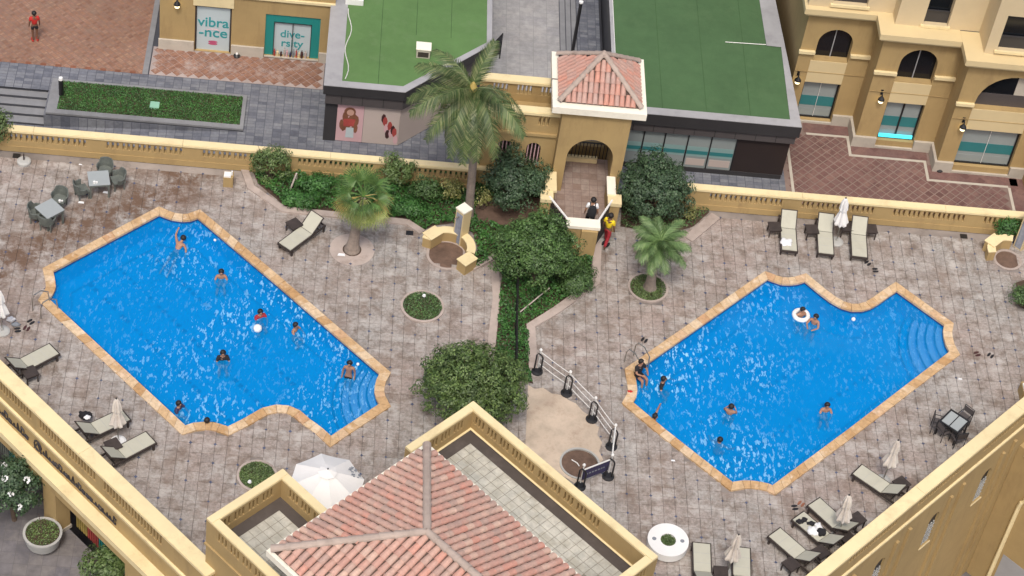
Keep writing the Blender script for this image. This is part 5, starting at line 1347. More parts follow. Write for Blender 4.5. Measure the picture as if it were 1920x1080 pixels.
def core(c, rad, mat, parent, seed, name='inner_branches'):
    r = random.Random(seed); mb = MB(); c = Vector(c)
    for k in range(26):
        u = rsphere(r); u.z = abs(u.z)*0.9-0.1
        e = c+Vector((u.x*rad[0], u.y*rad[1], u.z*rad[2]))*0.8; s0 = c-Vector((0, 0, rad[2]*0.8)); mid = s0.lerp(e, 0.5)+rsphere(r)*0.12
        mb.tube([s0, mid, e], 0.035, 4, r1=0.012)
    return mb.build(name, mat, parent)
def tree(px, py, zc, rad, label, mat, seed, clumps=150, per=60, size=0.10, cat='tree', group=None, ground=0.0, clump_r=0.27, nm='round_tree'):
    c = W(px, py, zc)
    t = thing(nm, label, cat, (c.x, c.y, ground), 0, group)
    m = MB(); m.tube([(c.x+0.05, c.y, ground-0.02), (c.x-0.03, c.y+0.02, ground+(zc-ground)*0.5), (c.x, c.y, zc)], 0.10, 8, r1=0.06); m.build('trunk', M['bark'], t)
    core(c, rad, M['bark'], t, seed)
    crown(c, rad, clumps, per, size, M[mat], t, seed, clump_r=clump_r)
    return t
tree(1010, 470, 1.85, (1.56, 1.5, 1.72), 'round dark green tree left of the walkway below the gate', 'leaf_olive2', 1, 520, 66, 0.095)
tree(1226, 352, 1.5, (1.55, 1.45, 1.42), 'round dense tree right of the gate tower by the long wall', 'leaf_blue', 2, 300, 64, 0.10)
tree(1080, 520, 0.45, (0.62, 0.8, 0.5), 'low dense hedge at the lower right foot of the round tree below the gate', 'leaf_dark', 41, 110, 60, 0.09, cat='hedge', nm='hedge')
tree(966, 338, 1.4, (1.25, 1.2, 1.25), 'round dark tree against the lodge wall left of the gate', 'leaf_blue', 3, 220, 60, 0.10)
tree(884, 722, 1.5, (2.02, 1.9, 1.55), 'largest bushy olive tree, behind the tiled pavilion', 'leaf_olive', 4, 460, 70, 0.10)
tree(20, 905, -2.2, (1.25, 1.2, 1.0), 'dark street tree with white blossoms at the lower left corner', 'leaf_blue', 5, 150, 55, 0.11, ground=LZ)
tree(200, 1062, -3.3, (0.95, 0.9, 0.75), 'leafy pale green shrub before the arcade fence at bottom left', 'leaf_mid', 6, 90, 40, 0.13, cat='shrub', ground=LZ, nm='street_shrub')
tree(1918, 556, 0.45, (0.5, 0.6, 0.5), 'small green shrub cut off by the right edge beside the deck', 'leaf_dark', 7, 40, 45, 0.08, cat='shrub', nm='shrub')
tree(1892, 425, 0.55, (0.62, 0.45, 0.5), 'green shrub behind the shower wall at the far right', 'leaf_bright', 8, 60, 45, 0.08, cat='shrub', nm='shrub')
tree(-6, 236, 1.2, (0.62, 0.6, 0.8), 'leafy shrub at the left edge in front of the balustrade', 'leaf_mid', 9, 50, 40, 0.10, cat='shrub', nm='shrub')
# blossoms of the street tree
bt_ = [o for o in COL.objects if o.get('label', '').startswith('dark street tree')][0]
mb = MB(); r = random.Random(2)
for (px, py) in ((8, 872), (9, 897), (35, 950), (20, 925), (50, 900)):
    p = W(px, py, -1.35)
    for k in range(9): leaf(mb, p+rsphere(r)*0.09, (rsphere(r)+Vector((0, -0.5, 1))).normalized(), 0.12, r, 0.8)
mb.build('blossom', M['clothwhite'], bt_)['kind'] = 'stuff'
# taller shrubs in the left bed
for (px, py, z, rd_, lab, mt, sd_, cl) in (
    (508, 305, 0.9, (0.85, 0.55, 0.9), 'tall pale green bush at the left end of the garden bed', 'leaf_mid', 21, 80),
    (600, 345, 0.45, (0.9, 0.45, 0.42), 'low green shrub mass in the left bed right of the leaning stakes', 'leaf_bright', 27, 90),
    (560, 372, 0.35, (0.8, 0.45, 0.36), 'low green shrub mass at the front kerb below the stakes', 'leaf_bright', 28, 70),
    (712, 368, 0.5, (0.8, 0.55, 0.5), 'green shrub mass just right of the fan palm crown', 'leaf_bright', 29, 80),
    (770, 388, 0.4, (0.8, 0.5, 0.4), 'low green shrub mass at the front of the bed left of the shower pillar', 'leaf_bright', 30, 70),
    (742, 322, 0.9, (0.75, 0.5, 0.8), 'grey green bush right of the fan palm against the wall', 'leaf_mid', 22, 70),
    (800, 352, 0.75, (0.7, 0.55, 0.6), 'dark bush between the fan palm and the tall palm', 'leaf_dark', 23, 55),
    (842, 352, 0.6, (0.6, 0.45, 0.5), 'thin yellow green variegated shrub left of the tall palm trunk', 'leaf_yellow', 24, 26),
    (906, 372, 0.6, (0.4, 0.35, 0.4), 'small variegated shrub right of the tall palm trunk', 'leaf_yellow', 25, 14),
    (1292, 400, 0.35, (0.3, 0.3, 0.35), 'small yellowish shrub at the end of the right wall', 'leaf_yellow', 26, 10)):
    c = W(px, py, z); t = thing('bush', lab, 'bush', (c.x, c.y, 0))
    mb = MB(); r = random.Random(sd_)
    for k in range(9): mb.tube([(c.x+r.uniform(-.1, .1), c.y+r.uniform(-.05, .05), -0.02), c+Vector((r.uniform(-1, 1)*rd_[0]*.7, r.uniform(-1, 1)*rd_[1]*.7, r.uniform(-.2, .8)*rd_[2]))], 0.018, 4, r1=0.008)
    mb.build('stems', M['bark'], t); crown(c, rd_, cl, 42, 0.085, M[mt], t, sd_, clump_r=0.20, name='foliage')
# prop stakes leaning by the left bush
t = thing('tree_stakes', 'pale leaning wooden stakes in the garden bed left of the fan palm', 'stakes')
a_ = W(556, 325, 1.0)
for (bx, by) in ((540, 366), (556, 352)): m = MB(); m.tube([W(bx, by, 0.02), a_], 0.035, 5); m.build('stake', M['posterbeige'], t)
# ground cover, one mass per bed
def cover(poly, n, hmax, size, mat, name, label, seed, test=None, zb=0.0):
    r = random.Random(seed); mb = MB(); xs = [p[0] for p in poly]; ys = [p[1] for p in poly]; k = 0
    while k < n:
        x, y = r.uniform(min(xs), max(xs)), r.uniform(min(ys), max(ys))
        if not inpoly(x, y, poly) or (test and not test(x, y)): k += 0.2; continue
        hh = hmax*(0.45+0.35*sin(x*3.1+seed)*sin(y*2.7)+0.25*sin(x*7+y*5))
        z = zb+max(0.05, hh)*r.uniform(0.5, 1.0)
        leaf(mb, Vector((x, y, z)), (rsphere(r)*0.8+Vector((0, 0, 0.9))).normalized(), size, r, 0.6); k += 1
    o = mb.build(name, M[mat]); tag(o, label, 'plants', kind='stuff'); return o
def soil(poly, z=0.01, mat='soil', nm='soil_bed'):
    m = MB(); P = ccw([tuple(p) for p in poly]); 
    o = holed(P, [], z, nm, M[mat]); o['kind'] = 'structure'; return o
soil(bedL); soil(bedR); soil(bedFarR)
hedge_left = lambda x, y: not (W(868, 380, 0).y < y and 4.4 < x < 8.8)
dz_ = pxpoly([(888,395),(905,372),(1030,372),(1062,408),(1062,440),(990,470),(955,425),(895,415)])
dz2 = pxpoly([(1008,560),(1032,574),(1104,530),(1110,495),(1085,480)])
cover(bedL, 42000, 0.40, 0.10, 'leaf_bright', 'ground_cover', 'bright green leafy ground cover filling the left and central garden beds', 31, test=lambda x, y: not inpoly(x, y, dz_))
cover(bedR, 2500, 0.3, 0.08, 'leaf_dark', 'ground_cover', 'dark ground cover under the round tree right of the gate', 32)
soil([*[tuple(p) for p in dz_]], 0.02, 'soilp', 'bare_soil')
# iron fence through the central strip
t = thing('garden_fence', 'low dark iron fence running through the central planting strip', 'fence', W(965, 600, 0))
fp = [W(968, 535, 0), W(966, 610, 0), W(965, 700, 0)]
m = MB()
for z in (0.12, 0.75): m.tube([p+Vector((0, 0, z)) for p in fp], 0.03, 5)
m.build('rail', M['black'], t)
for i in range(36):
    a = i/35*2; p = fp[0].lerp(fp[1], a) if a <= 1 else fp[1].lerp(fp[2], a-1)
    m = MB(); m.tube([p, p+Vector((0, 0, 0.85))], 0.016, 4); m.build('bar', M['black'], t)
t = thing('hose_pipe', 'thin pale pipe leaning across the central planting strip', 'pipe', W(985, 560, 0)); m = MB(); m.tube([W(975, 585, 0.25), W(1030, 540, 0.4)], 0.025, 5); m.build('pipe', M['posterbeige'], t)
# kerbs of pale stamped concrete along the beds
def kerb(pts, w_, z, mat='border', nm='bed_kerb'):
    P = [W(a, b, 0).xy for a, b in pts]; m = MB(); L_, R_ = [], []
    for i, p in enumerate(P):
        d = (P[min(i+1, len(P)-1)]-P[max(i-1, 0)]).normalized(); n_ = Vector((-d.y, d.x)); L_.append(p+n_*w_/2); R_.append(p-n_*w_/2)
    for i in range(len(P)-1):
        m.prism([tuple(L_[i]), tuple(L_[i+1]), tuple(R_[i+1]), tuple(R_[i])], -0.02, z)
    o = m.build(nm, M[mat]); o['kind'] = 'structure'; return o
kerb([(452,300),(470,352),(531,394),(640,405),(764,418),(792,437)], 0.30, 0.07)
kerb([(1120,455),(1117,530),(1040,585),(995,612),(1000,692)], 0.34, 0.07)
kerb([(886,505),(935,478)], 0.22, 0.09)
kerb([(928,500),(931,560),(921,650)], 0.30, 0.03)
kerb([(1290,450),(1342,406)], 0.42, 0.07)
# sand patch
holed(ccw(list(sandP)), [circ(pits[0][0], pits[0][1]+0.02, 28)], 0.012, 'sand_patch', M['sand'])['kind'] = 'structure'
def ring(c, r0, r1, z0, z1, mat, name, parent=None, n=40, a0=0, a1=2*pi):
    m = MB(); full = abs(a1-a0-2*pi) < 1e-6; vs = []
    K = n if full else n+1
    for i in range(K):
        a = a0+(a1-a0)*i/n
        for (r, z) in ((r0, z0), (r0, z1), (r1, z1), (r1, z0)): vs.append((c[0]+r*cos(a), c[1]+r*sin(a), z))
    fs = []
    for i in range(n):
        j = (i+1) % K
        for k in range(4): fs.append((4*i+k, 4*i+(k+1) % 4, 4*j+(k+1) % 4, 4*j+k))
    if not full: fs += [(0, 1, 2, 3), (4*n+3, 4*n+2, 4*n+1, 4*n)]
    m.add(vs, fs); return m.build(name, M[mat], parent)
c, rr = pits[0]
t = thing('planting_pit', 'round empty brown planting pit beside the barrier stands', 'pit', (c.x, c.y, 0)); ring(c, rr, rr+0.07, -0.1, 0.05, 'concrete', 'rim', t)
m = MB(); m.cyl(c.x, c.y, -0.034, -0.02, rr, n=32); m.build('soil', M['soilp'], t)
m = MB(); m.tube([W(1072, 862, 0.0), W(1082, 868, 0.03), W(1086, 874, 0.02)], 0.02, 5); m.build('drip_pipe', M['white'], t)
for i, ((c, rr), lab) in enumerate(zip(planters, ('flat round green planter between left pool and central bushes', 'round green planter at the foot of the small palm', 'half hidden round green planter behind the pavilion corner'))):
    t = thing('round_planter', lab, 'planter', (c.x, c.y, 0), 0, 'round lawn planters'); ring(c, rr, rr+0.09, -0.1, 0.05, 'border', 'rim', t)
    m = MB(); m.cyl(c.x, c.y, -0.034, -0.01, rr, n=32); m.build('soil', M['soil'], t)
    r = random.Random(i); mb = MB()
    for k in range(2300):
        a, q = r.uniform(0, 2*pi), rr*sqrt(r.random())*0.99; leaf(mb, Vector((c.x+q*cos(a), c.y+q*sin(a), 0.02+0.06*r.random())), (rsphere(r)*0.7+Vector((0, 0, 1))).normalized(), 0.06, r, 0.6)
    o = mb.build('clipped_plants', M['leaf_dark' if i == 0 else 'leaf_mid'], t); o['kind'] = 'stuff'
for (px, py, lab) in ((795, 556, 'white cap light in the round planter by the left pool'), (468, 905, 'white cap light in the half hidden round planter')):
    q = W(px, py, 0.1); t = thing('garden_light', lab, 'light', (q.x, q.y, 0)); m = MB(); m.cyl(q.x, q.y, 0, 0.14, 0.03, n=6); m.build('stem', M['black'], t); m = MB(); m.cyl(q.x, q.y, 0.141, 0.20, 0.075, 0.05, n=10); m.build('cap', M['clothwhite'], t)
# grass in the raised planter beyond the wall
r = random.Random(77); mb = MB()
for k in range(16000):
    x, y = r.uniform(PX0+0.43, PX1-0.17), r.uniform(PY0+0.27, PY1-0.13); leaf(mb, Vector((x, y, PZ+0.09+0.07*r.random())), (rsphere(r)*0.8+Vector((0, 0, 1))).normalized(), 0.075, r, 0.4)
o = mb.build('grass', M['leaf_bright'], tp); o['kind'] = 'stuff'

# ---------------- palms
def frond_mesh(L, n, leaflet, droop, width, mat, seed, name='frond', up=0.35, vee=0.35):
    """arching feather frond along +x from the origin"""
    r = random.Random(seed); mb = MB(); pts = []
    for i in range(n+1):
        s_ = i/n; x = L*s_*(1-0.12*s_*droop); z = L*(up*s_-droop*s_*s_); pts.append(Vector((x, 0.06*sin(s_*3+seed)*L*0.3, z)))
    mb.tube(pts, 0.028, 4, r1=0.006)
    for i in range(2, n+1):
        for h_ in (0, 0.5):
            s_ = min(1, (i+h_)/n); j = min(i, n-1); p = pts[j].lerp(pts[min(j+1, n)], h_); dd_ = (pts[min(j+1, n)]-pts[j-1]).normalized()
            ll = leaflet*sin(pi*min(1, 0.16+0.80*s_))**0.6*r.uniform(0.85, 1.1)
            for sg in (-1, 1):
                side = Vector((0, sg, 0)); out = (side*0.85+dd_*0.75+Vector((0, 0, vee*r.uniform(-1, 0.4)-0.15))).normalized()
                q1 = p+out*ll*0.5; q2 = p+out*ll+Vector((0, 0, -0.28*ll*r.uniform(0.6, 1.5))); w_ = width
                wv = dd_*w_
                mb.add([p-wv*0.4, p+wv*0.4, q1+wv*0.5, q1-wv*0.5, q2], [(0, 1, 2, 3), (3, 2, 4)])
    return mb.mesh(name, mat)
def fan_mesh(R_, petiole, mat, seed, name='fan_frond', blades=22, droop=0.35):
    r = random.Random(seed); mb = MB(); mb.tube([(0, 0, 0), (petiole*0.6, 0, petiole*0.12), (petiole, 0, 0)], 0.022, 4, r1=0.014); O = Vector((petiole, 0, 0))
    for i in range(blades):
        a = radians(-125+250*i/(blades-1)); d_ = Vector((cos(a), sin(a), 0)); L = R_*(1-0.25*abs(a)/2.2)*r.uniform(0.88, 1.08); s_ = Vector((-d_.y, d_.x, 0))
        p1 = O+d_*L*0.55+Vector((0, 0, -droop*0.12*L)); p2 = O+d_*L+Vector((0, 0, -droop*L*r.uniform(0.6, 1.2))); w_ = 0.62*R_*2*pi*0.7/blades*0.5
        mb.add([O, p1+s_*w_*0.5+Vector((0, 0, 0.01)), p1-s_*w_*0.5-Vector((0, 0, 0.01)), p2], [(0, 2, 1), (1, 2, 3)])
    return mb.mesh(name, mat)
def palm_trunk(t, pts, r0, r1, mat, flare=1.5, n=12, name='trunk'):
    mb = MB(); P = [Vector(p) for p in pts]; vs = []; K = 40
    rd = []
    for k in range(K+1):
        s_ = k/K; x = s_*(len(P)-1); i = min(int(x), len(P)-2); p = P[i].lerp(P[i+1], x-i)
        r_ = r0+(r1-r0)*s_; r_ *= 1+(flare-1)*max(0, 1-s_*5)**2; r_ *= 1+0.05*(k % 2)
        vs += [(p.x+r_*cos(2*pi*i_/n), p.y+r_*sin(2*pi*i_/n), p.z) for i_ in range(n)]
    fs = [(k*n+i, k*n+(i+1) % n, (k+1)*n+(i+1) % n, (k+1)*n+i) for k in range(K) for i in range(n)]+[tuple(range(K*n, (K+1)*n))]
    mb.add(vs, fs); return mb.build(name, M[mat], t)
def put(mesh, name, parent, world_pos, yaw, pitch, roll=0, scl=1.0, label=None):
    o = bpy.data.objects.new(name, mesh); COL.objects.link(o); o.parent = parent
    o.matrix_basis = parent.matrix_basis.inverted() @ (Matrix.Translation(world_pos) @ Matrix.Rotation(yaw, 4, 'Z') @ Matrix.Rotation(-pitch, 4, 'Y') @ Matrix.Rotation(roll, 4, 'X') @ Matrix.Scale(scl, 4))
    if label: o['label'] = label
    return o
# tall feather palm left of the gate
bp_ = W(878, 412, 0.0); 
ztop_ = zof(886, 170, bp_.y-0.0)
tp_ = Vector((W(886, 170, ztop_).x, W(886, 170, ztop_).y, ztop_))
pm = thing('feather_palm', 'tallest palm with drooping feather fronds left of the gate lodge', 'palm tree', bp_)
palm_trunk(pm, [bp_, bp_.lerp(tp_, 0.5)+Vector((0.12, 0, 0)), tp_], 0.17, 0.13, 'trunk', 1.3)
fms = [frond_mesh(2.45, 36, 0.66, dr, 0.040, M['frond'], s_, up=u_) for s_, (dr, u_) in enumerate(((0.62, 0.50), (0.9, 0.45), (0.45, 0.55)))]
rnd = random.Random(12)
fr_list = [(0, -0.05, 1, 1.0), (62, 0.75, 2, .85), (140, 0.5, 0, .9), (160, 0.25, 0, 1.0), (183, 0.05, 1, 1.05), (203, -0.1, 0, 1.1), (222, -0.25, 1, 1.05), (243, -0.4, 1, 1.1), (262, -0.45, 1, 1.15), (281, -0.4, 1, 1.1), (300, -0.2, 1, 1.1), (322, -0.15, 0, 1.15), (342, 0.0, 1, 1.0), (232, 0.25, 2, .9), (300, 0.35, 2, .85), (190, 0.55, 2, .8), (128, 0.1, 1, .95), (255, -0.75, 1, 1.1), (290, -0.8, 1, 1.0), (212, -0.7, 1, 1.0)]
for (yw, pt, k, sc_f) in fr_list:
    put(fms[k], 'frond', pm, tp_+Vector((0, 0, 0.05)), radians(yw), pt, rnd.uniform(-0.3, 0.3), sc_f)
m = MB(); m.lathe(tp_.x, tp_.y, [(0.14, tp_.z-0.25), (0.21, tp_.z-0.05), (0.18, tp_.z+0.15), (0.05, tp_.z+0.4)], 10); m.build('crown_shaft', M['frond_dry'], pm)
# fan palm
b2 = W(660, 468, 0.0); zt2 = zof(682, 368, b2.y); t2 = W(682, 368, zt2)
fp_ = thing('fan_palm', 'fan palm with bright green and dry yellow fans by the loungers', 'palm tree', b2)
palm_trunk(fp_, [b2, b2.lerp(t2, 0.5)+Vector((-0.04, 0, 0)), t2], 0.23, 0.12, 'trunk', 1.4)
m = MB(); r = random.Random(3)
for k in range(46):
    a = r.uniform(0, 2*pi); z = t2.z-r.uniform(0.05, 0.75); c_ = b2.lerp(t2, z/t2.z); m.tube([(c_.x+0.09*cos(a), c_.y+0.09*sin(a), z), (c_.x+0.21*cos(a), c_.y+0.21*sin(a), z+0.12)], 0.03, 4, r1=0.015)
m.build('leaf_stubs', M['bark'], fp_)['kind'] = 'stuff'
fa = [fan_mesh(0.68, 0.66, M['frond_bright'], 1, blades=28, droop=0.5), fan_mesh(0.64, 0.70, M['frond_pale'], 2, droop=0.8, blades=26), fan_mesh(0.62, 0.66, M['frond_dry'], 3, droop=0.9, blades=26)]
for (yw, pt, k) in ((90, 0.9, 0), (60, 0.6, 0), (120, 0.65, 0), (35, 0.35, 0), (150, 0.3, 0), (75, 0.3, 0), (105, 0.25, 0), (10, 0.05, 2), (175, 0.0, 0), (200, -0.2, 2), (222, -0.35, 1), (245, -0.55, 1), (-18, -0.1, 2), (-40, -0.3, 1), (-62, -0.5, 1), (-85, -0.65, 1), (265, 0.2, 0), (300, 0.3, 0), (230, 0.25, 0), (330, 0.3, 0), (205, -0.55, 1), (285, -0.75, 1), (-8, -0.3, 2), (250, -0.9, 1), (-50, -0.75, 1), (186, -0.3, 2), (190, 0.4, 0), (140, 0.9, 0), (20, 0.8, 0)):
    put(fa[k], 'fan_frond', fp_, t2, radians(yw), pt, rnd.uniform(-0.5, 0.5), rnd.uniform(0.9, 1.1), label={0: None, 1: 'pale green drooping fan frond', 2: 'dry yellow fan frond'}[k])
ring((b2.x, b2.y), 0.36, 0.86, -0.02, 0.006, 'border', 'paved_ring')['kind'] = 'structure'
m = MB(); m.cyl(b2.x, b2.y, -0.03, 0.004, 0.358, n=28); m.build('soil_ring', M['soil'])['kind'] = 'structure'
# small palm in the round planter
b3 = W(1218, 540, 0.0); zt3 = zof(1238, 458, b3.y); t3 = W(1238, 458, zt3)
sp_ = thing('feather_palm', 'small grey green palm in the round planter near the right pool', 'palm tree', b3)
palm_trunk(sp_, [b3, b3.lerp(t3, 0.5)+Vector((-0.05, 0, 0)), t3], 0.20, 0.12, 'trunk', 1.4)
m = MB()
for k in range(36):
    a = r.uniform(0, 2*pi); z = t3.z-r.uniform(0.0, 0.45); c_ = b3.lerp(t3, z/t3.z); m.tube([(c_.x+0.09*cos(a), c_.y+0.09*sin(a), z), (c_.x+0.20*cos(a), c_.y+0.20*sin(a), z+0.14)], 0.03, 4, r1=0.015)
m.build('leaf_stubs', M['bark'], sp_)['kind'] = 'stuff'
fs3 = [frond_mesh(1.25, 18, 0.40, dr, 0.034, M['frond_grey'], 40+s_, up=u_) for s_, (dr, u_) in enumerate(((0.55, 0.45), (0.75, 0.5)))]
for k in range(30):
    yw = k*137.5; pt = 0.9-1.35*(k/29); put(fs3[k % 2], 'frond', sp_, t3, radians(yw), pt, rnd.uniform(-0.4, 0.4), rnd.uniform(0.85, 1.1))

# ================================================================== DECK BUILT-INS
# shower corner, left: curved low wall, blocks, tall pillar, round pit
def shower(cx, cy, rad, a0, a1, label, pillar_px, blocks, pr, name='shower_wall'):
    t = thing(name, label, 'shower', (cx, cy, 0))
    ring((cx, cy), rad, rad+0.30, 0, 0.46, 'wall', 'curved_wall', t, 22, a0, a1)
    ring((cx, cy), rad-0.012, rad+0.325, 0.461, 0.50, 'cap', 'wall_cap', t, 22, a0-0.01, a1+0.01)
    for (bx, by) in blocks:
        m = MB(); m.obox((bx, by, 0.26), (0.30*D45, 0.30*D45, 0), (-0.22*D45, 0.22*D45, 0), (0, 0, 0.26)); m.build('end_block', M['wall'], t)
        m = MB(); m.obox((bx, by, 0.541), (0.33*D45, 0.33*D45, 0), (-0.25*D45, 0.25*D45, 0), (0, 0, 0.02)); m.build('block_cap', M['cap'], t)
    m = MB(); m.cyl(cx, cy, -0.034, -0.012, pr, n=30); m.build('pit_floor', M['soilp'], t)
    ring((cx, cy), pr, pr+0.10, -0.03, 0.012, 'border', 'pit_rim', t)
    return t
c = pits[1][0]
shower(c.x, c.y, 0.74, radians(-15), radians(160), 'curved low shower wall round a brown pit, left of the central trees', None, [(W(812, 438, 0.5).x, W(812, 438, 0.5).y), (W(876, 487, 0.5).x, W(876, 487, 0.5).y)], 0.70)
def pillar(px, py, tpx, tpy, label, w_=0.21):
    b = W(px, py, 0); zt = zof(tpx, tpy, b.y); t = thing('shower_pillar', label, 'pillar', (b.x, b.y, 0), radians(45))
    m = MB(); m.box(-w_, -w_, 0, w_, w_, zt); m.build('shaft', M['wall_cream'], t, world=False)
    m = MB(); m.box(-w_-0.006, -w_+0.05, 0.05, -w_-0.0005, w_-0.05, zt-0.12); m.build('mosaic_strip', M['mosaic'], t, world=False)
    m = MB(); m.box(-w_-0.02, -w_-0.02, zt+0.001, w_+0.02, w_+0.02, zt+0.06); m.build('cap', M['cap_white'], t, world=False)
    m = MB(); m.tube([(-w_-0.02, 0, zt-0.25), (-w_-0.25, 0, zt-0.22), (-w_-0.27, 0, zt-0.28)], 0.02, 5); m.build('shower_head', M['steel'], t, world=False)
pillar(862, 452, 868, 392, 'tall cream shower pillar with grey mosaic strip, left garden bed')
c = pits[2][0]
shower(c.x, c.y, 0.62, radians(75), radians(190), 'curved low shower wall round a brown pit at the far right', None, [(W(1866, 452, 0.5).x-0.05, W(1866, 452, 0.5).y)], 0.48)
pillar(1912, 462, 1926, 396, 'tall cream shower pillar with grey mosaic strip cut by the right edge', 0.2)
# white ring bench with a plant in the middle
q = W(1253, 1012, 0.42); t = thing('ring_bench', 'white round bench with a plant in its centre hole', 'bench', (q.x, q.y, 0))
ring((q.x, q.y), 0.27, 0.72, 0.10, 0.42, 'white', 'seat', t, 48); ring((q.x, q.y), 0.30, 0.64, 0, 0.099, 'concrete', 'base', t, 40)
for sx in (-0.49, 0.49): m = MB(); m.cyl(q.x+sx, q.y-0.02*sx, 0.4205, 0.424, 0.075, n=16); m.build('cup_recess', M['clothgrey'], t)
m = MB(); m.cyl(q.x, q.y, 0.10, 0.30, 0.268, n=24); m.build('soil', M['soil'], t)
mb = MB()
for k in range(700):
    a, qq = r.uniform(0, 2*pi), 0.26*sqrt(r.random()); leaf(mb, Vector((q.x+qq*cos(a), q.y+qq*sin(a), 0.32+0.10*r.random())), (rsphere(r)*0.7+Vector((0, 0, 1))).normalized(), 0.06, r, 0.6)
mb.build('plant', M['leaf_mid'], t)['kind'] = 'stuff'
# small yellow box by the left wall
def boxlet(px, py, w_, hgt, label, mat='wall', topmat='white'):
    q = W(px, py, 0); t = thing('service_box', label, 'box', (q.x, q.y, 0)); m = MB(); m.box(q.x-w_, q.y-w_, 0, q.x+w_, q.y+w_, hgt); m.build('casing', M[mat], t)
    m = MB(); m.box(q.x-w_*0.9, q.y-w_*0.9, hgt+0.001, q.x+w_*0.5, q.y+w_*0.5, hgt+0.07); m.box(q.x+w_*0.55, q.y-w_*0.2, hgt+0.001, q.x+w_*0.8, q.y+w_*0.3, hgt+0.18); m.build('top_fitting', M[topmat], t)
boxlet(428, 345, 0.19, 0.50, 'small ochre service box with white top near the left wall'); boxlet(1922, 742, 0.25, 0.5, 'small ochre service box with white top cut by the right edge')
for (px, py, lab) in ((768, 437, 'dark square floor drain left of the shower wall'), (31, 292, 'dark floor opening in the far left corner'), (1807, 443, 'dark square floor drain at the foot of the right wall')):
    q = W(px, py, 0); m = MB(); m.box(q.x-0.14, q.y-0.12, 0.003, q.x+0.14, q.y+0.12, 0.012); tag(m.build('floor_drain', M['black']), lab, 'drain')
#@@SECTION5
# ================================================================== FURNITURE
LG = 'sling loungers on the pool deck'
def lounger(raise_deg=38):
    t = thing('lounger', 'x', 'lounger', (0, 0, 0), 0, LG)
    w2 = 0.31; zs = 0.33; hx = 1.22
    def part(nm, fn, mat): m = MB(); fn(m); return m.build(nm, M[mat], t, world=False)
    part('frame', lambda m: (m.box(-0.02, -w2-0.03, zs-0.07, 1.98, -w2+0.015, zs+0.01), m.box(-0.02, w2-0.015, zs-0.07, 1.98, w2+0.03, zs+0.01), m.box(-0.05, -w2-0.03, zs-0.09, -0.021, w2+0.03, zs+0.015), m.box(1.94, -w2+0.016, zs-0.06, 1.975, w2-0.016, zs), m.box(1.30, -w2+0.016, zs-0.06, 1.33, w2-0.016, zs-0.01), m.box(1.62, -w2+0.016, zs-0.06, 1.65, w2-0.016, zs-0.01)), 'frame')
    for x in (0.04, 1.86):
        for y in (-w2-0.02, w2-0.04): part('leg', lambda m: m.box(x, y, 0, x+0.07, y+0.06, zs-0.071), 'frame')
    part('seat', lambda m: (m.box(0.0, -w2+0.017, zs+0.0, hx-0.01, w2-0.017, zs+0.03),), 'fabric')
    a = radians(raise_deg); u = Vector((cos(a), 0, sin(a))); n = Vector((-sin(a), 0, cos(a)))
    b = Vector((hx+0.01, 0, zs+0.015))
    part('backrest', lambda m: m.obox(b+u*0.37, u*0.36, Vector((0, w2-0.02, 0)), n*0.015), 'fabric')
    part('backrest_frame', lambda m: (m.obox(b+u*0.37+Vector((0, w2, 0)), u*0.38, Vector((0, 0.018, 0)), n*0.022), m.obox(b+u*0.37-Vector((0, w2, 0)), u*0.38, Vector((0, 0.018, 0)), n*0.022), m.obox(b+u*0.755, u*0.014, Vector((0, w2+0.018, 0)), n*0.022)), 'frame')
    part('back_support', lambda m: (m.tube([b+u*0.5+Vector((0, w2-0.05, -0.02)), Vector((1.75, w2-0.05, zs-0.04))], 0.015, 4), m.tube([b+u*0.5+Vector((0, -w2+0.05, -0.02)), Vector((1.75, -w2+0.05, zs-0.04))], 0.015, 4)), 'frame')
    for k in (0.42, 0.84): part('seam', lambda m: m.box(k, -w2+0.018, zs+0.0305, k+0.012, w2-0.018, zs+0.033), 'concrete')
    return t
L_ = Maker(lounger)
specs = [((534,462),(569,436),'single lounger beside the fan palm, between left pool and garden bed'),
 ((101,654),(51,680),'lounger at the left wall below the left pool corner, highest on that side'),
 ((235,777),(182,802),'lounger by the left wall with black bag and closed umbrella over it'),
 ((282,820),(231,847),'lounger nearest the pavilion along the left wall, next to an umbrella base'),
 ((1480.5,469),(1478,434),'lounger with a white towel, leftmost of three before the right wall'),
 ((1549,475),(1547,440),'middle lounger of the three before the right wall'),
 ((1612,480.5),(1610,445),'rightmost lounger of the three before the right wall'),
 ((1608,880),(1655,912),'lounger furthest up the lower right wall, alone by a closed umbrella'),
 ((1526.6,941),(1569.7,980),'empty lounger beside the one strewn with clothes, lower right'),
 ((1497,967),(1540,1004),'lounger strewn with black and white clothes at the lower right'),
 ((1452.5,998),(1498,1037.5),'empty lounger below the clothes-strewn one, with a dark stool at its side'),
 ((1315.5,1019),(1317,1069),'lounger right of the white ring bench at the bottom edge'),
 ((1390,1027),(1391,1075),'lounger at the bottom edge with a closed umbrella on its left')]
for f, hg, lab in specs:
    a = W(*f, 0.35); b = W(*hg, 0.35); L_((a.x, a.y, 0), atan2(b.y-a.y, b.x-a.x), lab, LG)
def side_table():
    t = thing('side_table', 'x', 'side table'); g = 'dark wicker side tables'; t['group'] = g
    m = MB(); m.box(-0.25, -0.25, 0.40, 0.25, 0.25, 0.44); m.box(-0.22, -0.22, 0.33, 0.22, 0.22, 0.399); m.build('table_top', M['frame'], t, world=False)
    for x in (-0.22, 0.18):
        for y in (-0.22, 0.18): m = MB(); m.box(x, y, 0, x+0.04, y+0.04, 0.329); m.build('leg', M['frame'], t, world=False)
    return t
ST = Maker(side_table)
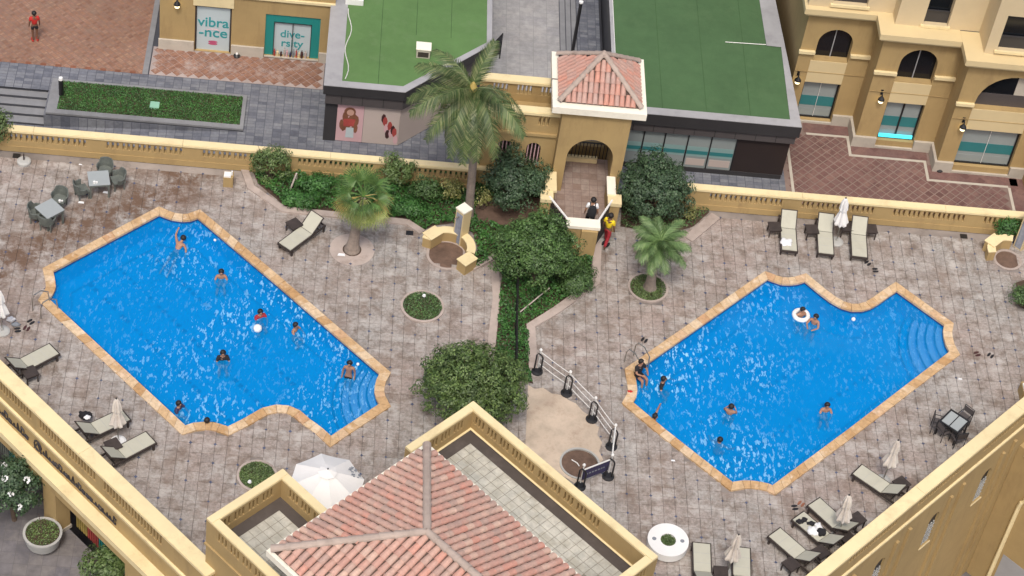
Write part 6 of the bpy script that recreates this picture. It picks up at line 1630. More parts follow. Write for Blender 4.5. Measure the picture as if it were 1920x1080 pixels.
for (px, py, rz, lab) in ((552,419,0.7,'dark side table beside the lounger near the fan palm'), (56,697,0.6,'dark side table by the uppermost lounger on the left wall'), (212,833,0.6,'dark side table behind the umbrella base on the left'),
    (1453,424,0.1,'leftmost dark side table before the right wall'), (1523,429,0.1,'dark side table between the towel lounger and the middle lounger'), (1588,424,0.05,'dark side table half hidden by the white closed umbrella'), (1633,428,0.05,'dark side table right of the rightmost lounger by the right wall'),
    (1691,905,0.65,'dark side table at the head of the lone lounger, lower right'), (1608,972,0.65,'dark side table at the head of the empty lounger, near the wall'), (1585,1003,0.65,'dark side table between the clothes lounger and the wall'), (1540,1034,0.65,'dark side table at the head of the third lounger, lower right'), (1484,1057,0.7,'dark stool below the lowest diagonal lounger'), (1352,1072,0.0,'dark side table between the two loungers at the bottom edge')):
    q = W(px, py, 0.44); ST((q.x, q.y, 0), rz, lab, 'dark wicker side tables')
# closed umbrellas
def umbrella(px, py, tpx, tpy, label, fold='canvas', base_c='concrete', seed=0):
    b = W(px, py, 0); zt = zof(tpx, tpy, b.y); tx = XZ(tpx, tpy, b.y)[0]; zt = max(1.8, min(3.0, zt))
    t = thing('umbrella', label, 'umbrella', (b.x, b.y, 0), 0, 'closed umbrellas'); lean = ((tx-b.x)/zt, 0)
    m = MB(); m.tube([(b.x, b.y, 0.1), (b.x+lean[0]*zt, b.y, zt)], 0.024, 6); m.build('pole', M['steel'], t)
    m = MB(); m.lathe(b.x, b.y, [(0.28, 0.003), (0.28, 0.05), (0.20, 0.09), (0.05, 0.10), (0.04, 0.2)], 20); m.build('base', M[base_c], t)
    m = MB(); k0 = zt*0.42; prof = [(0.20, k0), (0.25, k0+0.10), (0.19, k0+0.35), (0.10, k0+(zt-k0)*0.5), (0.15, k0+(zt-k0)*0.55), (0.12, zt-0.25), (0.06, zt-0.04), (0.02, zt)]
    m.lathe(b.x, b.y, prof, 24, ripple=7, amp=0.28, lean=lean); cn = m.build('canopy', M[fold], t)
    m = MB(); zz_ = k0+(zt-k0)*0.5; m.lathe(b.x, b.y, [(0.10, zz_-0.02), (0.10, zz_+0.03)], 12, lean=lean); m.build('tie', M['belt'], cn)
    m = MB(); m.lathe(b.x, b.y, [(0.03, zt+0.001), (0.035, zt+0.04), (0.01, zt+0.07)], 8, lean=lean); m.build('finial', M['black'], t)
    return t
umbrella(1568, 454, 1586, 372, 'white closed umbrella between two loungers before the right wall')
umbrella(4, 622, -2, 545, 'white closed umbrella cut by the left edge')
umbrella(222, 829, 218, 748, 'weathered beige closed umbrella between two loungers on the left', 'canvas_old', 'white')
umbrella(1655, 902, 1684, 826, 'weathered closed umbrella beside the lone lounger, lower right', 'canvas_old')
umbrella(1572, 1005, 1592, 929, 'weathered closed umbrella leaning over the empty lounger, lower right', 'canvas_old')
umbrella(1362, 1078, 1385, 1003, 'weathered closed umbrella between the bottom edge loungers', 'canvas_old')
q = W(45, 303, 0.05); t = thing('umbrella_stand', 'round grey umbrella base without umbrella in the upper left deck corner', 'umbrella stand', (q.x, q.y, 0)); m = MB(); m.lathe(q.x, q.y, [(0.27, 0.003), (0.27, 0.10), (0.2, 0.14), (0.05, 0.15)], 20); m.build('base', M['concrete'], t); m = MB(); m.tube([(q.x, q.y, 0.14), (q.x, q.y, 0.45)], 0.03, 6); m.build('socket', M['frame'], t)
# open white umbrella beside the pavilion
uc = W(614, 889, 2.45); t = thing('open_umbrella', 'open white octagonal umbrella beside the pavilion roof', 'umbrella', (uc.x, uc.y, 0))
R8 = 1.28; n8 = 8; 
for i in range(n8):
    m = MB(); a0 = 2*pi*i/n8+0.2; a1 = 2*pi*(i+1)/n8+0.2; K = 5; vs = [(uc.x, uc.y, 2.62)]; fs = []
    for k in range(1, K+1):
        f_ = k/K; 
        for j in range(5):
            a = j/4; p = Vector((cos(a0), sin(a0))).lerp(Vector((cos(a1), sin(a1))), a)*R8*f_; sag = -0.035*sin(pi*a)*f_
            vs.append((uc.x+p.x, uc.y+p.y, 2.62-0.62*f_**1.15+sag))
    for j in range(4): fs.append((0, 1+j, 2+j))
    for k in range(K-1):
        for j in range(4): fs.append((1+5*k+j, 6+5*k+j, 7+5*k+j, 2+5*k+j))
    m.add(vs, fs); m.build('canopy_panel', M['canvas'], t)
    m = MB(); m.tube([(uc.x, uc.y, 2.585), (uc.x+cos(a0)*R8*0.99, uc.y+sin(a0)*R8*0.99, 1.975)], 0.012, 4); m.build('rib', M['steel'], t)
m = MB(); m.lathe(uc.x, uc.y, [(0.32, 2.56), (0.10, 2.66), (0.02, 2.70)], 16, ripple=8, amp=0.05); m.build('vent_cap', M['canvas'], t)
m = MB(); m.tube([(uc.x, uc.y, 0.05), (uc.x, uc.y, 2.56)], 0.03, 8); m.build('pole', M['steel'], t); m = MB(); m.lathe(uc.x, uc.y, [(0.02, 2.702), (0.025, 2.75), (0.005, 2.78)], 8); m.build('finial', M['black'], t)
r = random.Random(5); m = MB()
for k in range(16):
    a = radians(24)+r.uniform(-0.22, 0.26); f_ = r.uniform(0.66, 0.9); x = uc.x+cos(a)*R8*f_; y = uc.y+sin(a)*R8*f_; z = 2.62-0.62*f_**1.15+0.012
    m.obox((x, y, z), (0.05*r.uniform(0.4, 1.1), 0, -0.012), (0, 0.03*r.uniform(0.4, 1), 0), (0, 0, 0.003))
m.build('grey_print', M['clothgrey'], t)['kind'] = 'stuff'

# grey wicker tables and chairs, upper left
def wtable():
    t = thing('patio_table', 'x', 'table'); t['group'] = 'wicker tables'
    m = MB(); m.box(-0.40, -0.40, 0.70, 0.40, 0.40, 0.725); m.build('glass_top', M['tabletop'], t, world=False)
    m = MB(); m.box(-0.39, -0.39, 0.62, 0.39, 0.39, 0.699); m.build('apron', M['wicker'], t, world=False)
    for x in (-0.37, 0.31):
        for y in (-0.37, 0.31): m = MB(); m.box(x, y, 0, x+0.06, y+0.06, 0.619); m.build('leg', M['wicker'], t, world=False)
    return t
def wchair():
    t = thing('patio_chair', 'x', 'chair'); t['group'] = 'wicker chairs'
    m = MB(); m.box(-0.24, -0.24, 0.36, 0.24, 0.24, 0.42); m.build('seat', M['wicker'], t, world=False)
    m = MB(); vs = []; K = 14
    for i in range(K+1):
        a = radians(-20+220*i/K); hgt = 0.80 if 30 < -20+220*i/K < 150 else 0.62
        for (rr, z) in ((0.25, 0.34), (0.30, hgt), (0.34, hgt), (0.28, 0.34)): vs.append((rr*cos(a), rr*sin(a)*1.0, z))
    fs = []
    for i in range(K):
        for k in range(4): fs.append((4*i+k, 4*i+(k+1) % 4, 4*i+4+(k+1) % 4, 4*i+4+k))
    fs += [(0, 1, 2, 3), (4*K+3, 4*K+2, 4*K+1, 4*K)]
    m.add(vs, fs); m.build('backrest', M['wicker'], t, world=False)
    for x, y in ((-0.22, -0.22), (0.18, -0.22), (-0.22, 0.16), (0.18, 0.16)): m = MB(); m.box(x, y, 0, x+0.04, y+0.04, 0.359); m.build('leg', M['wicker'], t, world=False)
    return t
WT = Maker(wtable); WC = Maker(wchair)
def face(a, b): return atan2(b.y-a.y, b.x-a.x)+pi/2      # chair opens along -y
TA = W(185, 334, 0.72); TB = W(93, 391, 0.72)
WT((TA.x, TA.y, 0), 0.22, 'grey square table nearest the left balustrade wall', 'wicker tables'); WT((TB.x, TB.y, 0), 0.78, 'grey square table standing cornerwise, further from the wall', 'wicker tables')
for (px, py, T_, lab) in ((197,318,TA,'grey green wicker chair with its back to the left balustrade'), (221,336,TA,'grey green wicker chair right of the table nearest the wall'), (153,354,TA,'grey green wicker chair left of the table nearest the wall'),
    (112,372,TB,'grey wicker chair above the cornerwise table'), (68,399,TB,'grey wicker chair left of the cornerwise table'), (88,413,TB,'grey wicker chair tucked under the lower side of the cornerwise table')):
    q = W(px, py, 0.42); WC((q.x, q.y, 0), face(q, T_), lab, 'wicker chairs')
for (px, py, z, lab) in ((177, 343, 0.73, 'white cup on the table nearest the left wall'), (112, 378, 0.43, 'white and black pieces on the chair above the cornerwise table')):
    q = W(px, py, z); m = MB(); m.cyl(q.x, q.y, z-0.003, z+0.08, 0.05, n=10); m.cyl(q.x+0.09, q.y+0.02, z-0.003, z+0.05, 0.04, n=8); tag(m.build('cup', M['white']), lab, 'cup')
# dark metal dining set, right
q = W(1790, 789, 0.74)
t = thing('metal_table', 'dark metal table with glass top near the lower right wall', 'table', (q.x, q.y, 0), radians(-40))
m = MB()
for (a, b, c, d_) in ((-0.42, -0.42, 0.42, -0.36), (-0.42, 0.36, 0.42, 0.42), (-0.42, -0.359, -0.36, 0.359), (0.36, -0.359, 0.42, 0.359)): m.box(a, b, 0.68, c, d_, 0.74)
m.box(-0.03, -0.359, 0.68, 0.0, 0.359, 0.735); m.build('frame', M['black'], t, world=False)
m = MB(); m.box(-0.359, -0.359, 0.70, 0.359, 0.359, 0.71); m.build('glass_top', M['teallight'] if False else M['tabletop'], t, world=False)
for x in (-0.41, 0.36):
    for y in (-0.41, 0.36): m = MB(); m.box(x, y, 0, x+0.05, y+0.05, 0.679); m.build('leg', M['black'], t, world=False)
def mchair():
    t = thing('metal_chair', 'x', 'chair'); t['group'] = 'dark metal chairs'
    m = MB(); m.box(-0.22, -0.22, 0.42, 0.22, 0.22, 0.45); m.build('seat', M['fascia2'], t, world=False)
    m = MB(); m.tube([(-0.21, 0.21, 0), (-0.21, 0.23, 0.85), (0.21, 0.23, 0.85), (0.21, 0.21, 0)], 0.018, 5); m.build('back_frame', M['black'], t, world=False)
    m = MB(); m.box(-0.19, 0.215, 0.55, 0.19, 0.23, 0.80); m.build('backrest', M['fascia2'], t, world=False)
    for x in (-0.20, 0.20): m = MB(); m.tube([(x, -0.2, 0), (x, -0.2, 0.62), (x, 0.2, 0.64)], 0.016, 5); m.build('armrest', M['black'], t, world=False)
    return t
MC = Maker(mchair)
for (px, py, lab) in ((1807, 783, 'dark metal chair behind the glass table, towards the wall'), (1771, 805, 'dark metal chair left of the glass table'), (1797, 818, 'dark metal chair below the glass table'), (1760, 793, 'dark metal chair at the upper left side of the glass table')):
    p = W(px, py, 0.44); MC((p.x, p.y, 0), face(p, q), lab, 'dark metal chairs')
# barrier stands with belts
bp = [((1007,697),(1014,671)), ((1062,738),(1067,704)), ((1109,787),(1112,751)), ((1146,838),(1148,804)), ((1140,894),(1143,866)), ((1087,913),(1092,893))]
bpos = []
bl_lab = ['first barrier stand, at the planting strip end of the line', 'second barrier stand, on the upper edge of the sand patch', 'third barrier stand, at the right of the sand patch', 'fourth barrier stand, at the bend of the line', 'barrier stand holding the right end of the navy banner', 'barrier stand holding the left end of the navy banner']
for i, ((bx, by), (tx_, ty_)) in enumerate(bp):
    b = W(bx, by, 0); bpos.append(b); t = thing('barrier_stand', bl_lab[i], 'barrier stand', (b.x, b.y, 0), 0, 'barrier stands around the sand patch')
    m = MB(); m.lathe(b.x, b.y, [(0.22, 0.003), (0.22, 0.04), (0.12, 0.07)], 14); m.build('base', M['black'], t)
    dx = 0.12; m = MB(); m.tube([(b.x-dx, b.y, 0.05), (b.x-dx*0.9, b.y+0.05, 0.86), (b.x-dx*0.4, b.y+0.06, 0.93), (b.x+dx*0.6, b.y-0.02, 0.90), (b.x+dx, b.y-0.05, 0.80), (b.x+dx, b.y-0.03, 0.05)], 0.032, 6); m.build('loop_frame', M['black'], t)
    m = MB(); m.tube([(b.x+0.02, b.y+0.16, 0.003), (b.x+0.02, b.y+0.16, 0.98)], 0.028, 6); m.build('post', M['belt'], t); m = MB(); m.lathe(b.x+0.02, b.y+0.16, [(0.055, 0.981), (0.06, 1.03), (0.03, 1.08)], 10); m.build('cap', M['white'], t)
for i in range(3):
    t = thing('belt_barrier', ('white belts between the first and second barrier stands', 'white belts between the second and third barrier stands', 'white belts between the third and fourth barrier stands')[i], 'barrier belt', bpos[i].lerp(bpos[i+1], 0.5), 0, 'white barrier belts')
    for z in (0.30, 0.62, 0.92):
        A = bpos[i]+Vector((0.02, 0.16, z)); B = bpos[i+1]+Vector((0.02, 0.16, z)); m = MB(); mid = A.lerp(B, 0.5)-Vector((0, 0, 0.02)); m.tube([A, mid, B], 0.017, 4); m.build('belt', M['belt'], t)
A = bpos[3]+Vector((0.02, 0.16, 0.95)); B = bpos[4]+Vector((0.02, 0.16, 0.9)); m = MB(); m.tube([A, B], 0.03, 5); tag(m.build('barrier_pole', M['belt']), 'white bar from the bend stand down to the banner stand', 'pole')
A = bpos[5]+Vector((0.02, 0.05, 0)); B = bpos[4]+Vector((-0.05, 0.05, 0)); t = thing('banner', 'navy fabric banner with pale writing strung between two barrier stands', 'banner', A.lerp(B, 0.5))
d3 = (B-A).normalized(); m = MB(); lb(m, A.xy, d3.xy.normalized(), Vector((-d3.y, d3.x)), 0, -0.01, 0.32, (B-A).length, 0.01, 0.86); m.build('cloth', M['navy'], t)
m = MB(); lb(m, A.xy, d3.xy.normalized(), Vector((-d3.y, d3.x)), 0, -0.02, 0.862, (B-A).length, 0.02, 0.90); m.build('top_rail', M['belt'], t)
m = MB(); r = random.Random(3); x = 0.15
while x < (B-A).length-0.2:
    w_ = r.uniform(0.05, 0.12); lb(m, A.xy, d3.xy.normalized(), Vector((-d3.y, d3.x)), x, -0.014, 0.55, x+w_, -0.011, 0.62); x += w_+0.04
m.build('writing', M['clothgrey'], t)['kind'] = 'stuff'
# pool ladders
def ladder(px, py, ang, label):
    q = W(px, py, 0.05); t = thing('pool_ladder', label, 'ladder', (q.x, q.y, 0), ang)
    for y in (-0.25, 0.25): m = MB(); m.tube([(-0.45, y, 0.0), (-0.45, y, 0.55), (-0.35, y, 0.78), (-0.05, y, 0.80), (0.25, y, 0.55), (0.30, y, 0.1), (0.30, y, -0.9)], 0.024, 6); m.build('handrail', M['steel'], t, world=False)
    for z in (-0.3, -0.55, -0.8): m = MB(); m.box(0.27, -0.25, z, 0.35, 0.25, z+0.03); m.build('tread', M['steel'], t, world=False)
ladder(1196, 684, radians(-45), 'steel pool ladder at the left corner of the right pool'); ladder(88, 578, radians(45), 'steel pool ladder at the left corner of the left pool')

# ================================================================== SMALL THINGS ON THE DECK
def lump(px, py, z, rx, ry, rz_, mat, label, cat, nm, seed=1, group=None):
    q = W(px, py, z); r = random.Random(seed); bm = bmesh.new(); bmesh.ops.create_icosphere(bm, subdivisions=3, radius=1)
    for v in bm.verts:
        k = 1+0.22*sin(v.co.x*5+seed)*sin(v.co.y*4+seed*2)+0.12*r.uniform(-1, 1); v.co = Vector((v.co.x*rx*k, v.co.y*ry*k, max(-0.25, v.co.z)*rz_*k))
    me = bpy.data.meshes.new(nm); bm.to_mesh(me); bm.free(); me.materials.append(M[mat]); me.shade_smooth()
    o = bpy.data.objects.new(nm, me); COL.objects.link(o); o.location = (q.x, q.y, z+0.25*rz_); tag(o, label, cat, group); return o
lump(1474, 455, 0.365, 0.24, 0.22, 0.09, 'clothwhite', 'crumpled white towel on the leftmost lounger by the right wall', 'towel', 'towel', 1)
lump(1499, 979, 0.365, 0.13, 0.10, 0.08, 'clothblack', 'black garment at the foot of the clothes-strewn lounger', 'clothes', 'garment', 2)
lump(1508, 975, 0.365, 0.11, 0.10, 0.07, 'clothblack', 'second black garment on the strewn lounger, a little further up', 'clothes', 'garment', 3)
lump(1521, 982, 0.365, 0.18, 0.09, 0.06, 'clothblack', 'flat black garment in the middle of the strewn lounger', 'clothes', 'garment', 4)
lump(1526, 996, 0.365, 0.24, 0.20, 0.10, 'clothwhite', 'crumpled white towel hanging off the strewn lounger', 'towel', 'towel', 5)
lump(1534, 988, 0.365, 0.12, 0.16, 0.09, 'clothwhite', 'small white cloth beside the black bag on the strewn lounger', 'towel', 'towel', 6)
lump(1540, 999, 0.40, 0.17, 0.15, 0.16, 'clothblack', 'black bag at the backrest of the strewn lounger', 'bag', 'bag', 7)
lump(160, 781, 0.30, 0.24, 0.17, 0.16, 'clothblack', 'black bag at the head of the second lounger on the left', 'bag', 'bag', 8)
lump(164, 783, 0.52, 0.12, 0.10, 0.05, 'clothwhite', 'white cloth lying on the black bag on the left', 'towel', 'towel', 9)
lump(20, 600, 0.02, 0.16, 0.12, 0.10, 'clothwhite', 'white towel on the deck at the left edge', 'towel', 'towel', 10)
lump(30, 609, 0.02, 0.17, 0.10, 0.08, 'clothgrey', 'dark grey clothes on the deck at the left edge', 'clothes', 'garment', 11)
def slippers(px, py, rz, mat, label, sep=0.14):
    q = W(px, py, 0); t = thing('slippers', label, 'footwear', (q.x, q.y, 0), rz)
    for y in (-sep/2, sep/2): m = MB(); m.lathe(0, 0, [(0.06, 0.004), (0.06, 0.03)], 10); mm = m.build('slipper', M[mat], t, world=False); mm.location = (0, y, 0); mm.scale = (2.0, 0.8, 1)
for (px, py, rz, mat, lab) in ((33,619,0.3,'clothblack','pair of dark slippers at the far left below the umbrella base'), (50,616,1.2,'darkink','pair of brown slippers between left ladder and umbrella base'), (58,604,0.8,'clothblack','single pair of dark slippers nearest the left ladder'),
    (1208,638,1.0,'clothblack','black slippers by the upper left side of the right pool'), (1490,952,0.2,'clothblack','black slippers at the foot of the strewn lounger'), (1502,945,0.9,'hairink','brown slippers beside the black ones at the strewn lounger'),
    (1641,507,0.1,'clothblack','black slippers below the rightmost lounger of three'), (1627,494,0.7,'clothblack','dark slippers right at the foot of the rightmost lounger'), (1832,664,0.4,'darkink','brown slippers by the steps end of the right pool'), (1857,667,0.9,'clothblack','dark slippers furthest right of the right pool')):
    slippers(px, py, rz, mat, lab)
for i, (px, py, s_, lab) in enumerate(((199,361,0.13,'white napkin on the deck right of the wicker chairs'), (152,380,0.12,'white napkin on the deck below the left wicker chair'), (640,478,0.15,'white litter by the fan palm foot'), (1800,711,0.08,'white litter right of the right pool'), (1262,864,0.08,'small white litter left of the lower right pool edge'), (151,309,0.07,'tiny white litter near the left wall'))):
    q = W(px, py, 0); m = MB(); m.add([(q.x-s_, q.y-s_*0.4, 0.012), (q.x+s_, q.y-s_*0.5, 0.02), (q.x+s_*0.8, q.y+s_*0.5, 0.012), (q.x-s_*0.7, q.y+s_*0.4, 0.03)], [(0, 1, 2, 3)]); tag(m.build('litter', M['clothwhite']), lab, 'litter')
q = W(1181, 734, 0.05); lump(1181, 734, 0.05, 0.09, 0.05, 0.03, 'red', 'small red cloth on the left coping of the right pool', 'cloth', 'red_cloth', 12)
# balls and float rings
def ball(px, py, z, r_, label): q = W(px, py, z); bm = bmesh.new(); bmesh.ops.create_uvsphere(bm, u_segments=20, v_segments=12, radius=r_); me = bpy.data.meshes.new('ball'); bm.to_mesh(me); bm.free(); me.materials.append(M['white']); me.shade_smooth(); o = bpy.data.objects.new('ball', me); COL.objects.link(o); o.location = (q.x, q.y, WZ+r_*0.6); tag(o, label, 'ball')
ball(483, 618, -0.1, 0.16, 'white ball floating in the middle of the left pool')
ball(1600, 599, -0.1, 0.08, 'small white ball floating under the curved upper edge of the right pool')
ball(671, 683, -0.1, 0.06, 'small white float near the steps of the left pool'); ball(403, 450, -0.1, 0.05, 'tiny white float at the upper edge of the left pool')

# planter pot and coloured slat fences on the street
q = W(80, 1002, LZ+0.7); t = thing('planter_pot', 'large round grey planter bowl with a thin sapling on the left street', 'planter', (q.x, q.y, LZ))
m = MB(); m.lathe(q.x, q.y, [(0.36, LZ), (0.58, LZ+0.3), (0.66, LZ+0.68), (0.66, LZ+0.76)], 30); m.build('bowl', M['concrete'], t); ring((q.x, q.y), 0.60, 0.69, LZ+0.77, LZ+0.83, 'concrete', 'rim', t)
m = MB(); m.cyl(q.x, q.y, LZ+0.761, LZ+0.785, 0.598, n=30); m.build('soil', M['soil'], t)
mb = MB(); r = random.Random(8)
for k in range(900): a, qq = r.uniform(0, 2*pi), 0.58*sqrt(r.random()); leaf(mb, Vector((q.x+qq*cos(a), q.y+qq*sin(a), LZ+0.80+0.06*r.random())), (rsphere(r)*0.7+Vector((0, 0, 1))).normalized(), 0.06, r, 0.6)
mb.build('low_plants', M['leaf_mid'], t)['kind'] = 'stuff'
m = MB(); m.tube([(q.x-0.02, q.y, LZ+0.78), (q.x-0.05, q.y, LZ+1.3), (q.x-0.12, q.y+0.05, LZ+1.8)], 0.02, 5, r1=0.008); m.tube([(q.x-0.05, q.y, LZ+1.3), (q.x+0.1, q.y, LZ+1.6)], 0.012, 4); m.build('sapling', M['bark'], t)
cols_ = ['tealframe', 'wicker', 'redink', 'frond_dry', 'teal', 'frond_bright']
slm = {}
def slatfence(a, b, label, pal, z=1.5, off=0.0):
    A = P0+UD*a+nL*(-0.35); t = thing('slat_fence', label, 'fence', (A.x, A.y, LZ), 0, 'coloured slat fences'); x = a; k = 0
    while x < b:
        q = P0+UD*x+nL*(-0.35); c_ = pal[(k//5) % len(pal)]
        if c_ not in slm: m_ = MB(); m_.obox((0, 0, 0.75), (0.035*D45, -0.035*D45, 0), (0.02*D45, 0.02*D45, 0), (0, 0, 0.75)); slm[c_] = m_.mesh('slat', M[c_])
        o = bpy.data.objects.new('slat', slm[c_]); COL.objects.link(o); o.parent = t; o.location = (q.x-A.x, q.y-A.y, 0); x += 0.13; k += 1
    m = MB()
    for zz_ in (0.25, 1.25): lb(m, P0, UD, nL, a, -0.40, LZ+zz_, b, -0.375, LZ+zz_+0.06)
    m.build('rail', M['frame'], t)
slatfence(c0-gap+0.45, c0-0.55, 'slat fence of teal and grey slats in the arcade left of the column', ['wicker', 'teal', 'teal', 'wicker'])
slatfence(c0+0.45, c0+gap-0.55, 'slat fence of yellow, red and green slats in the arcade right of the column', ['frond_dry', 'redink', 'tealframe', 'wicker', 'tealframe'])

# ================================================================== PEOPLE
def skinned(name, joints, edges, mat, parent, root=0, sub=1):
    me = bpy.data.meshes.new(name); me.from_pydata([j[0] for j in joints], edges, []); me.materials.append(M[mat])
    o = bpy.data.objects.new(name, me); COL.objects.link(o); o.parent = parent
    md = o.modifiers.new('skin', 'SKIN'); md.use_smooth_shade = True
    sk = me.skin_vertices[0].data
    for i, j in enumerate(joints): sk[i].radius = (j[1], j[1] if len(j) < 3 else j[2]); sk[i].use_root = (i == root)
    sb = o.modifiers.new('sub', 'SUBSURF'); sb.levels = sub; sb.render_levels = sub
    return o
def person(loc, yaw, label, pose='stand', h=1.7, skin='skin', top=None, bottom='clothblack', hair='hair', pitch=0.0, cat='person', arms='down', extra=None, long_legs=False):
    t = thing('person', label, cat, loc, yaw)
    k = h/1.75
    V = lambda x, y, z: Vector((x, y, z))*k
    # local: facing -y, z up from the feet
    pel = V(0, 0, 0.95); wst = V(0, 0, 1.08); chs = V(0, 0.01, 1.32); nek = V(0, 0, 1.47); nk2 = V(0, -0.01, 1.53); hd = V(0, -0.02, 1.62); ht_ = V(0, -0.01, 1.70)
    sL, sR = V(0.17, 0, 1.41), V(-0.17, 0, 1.41); hL, hR = V(0.09, 0, 0.92), V(-0.09, 0, 0.92)
    if arms == 'down': eL, wL = V(0.23, 0.02, 1.14), V(0.24, -0.06, 0.90); eR, wR = V(-0.23, 0.02, 1.14), V(-0.24, -0.06, 0.90)
    elif arms == 'out': eL, wL = V(0.40, -0.08, 1.28), V(0.52, -0.28, 1.22); eR, wR = V(-0.40, -0.08, 1.28), V(-0.52, -0.28, 1.22)
    elif arms == 'front': eL, wL = V(0.25, -0.16, 1.22), V(0.12, -0.38, 1.24); eR, wR = V(-0.25, -0.16, 1.22), V(-0.12, -0.38, 1.24)
    elif arms == 'swim': eL, wL = V(0.36, -0.05, 1.62), V(0.40, -0.10, 1.88); eR, wR = V(-0.36, 0.05, 1.26), V(-0.42, 0.0, 1.05)
    if pose == 'stand': kL, aL, fL = V(0.10, -0.02, 0.50), V(0.10, 0.02, 0.08), V(0.11, -0.14, 0.03); kR, aR, fR = V(-0.10, -0.02, 0.50), V(-0.10, 0.02, 0.08), V(-0.11, -0.14, 0.03)
    elif pose == 'walk': kL, aL, fL = V(0.09, -0.16, 0.52), V(0.09, -0.22, 0.09), V(0.10, -0.37, 0.05); kR, aR, fR = V(-0.09, 0.08, 0.49), V(-0.09, 0.28, 0.14), V(-0.10, 0.18, 0.03)
    elif pose == 'crouch':   # bent knees, as when standing low in the water
        kL, aL, fL = V(0.16, -0.34, 0.74), V(0.14, -0.12, 0.38), V(0.15, -0.27, 0.33); kR, aR, fR = V(-0.16, -0.34, 0.74), V(-0.14, -0.12, 0.38), V(-0.15, -0.27, 0.33)
    elif pose == 'float': kL, aL, fL = V(0.12, 0.05, 0.50), V(0.16, 0.12, 0.10), V(0.17, 0.10, -0.06); kR, aR, fR = V(-0.12, -0.02, 0.50), V(-0.13, 0.02, 0.08), V(-0.14, 0.02, -0.08)
    elif pose == 'sit': kL, aL, fL = V(0.11, -0.42, 0.97), V(0.11, -0.46, 0.55), V(0.12, -0.60, 0.50); kR, aR, fR = V(-0.11, -0.42, 0.97), V(-0.12, -0.46, 0.55), V(-0.12, -0.60, 0.50)
    X = Matrix.Identity(3)
    off = Vector((0, 0, 0))
    if pitch: X = Matrix.Rotation(pitch, 3, 'X')
    if pose == 'crouch': off = -V(0, 0, 0.33)
    if pose == 'sit': off = -V(0, 0, 0.86)
    T = lambda p: X @ p + off
    r = k
    hand = lambda w_, e_: w_+(w_-e_).normalized()*0.09*k
    J = [(T(pel), .125*r, .10*r), (T(wst), .115*r, .085*r), (T(chs), .15*r, .10*r), (T(nek), .07*r, .06*r), (T(nk2), .055*r), (T(hd), .085*r, .095*r), (T(ht_), .07*r),
         (T(sL), .062*r), (T(eL), .043*r), (T(wL), .030*r), (T(hand(wL, eL)), .034*r, .018*r), (T(sR), .062*r), (T(eR), .043*r), (T(wR), .030*r), (T(hand(wR, eR)), .034*r, .018*r),
         (T(hL), .088*r), (T(kL), .058*r), (T(aL), .038*r), (T(fL), .040*r, .025*r), (T(hR), .088*r), (T(kR), .058*r), (T(aR), .038*r), (T(fR), .040*r, .025*r), (T(hd+V(0, -0.10, -0.01)), .016*r)]
    E_ = [(0, 1), (1, 2), (2, 3), (3, 4), (4, 5), (5, 6), (2, 7), (7, 8), (8, 9), (9, 10), (2, 11), (11, 12), (12, 13), (13, 14), (0, 15), (15, 16), (16, 17), (17, 18), (0, 19), (19, 20), (20, 21), (21, 22), (5, 23)]
    skinned('body', J, E_, skin, t)
    # hair: a cap over skull, sides and back
    bm = bmesh.new(); bmesh.ops.create_uvsphere(bm, u_segments=14, v_segments=9, radius=0.118*k)
    for v in list(bm.verts):
        if v.co.y < -0.03*k and v.co.z < 0.045*k: v.co *= 0.75
    me = bpy.data.meshes.new('hair'); bm.to_mesh(me); bm.free(); me.materials.append(M[hair]); me.shade_smooth()
    o = bpy.data.objects.new('hair', me); COL.objects.link(o); o.parent = t; o.location = T(hd+V(0, 0.018, 0.035)); o.rotation_euler = (pitch, 0, 0)
    g = 0.014*k
    if bottom:
        q = 0.55 if not long_legs else 0.95
        JB = [(T(pel+V(0, 0, 0.05)), .13*r+g, .105*r+g), (T(pel), .13*r+g, .105*r+g), (T(hL), .092*r+g), (T(hL.lerp(kL, q)), .068*r+g), (T(hR), .092*r+g), (T(hR.lerp(kR, q)), .068*r+g)]
        EB = [(0, 1), (1, 2), (2, 3), (1, 4), (4, 5)]
        if long_legs: JB += [(T(kL.lerp(aL, 0.9)), .05*r+g), (T(kR.lerp(aR, 0.9)), .05*r+g)]; EB += [(3, 6), (5, 7)]
        skinned('shorts' if not long_legs else 'trousers', JB, EB, bottom, t)
    if top:
        JT = [(T(pel+V(0, 0, 0.06)), .128*r+g, .10*r+g), (T(wst), .12*r+g, .09*r+g), (T(chs), .155*r+g, .105*r+g), (T(nek-V(0, 0, 0.03)), .08*r, .07*r), (T(sL), .066*r+g), (T(sL.lerp(eL, 0.7)), .052*r+g), (T(sR), .066*r+g), (T(sR.lerp(eR, 0.7)), .052*r+g)]
        skinned('shirt', JT, [(0, 1), (1, 2), (2, 3), (2, 4), (4, 5), (2, 6), (6, 7)], top, t)
    if extra: extra(t, T, V, k)
    return t
def shoes(mat):
    def f(t, T, V, k):
        for sx in (-1, 1):
            bm = bmesh.new(); bmesh.ops.create_uvsphere(bm, u_segments=10, v_segments=6, radius=0.09); me = bpy.data.meshes.new('shoe'); bm.to_mesh(me); bm.free(); me.materials.append(M[mat])
            o = bpy.data.objects.new('shoe', me); COL.objects.link(o); o.parent = t; o.location = (0.10*sx, -0.06, 0.06); o.scale = (0.6, 1.7, 0.65)
    return f
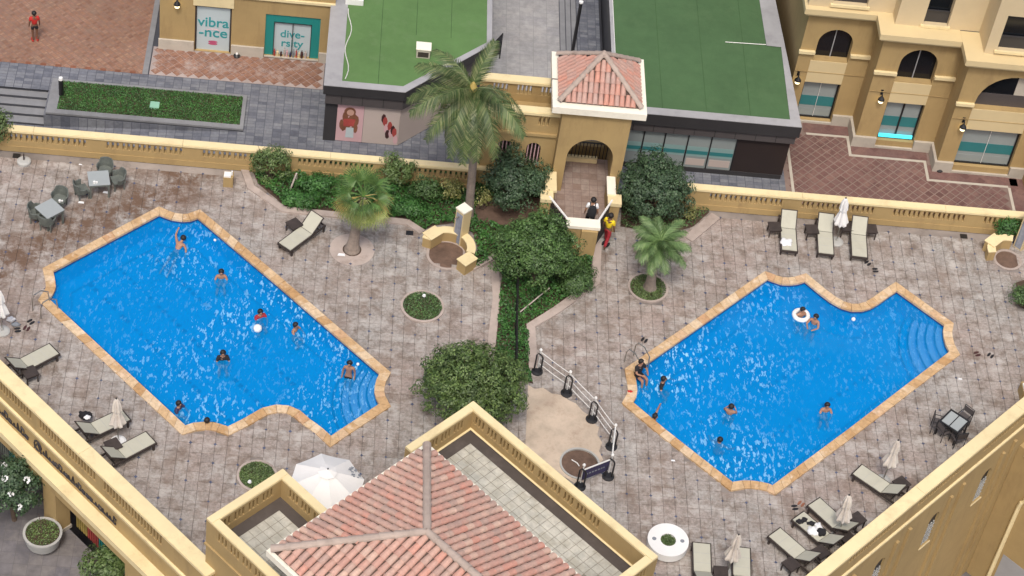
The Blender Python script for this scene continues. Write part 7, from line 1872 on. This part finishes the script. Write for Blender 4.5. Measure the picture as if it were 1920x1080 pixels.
# on land
q = W(66, 77, PZ)
person((q.x, q.y, PZ+0.006), radians(200), 'person in red top and red shoes walking on the brick paving, top left', 'stand', 1.6, 'skin_dark', 'red', 'clothblack', extra=shoes('red'), arms='down')
def pack(t, T, V, k):
    m = MB(); m.lathe(0, 0, [(0.09, 0.90*k), (0.17, 0.96*k), (0.18, 1.2*k), (0.14, 1.42*k), (0.05, 1.48*k)], 12); o = m.build('backpack', M['clothblack'], t, world=False); o.location = (0, 0.17, 0); o.scale = (1, 0.65, 1)
    m = MB()
    for x in (-0.1, 0.1): m.tube([(x, 0.12, 1.42*k), (x, -0.02, 1.5*k), (x, -0.15, 1.36*k), (x, -0.05, 1.05*k)], 0.02, 5)
    m.build('straps', M['clothblack'], t, world=False)
q = W(1102, 432, FZ)
person((q.x, min(q.y, 65.3), FZ+0.008), radians(178), 'person in white shirt with a black backpack on the gate landing', 'walk', 1.74, 'skin', 'clothwhite', 'clothblack', extra=pack, arms='out' if False else 'down', long_legs=True)
q = W(1134, 461, 0)
person((q.x, q.y, 0.006), radians(150), 'person in yellow shirt and crimson trousers walking up to the gate', 'walk', 1.74, 'skin_dark', 'yellow', 'crimson', long_legs=True, extra=shoes('clothblack'))
# in the pools: feet on the pool floor, water to the chest or waist
ZB = -0.95
def swimmer(px, py, yaw, label, arms='front', skin='skin', top=None, bottom='clothblack', h=1.68, zhead=None, pose='crouch', pitch=0.0, extra=None):
    zt = 0.17 if zhead is None else zhead
    q = W(px, py, zt); hgt = (1.62-0.33)*h/1.75 if pose == 'crouch' else 1.62*h/1.75
    z = max(ZB+0.0, zt-hgt) if pose != 'crouch' else zt-hgt
    if pitch:
        d = Matrix.Rotation(yaw, 3, 'Z') @ (Matrix.Rotation(pitch, 3, 'X') @ Vector((0, 0, 1.62*h/1.75))); loc = Vector((q.x, q.y, zt))-d
    else: loc = Vector((q.x, q.y, z))
    return person(loc, yaw, label, pose, h, skin, top, bottom, arms=arms, pitch=pitch, extra=extra)
swimmer(343, 447, radians(152), 'person swimming near the upper end of the left pool', 'swim', pose='float', pitch=radians(52), zhead=0.10)
swimmer(415, 510, radians(5), 'bare-chested person standing in the upper middle of the left pool', 'front')
swimmer(488, 585, radians(30), 'person in purple top low in the water left of the floating ball', 'front', top='crimson', zhead=0.12)
swimmer(554, 610, radians(60), 'person with pale shoulders low in the water near the right edge of the left pool', 'front', skin='skin', zhead=0.13)
swimmer(418, 662, radians(10), 'person in black top with arms spread in the middle of the left pool', 'front', top='clothblack', zhead=0.18)
swimmer(655, 688, radians(-10), 'bare-backed person in black shorts standing by the left pool steps', 'down', pose='stand', zhead=0.42)
swimmer(335, 757, radians(60), 'person in dark swimwear near the lower edge of the left pool', 'front', top='navy', zhead=0.14)
swimmer(388, 789, radians(200), 'dark-haired person at the lower curved edge of the left pool', 'out', top='clothblack', zhead=0.14)
def lifebuoy(t, T, V, k):
    bm = bmesh.new(); n1, n2 = 24, 8; vs = []
    for i in range(n1):
        for j in range(n2):
            a, b = 2*pi*i/n1, 2*pi*j/n2; vs.append(bm.verts.new(((0.27+0.09*cos(b))*cos(a), (0.27+0.09*cos(b))*sin(a), 0.09*sin(b))))
    for i in range(n1):
        for j in range(n2): bm.faces.new((vs[i*n2+j], vs[((i+1) % n1)*n2+j], vs[((i+1) % n1)*n2+(j+1) % n2], vs[i*n2+(j+1) % n2]))
    me = bpy.data.meshes.new('swim_ring'); bm.to_mesh(me); bm.free(); me.materials.append(M['white']); me.shade_smooth()
    o = bpy.data.objects.new('swim_ring', me); COL.objects.link(o); o.location = t.matrix_basis.translation+Vector((0, 0, 0)); o.location.z = WZ+0.05; tag(o, 'white swim ring round a dark-haired person in the right pool', 'swim ring')
swimmer(1505, 581, radians(20), 'dark-haired person inside a white swim ring in the right pool', 'down', zhead=0.22, extra=lifebuoy)
swimmer(1530, 594, radians(-30), 'bare-backed person facing the one with the swim ring', 'front', zhead=0.24)
q = W(1196, 704, 0.05)
person((q.x, q.y, 0.06), radians(35), 'person in dark clothes sitting on the left coping of the right pool', 'sit', 1.68, 'skin', 'clothblack', 'clothblack', arms='front')
swimmer(1244, 711, radians(70), 'person in black top just off the left end of the right pool', 'out', top='clothblack', zhead=0.14)
swimmer(1228, 781, radians(80), 'person in dark clothes at the lower left edge of the right pool', 'swim', top='clothblack', zhead=0.14)
swimmer(1371, 763, radians(160), 'bare-backed person in blue shorts in the middle of the right pool', 'front', bottom='navy', zhead=0.22)
swimmer(1350, 825, radians(150), 'person mostly underwater in the lower middle of the right pool', 'out', bottom='crimson', zhead=0.0)
swimmer(1551, 760, radians(5), 'bare-chested person standing alone in the right half of the right pool', 'front', zhead=0.18)
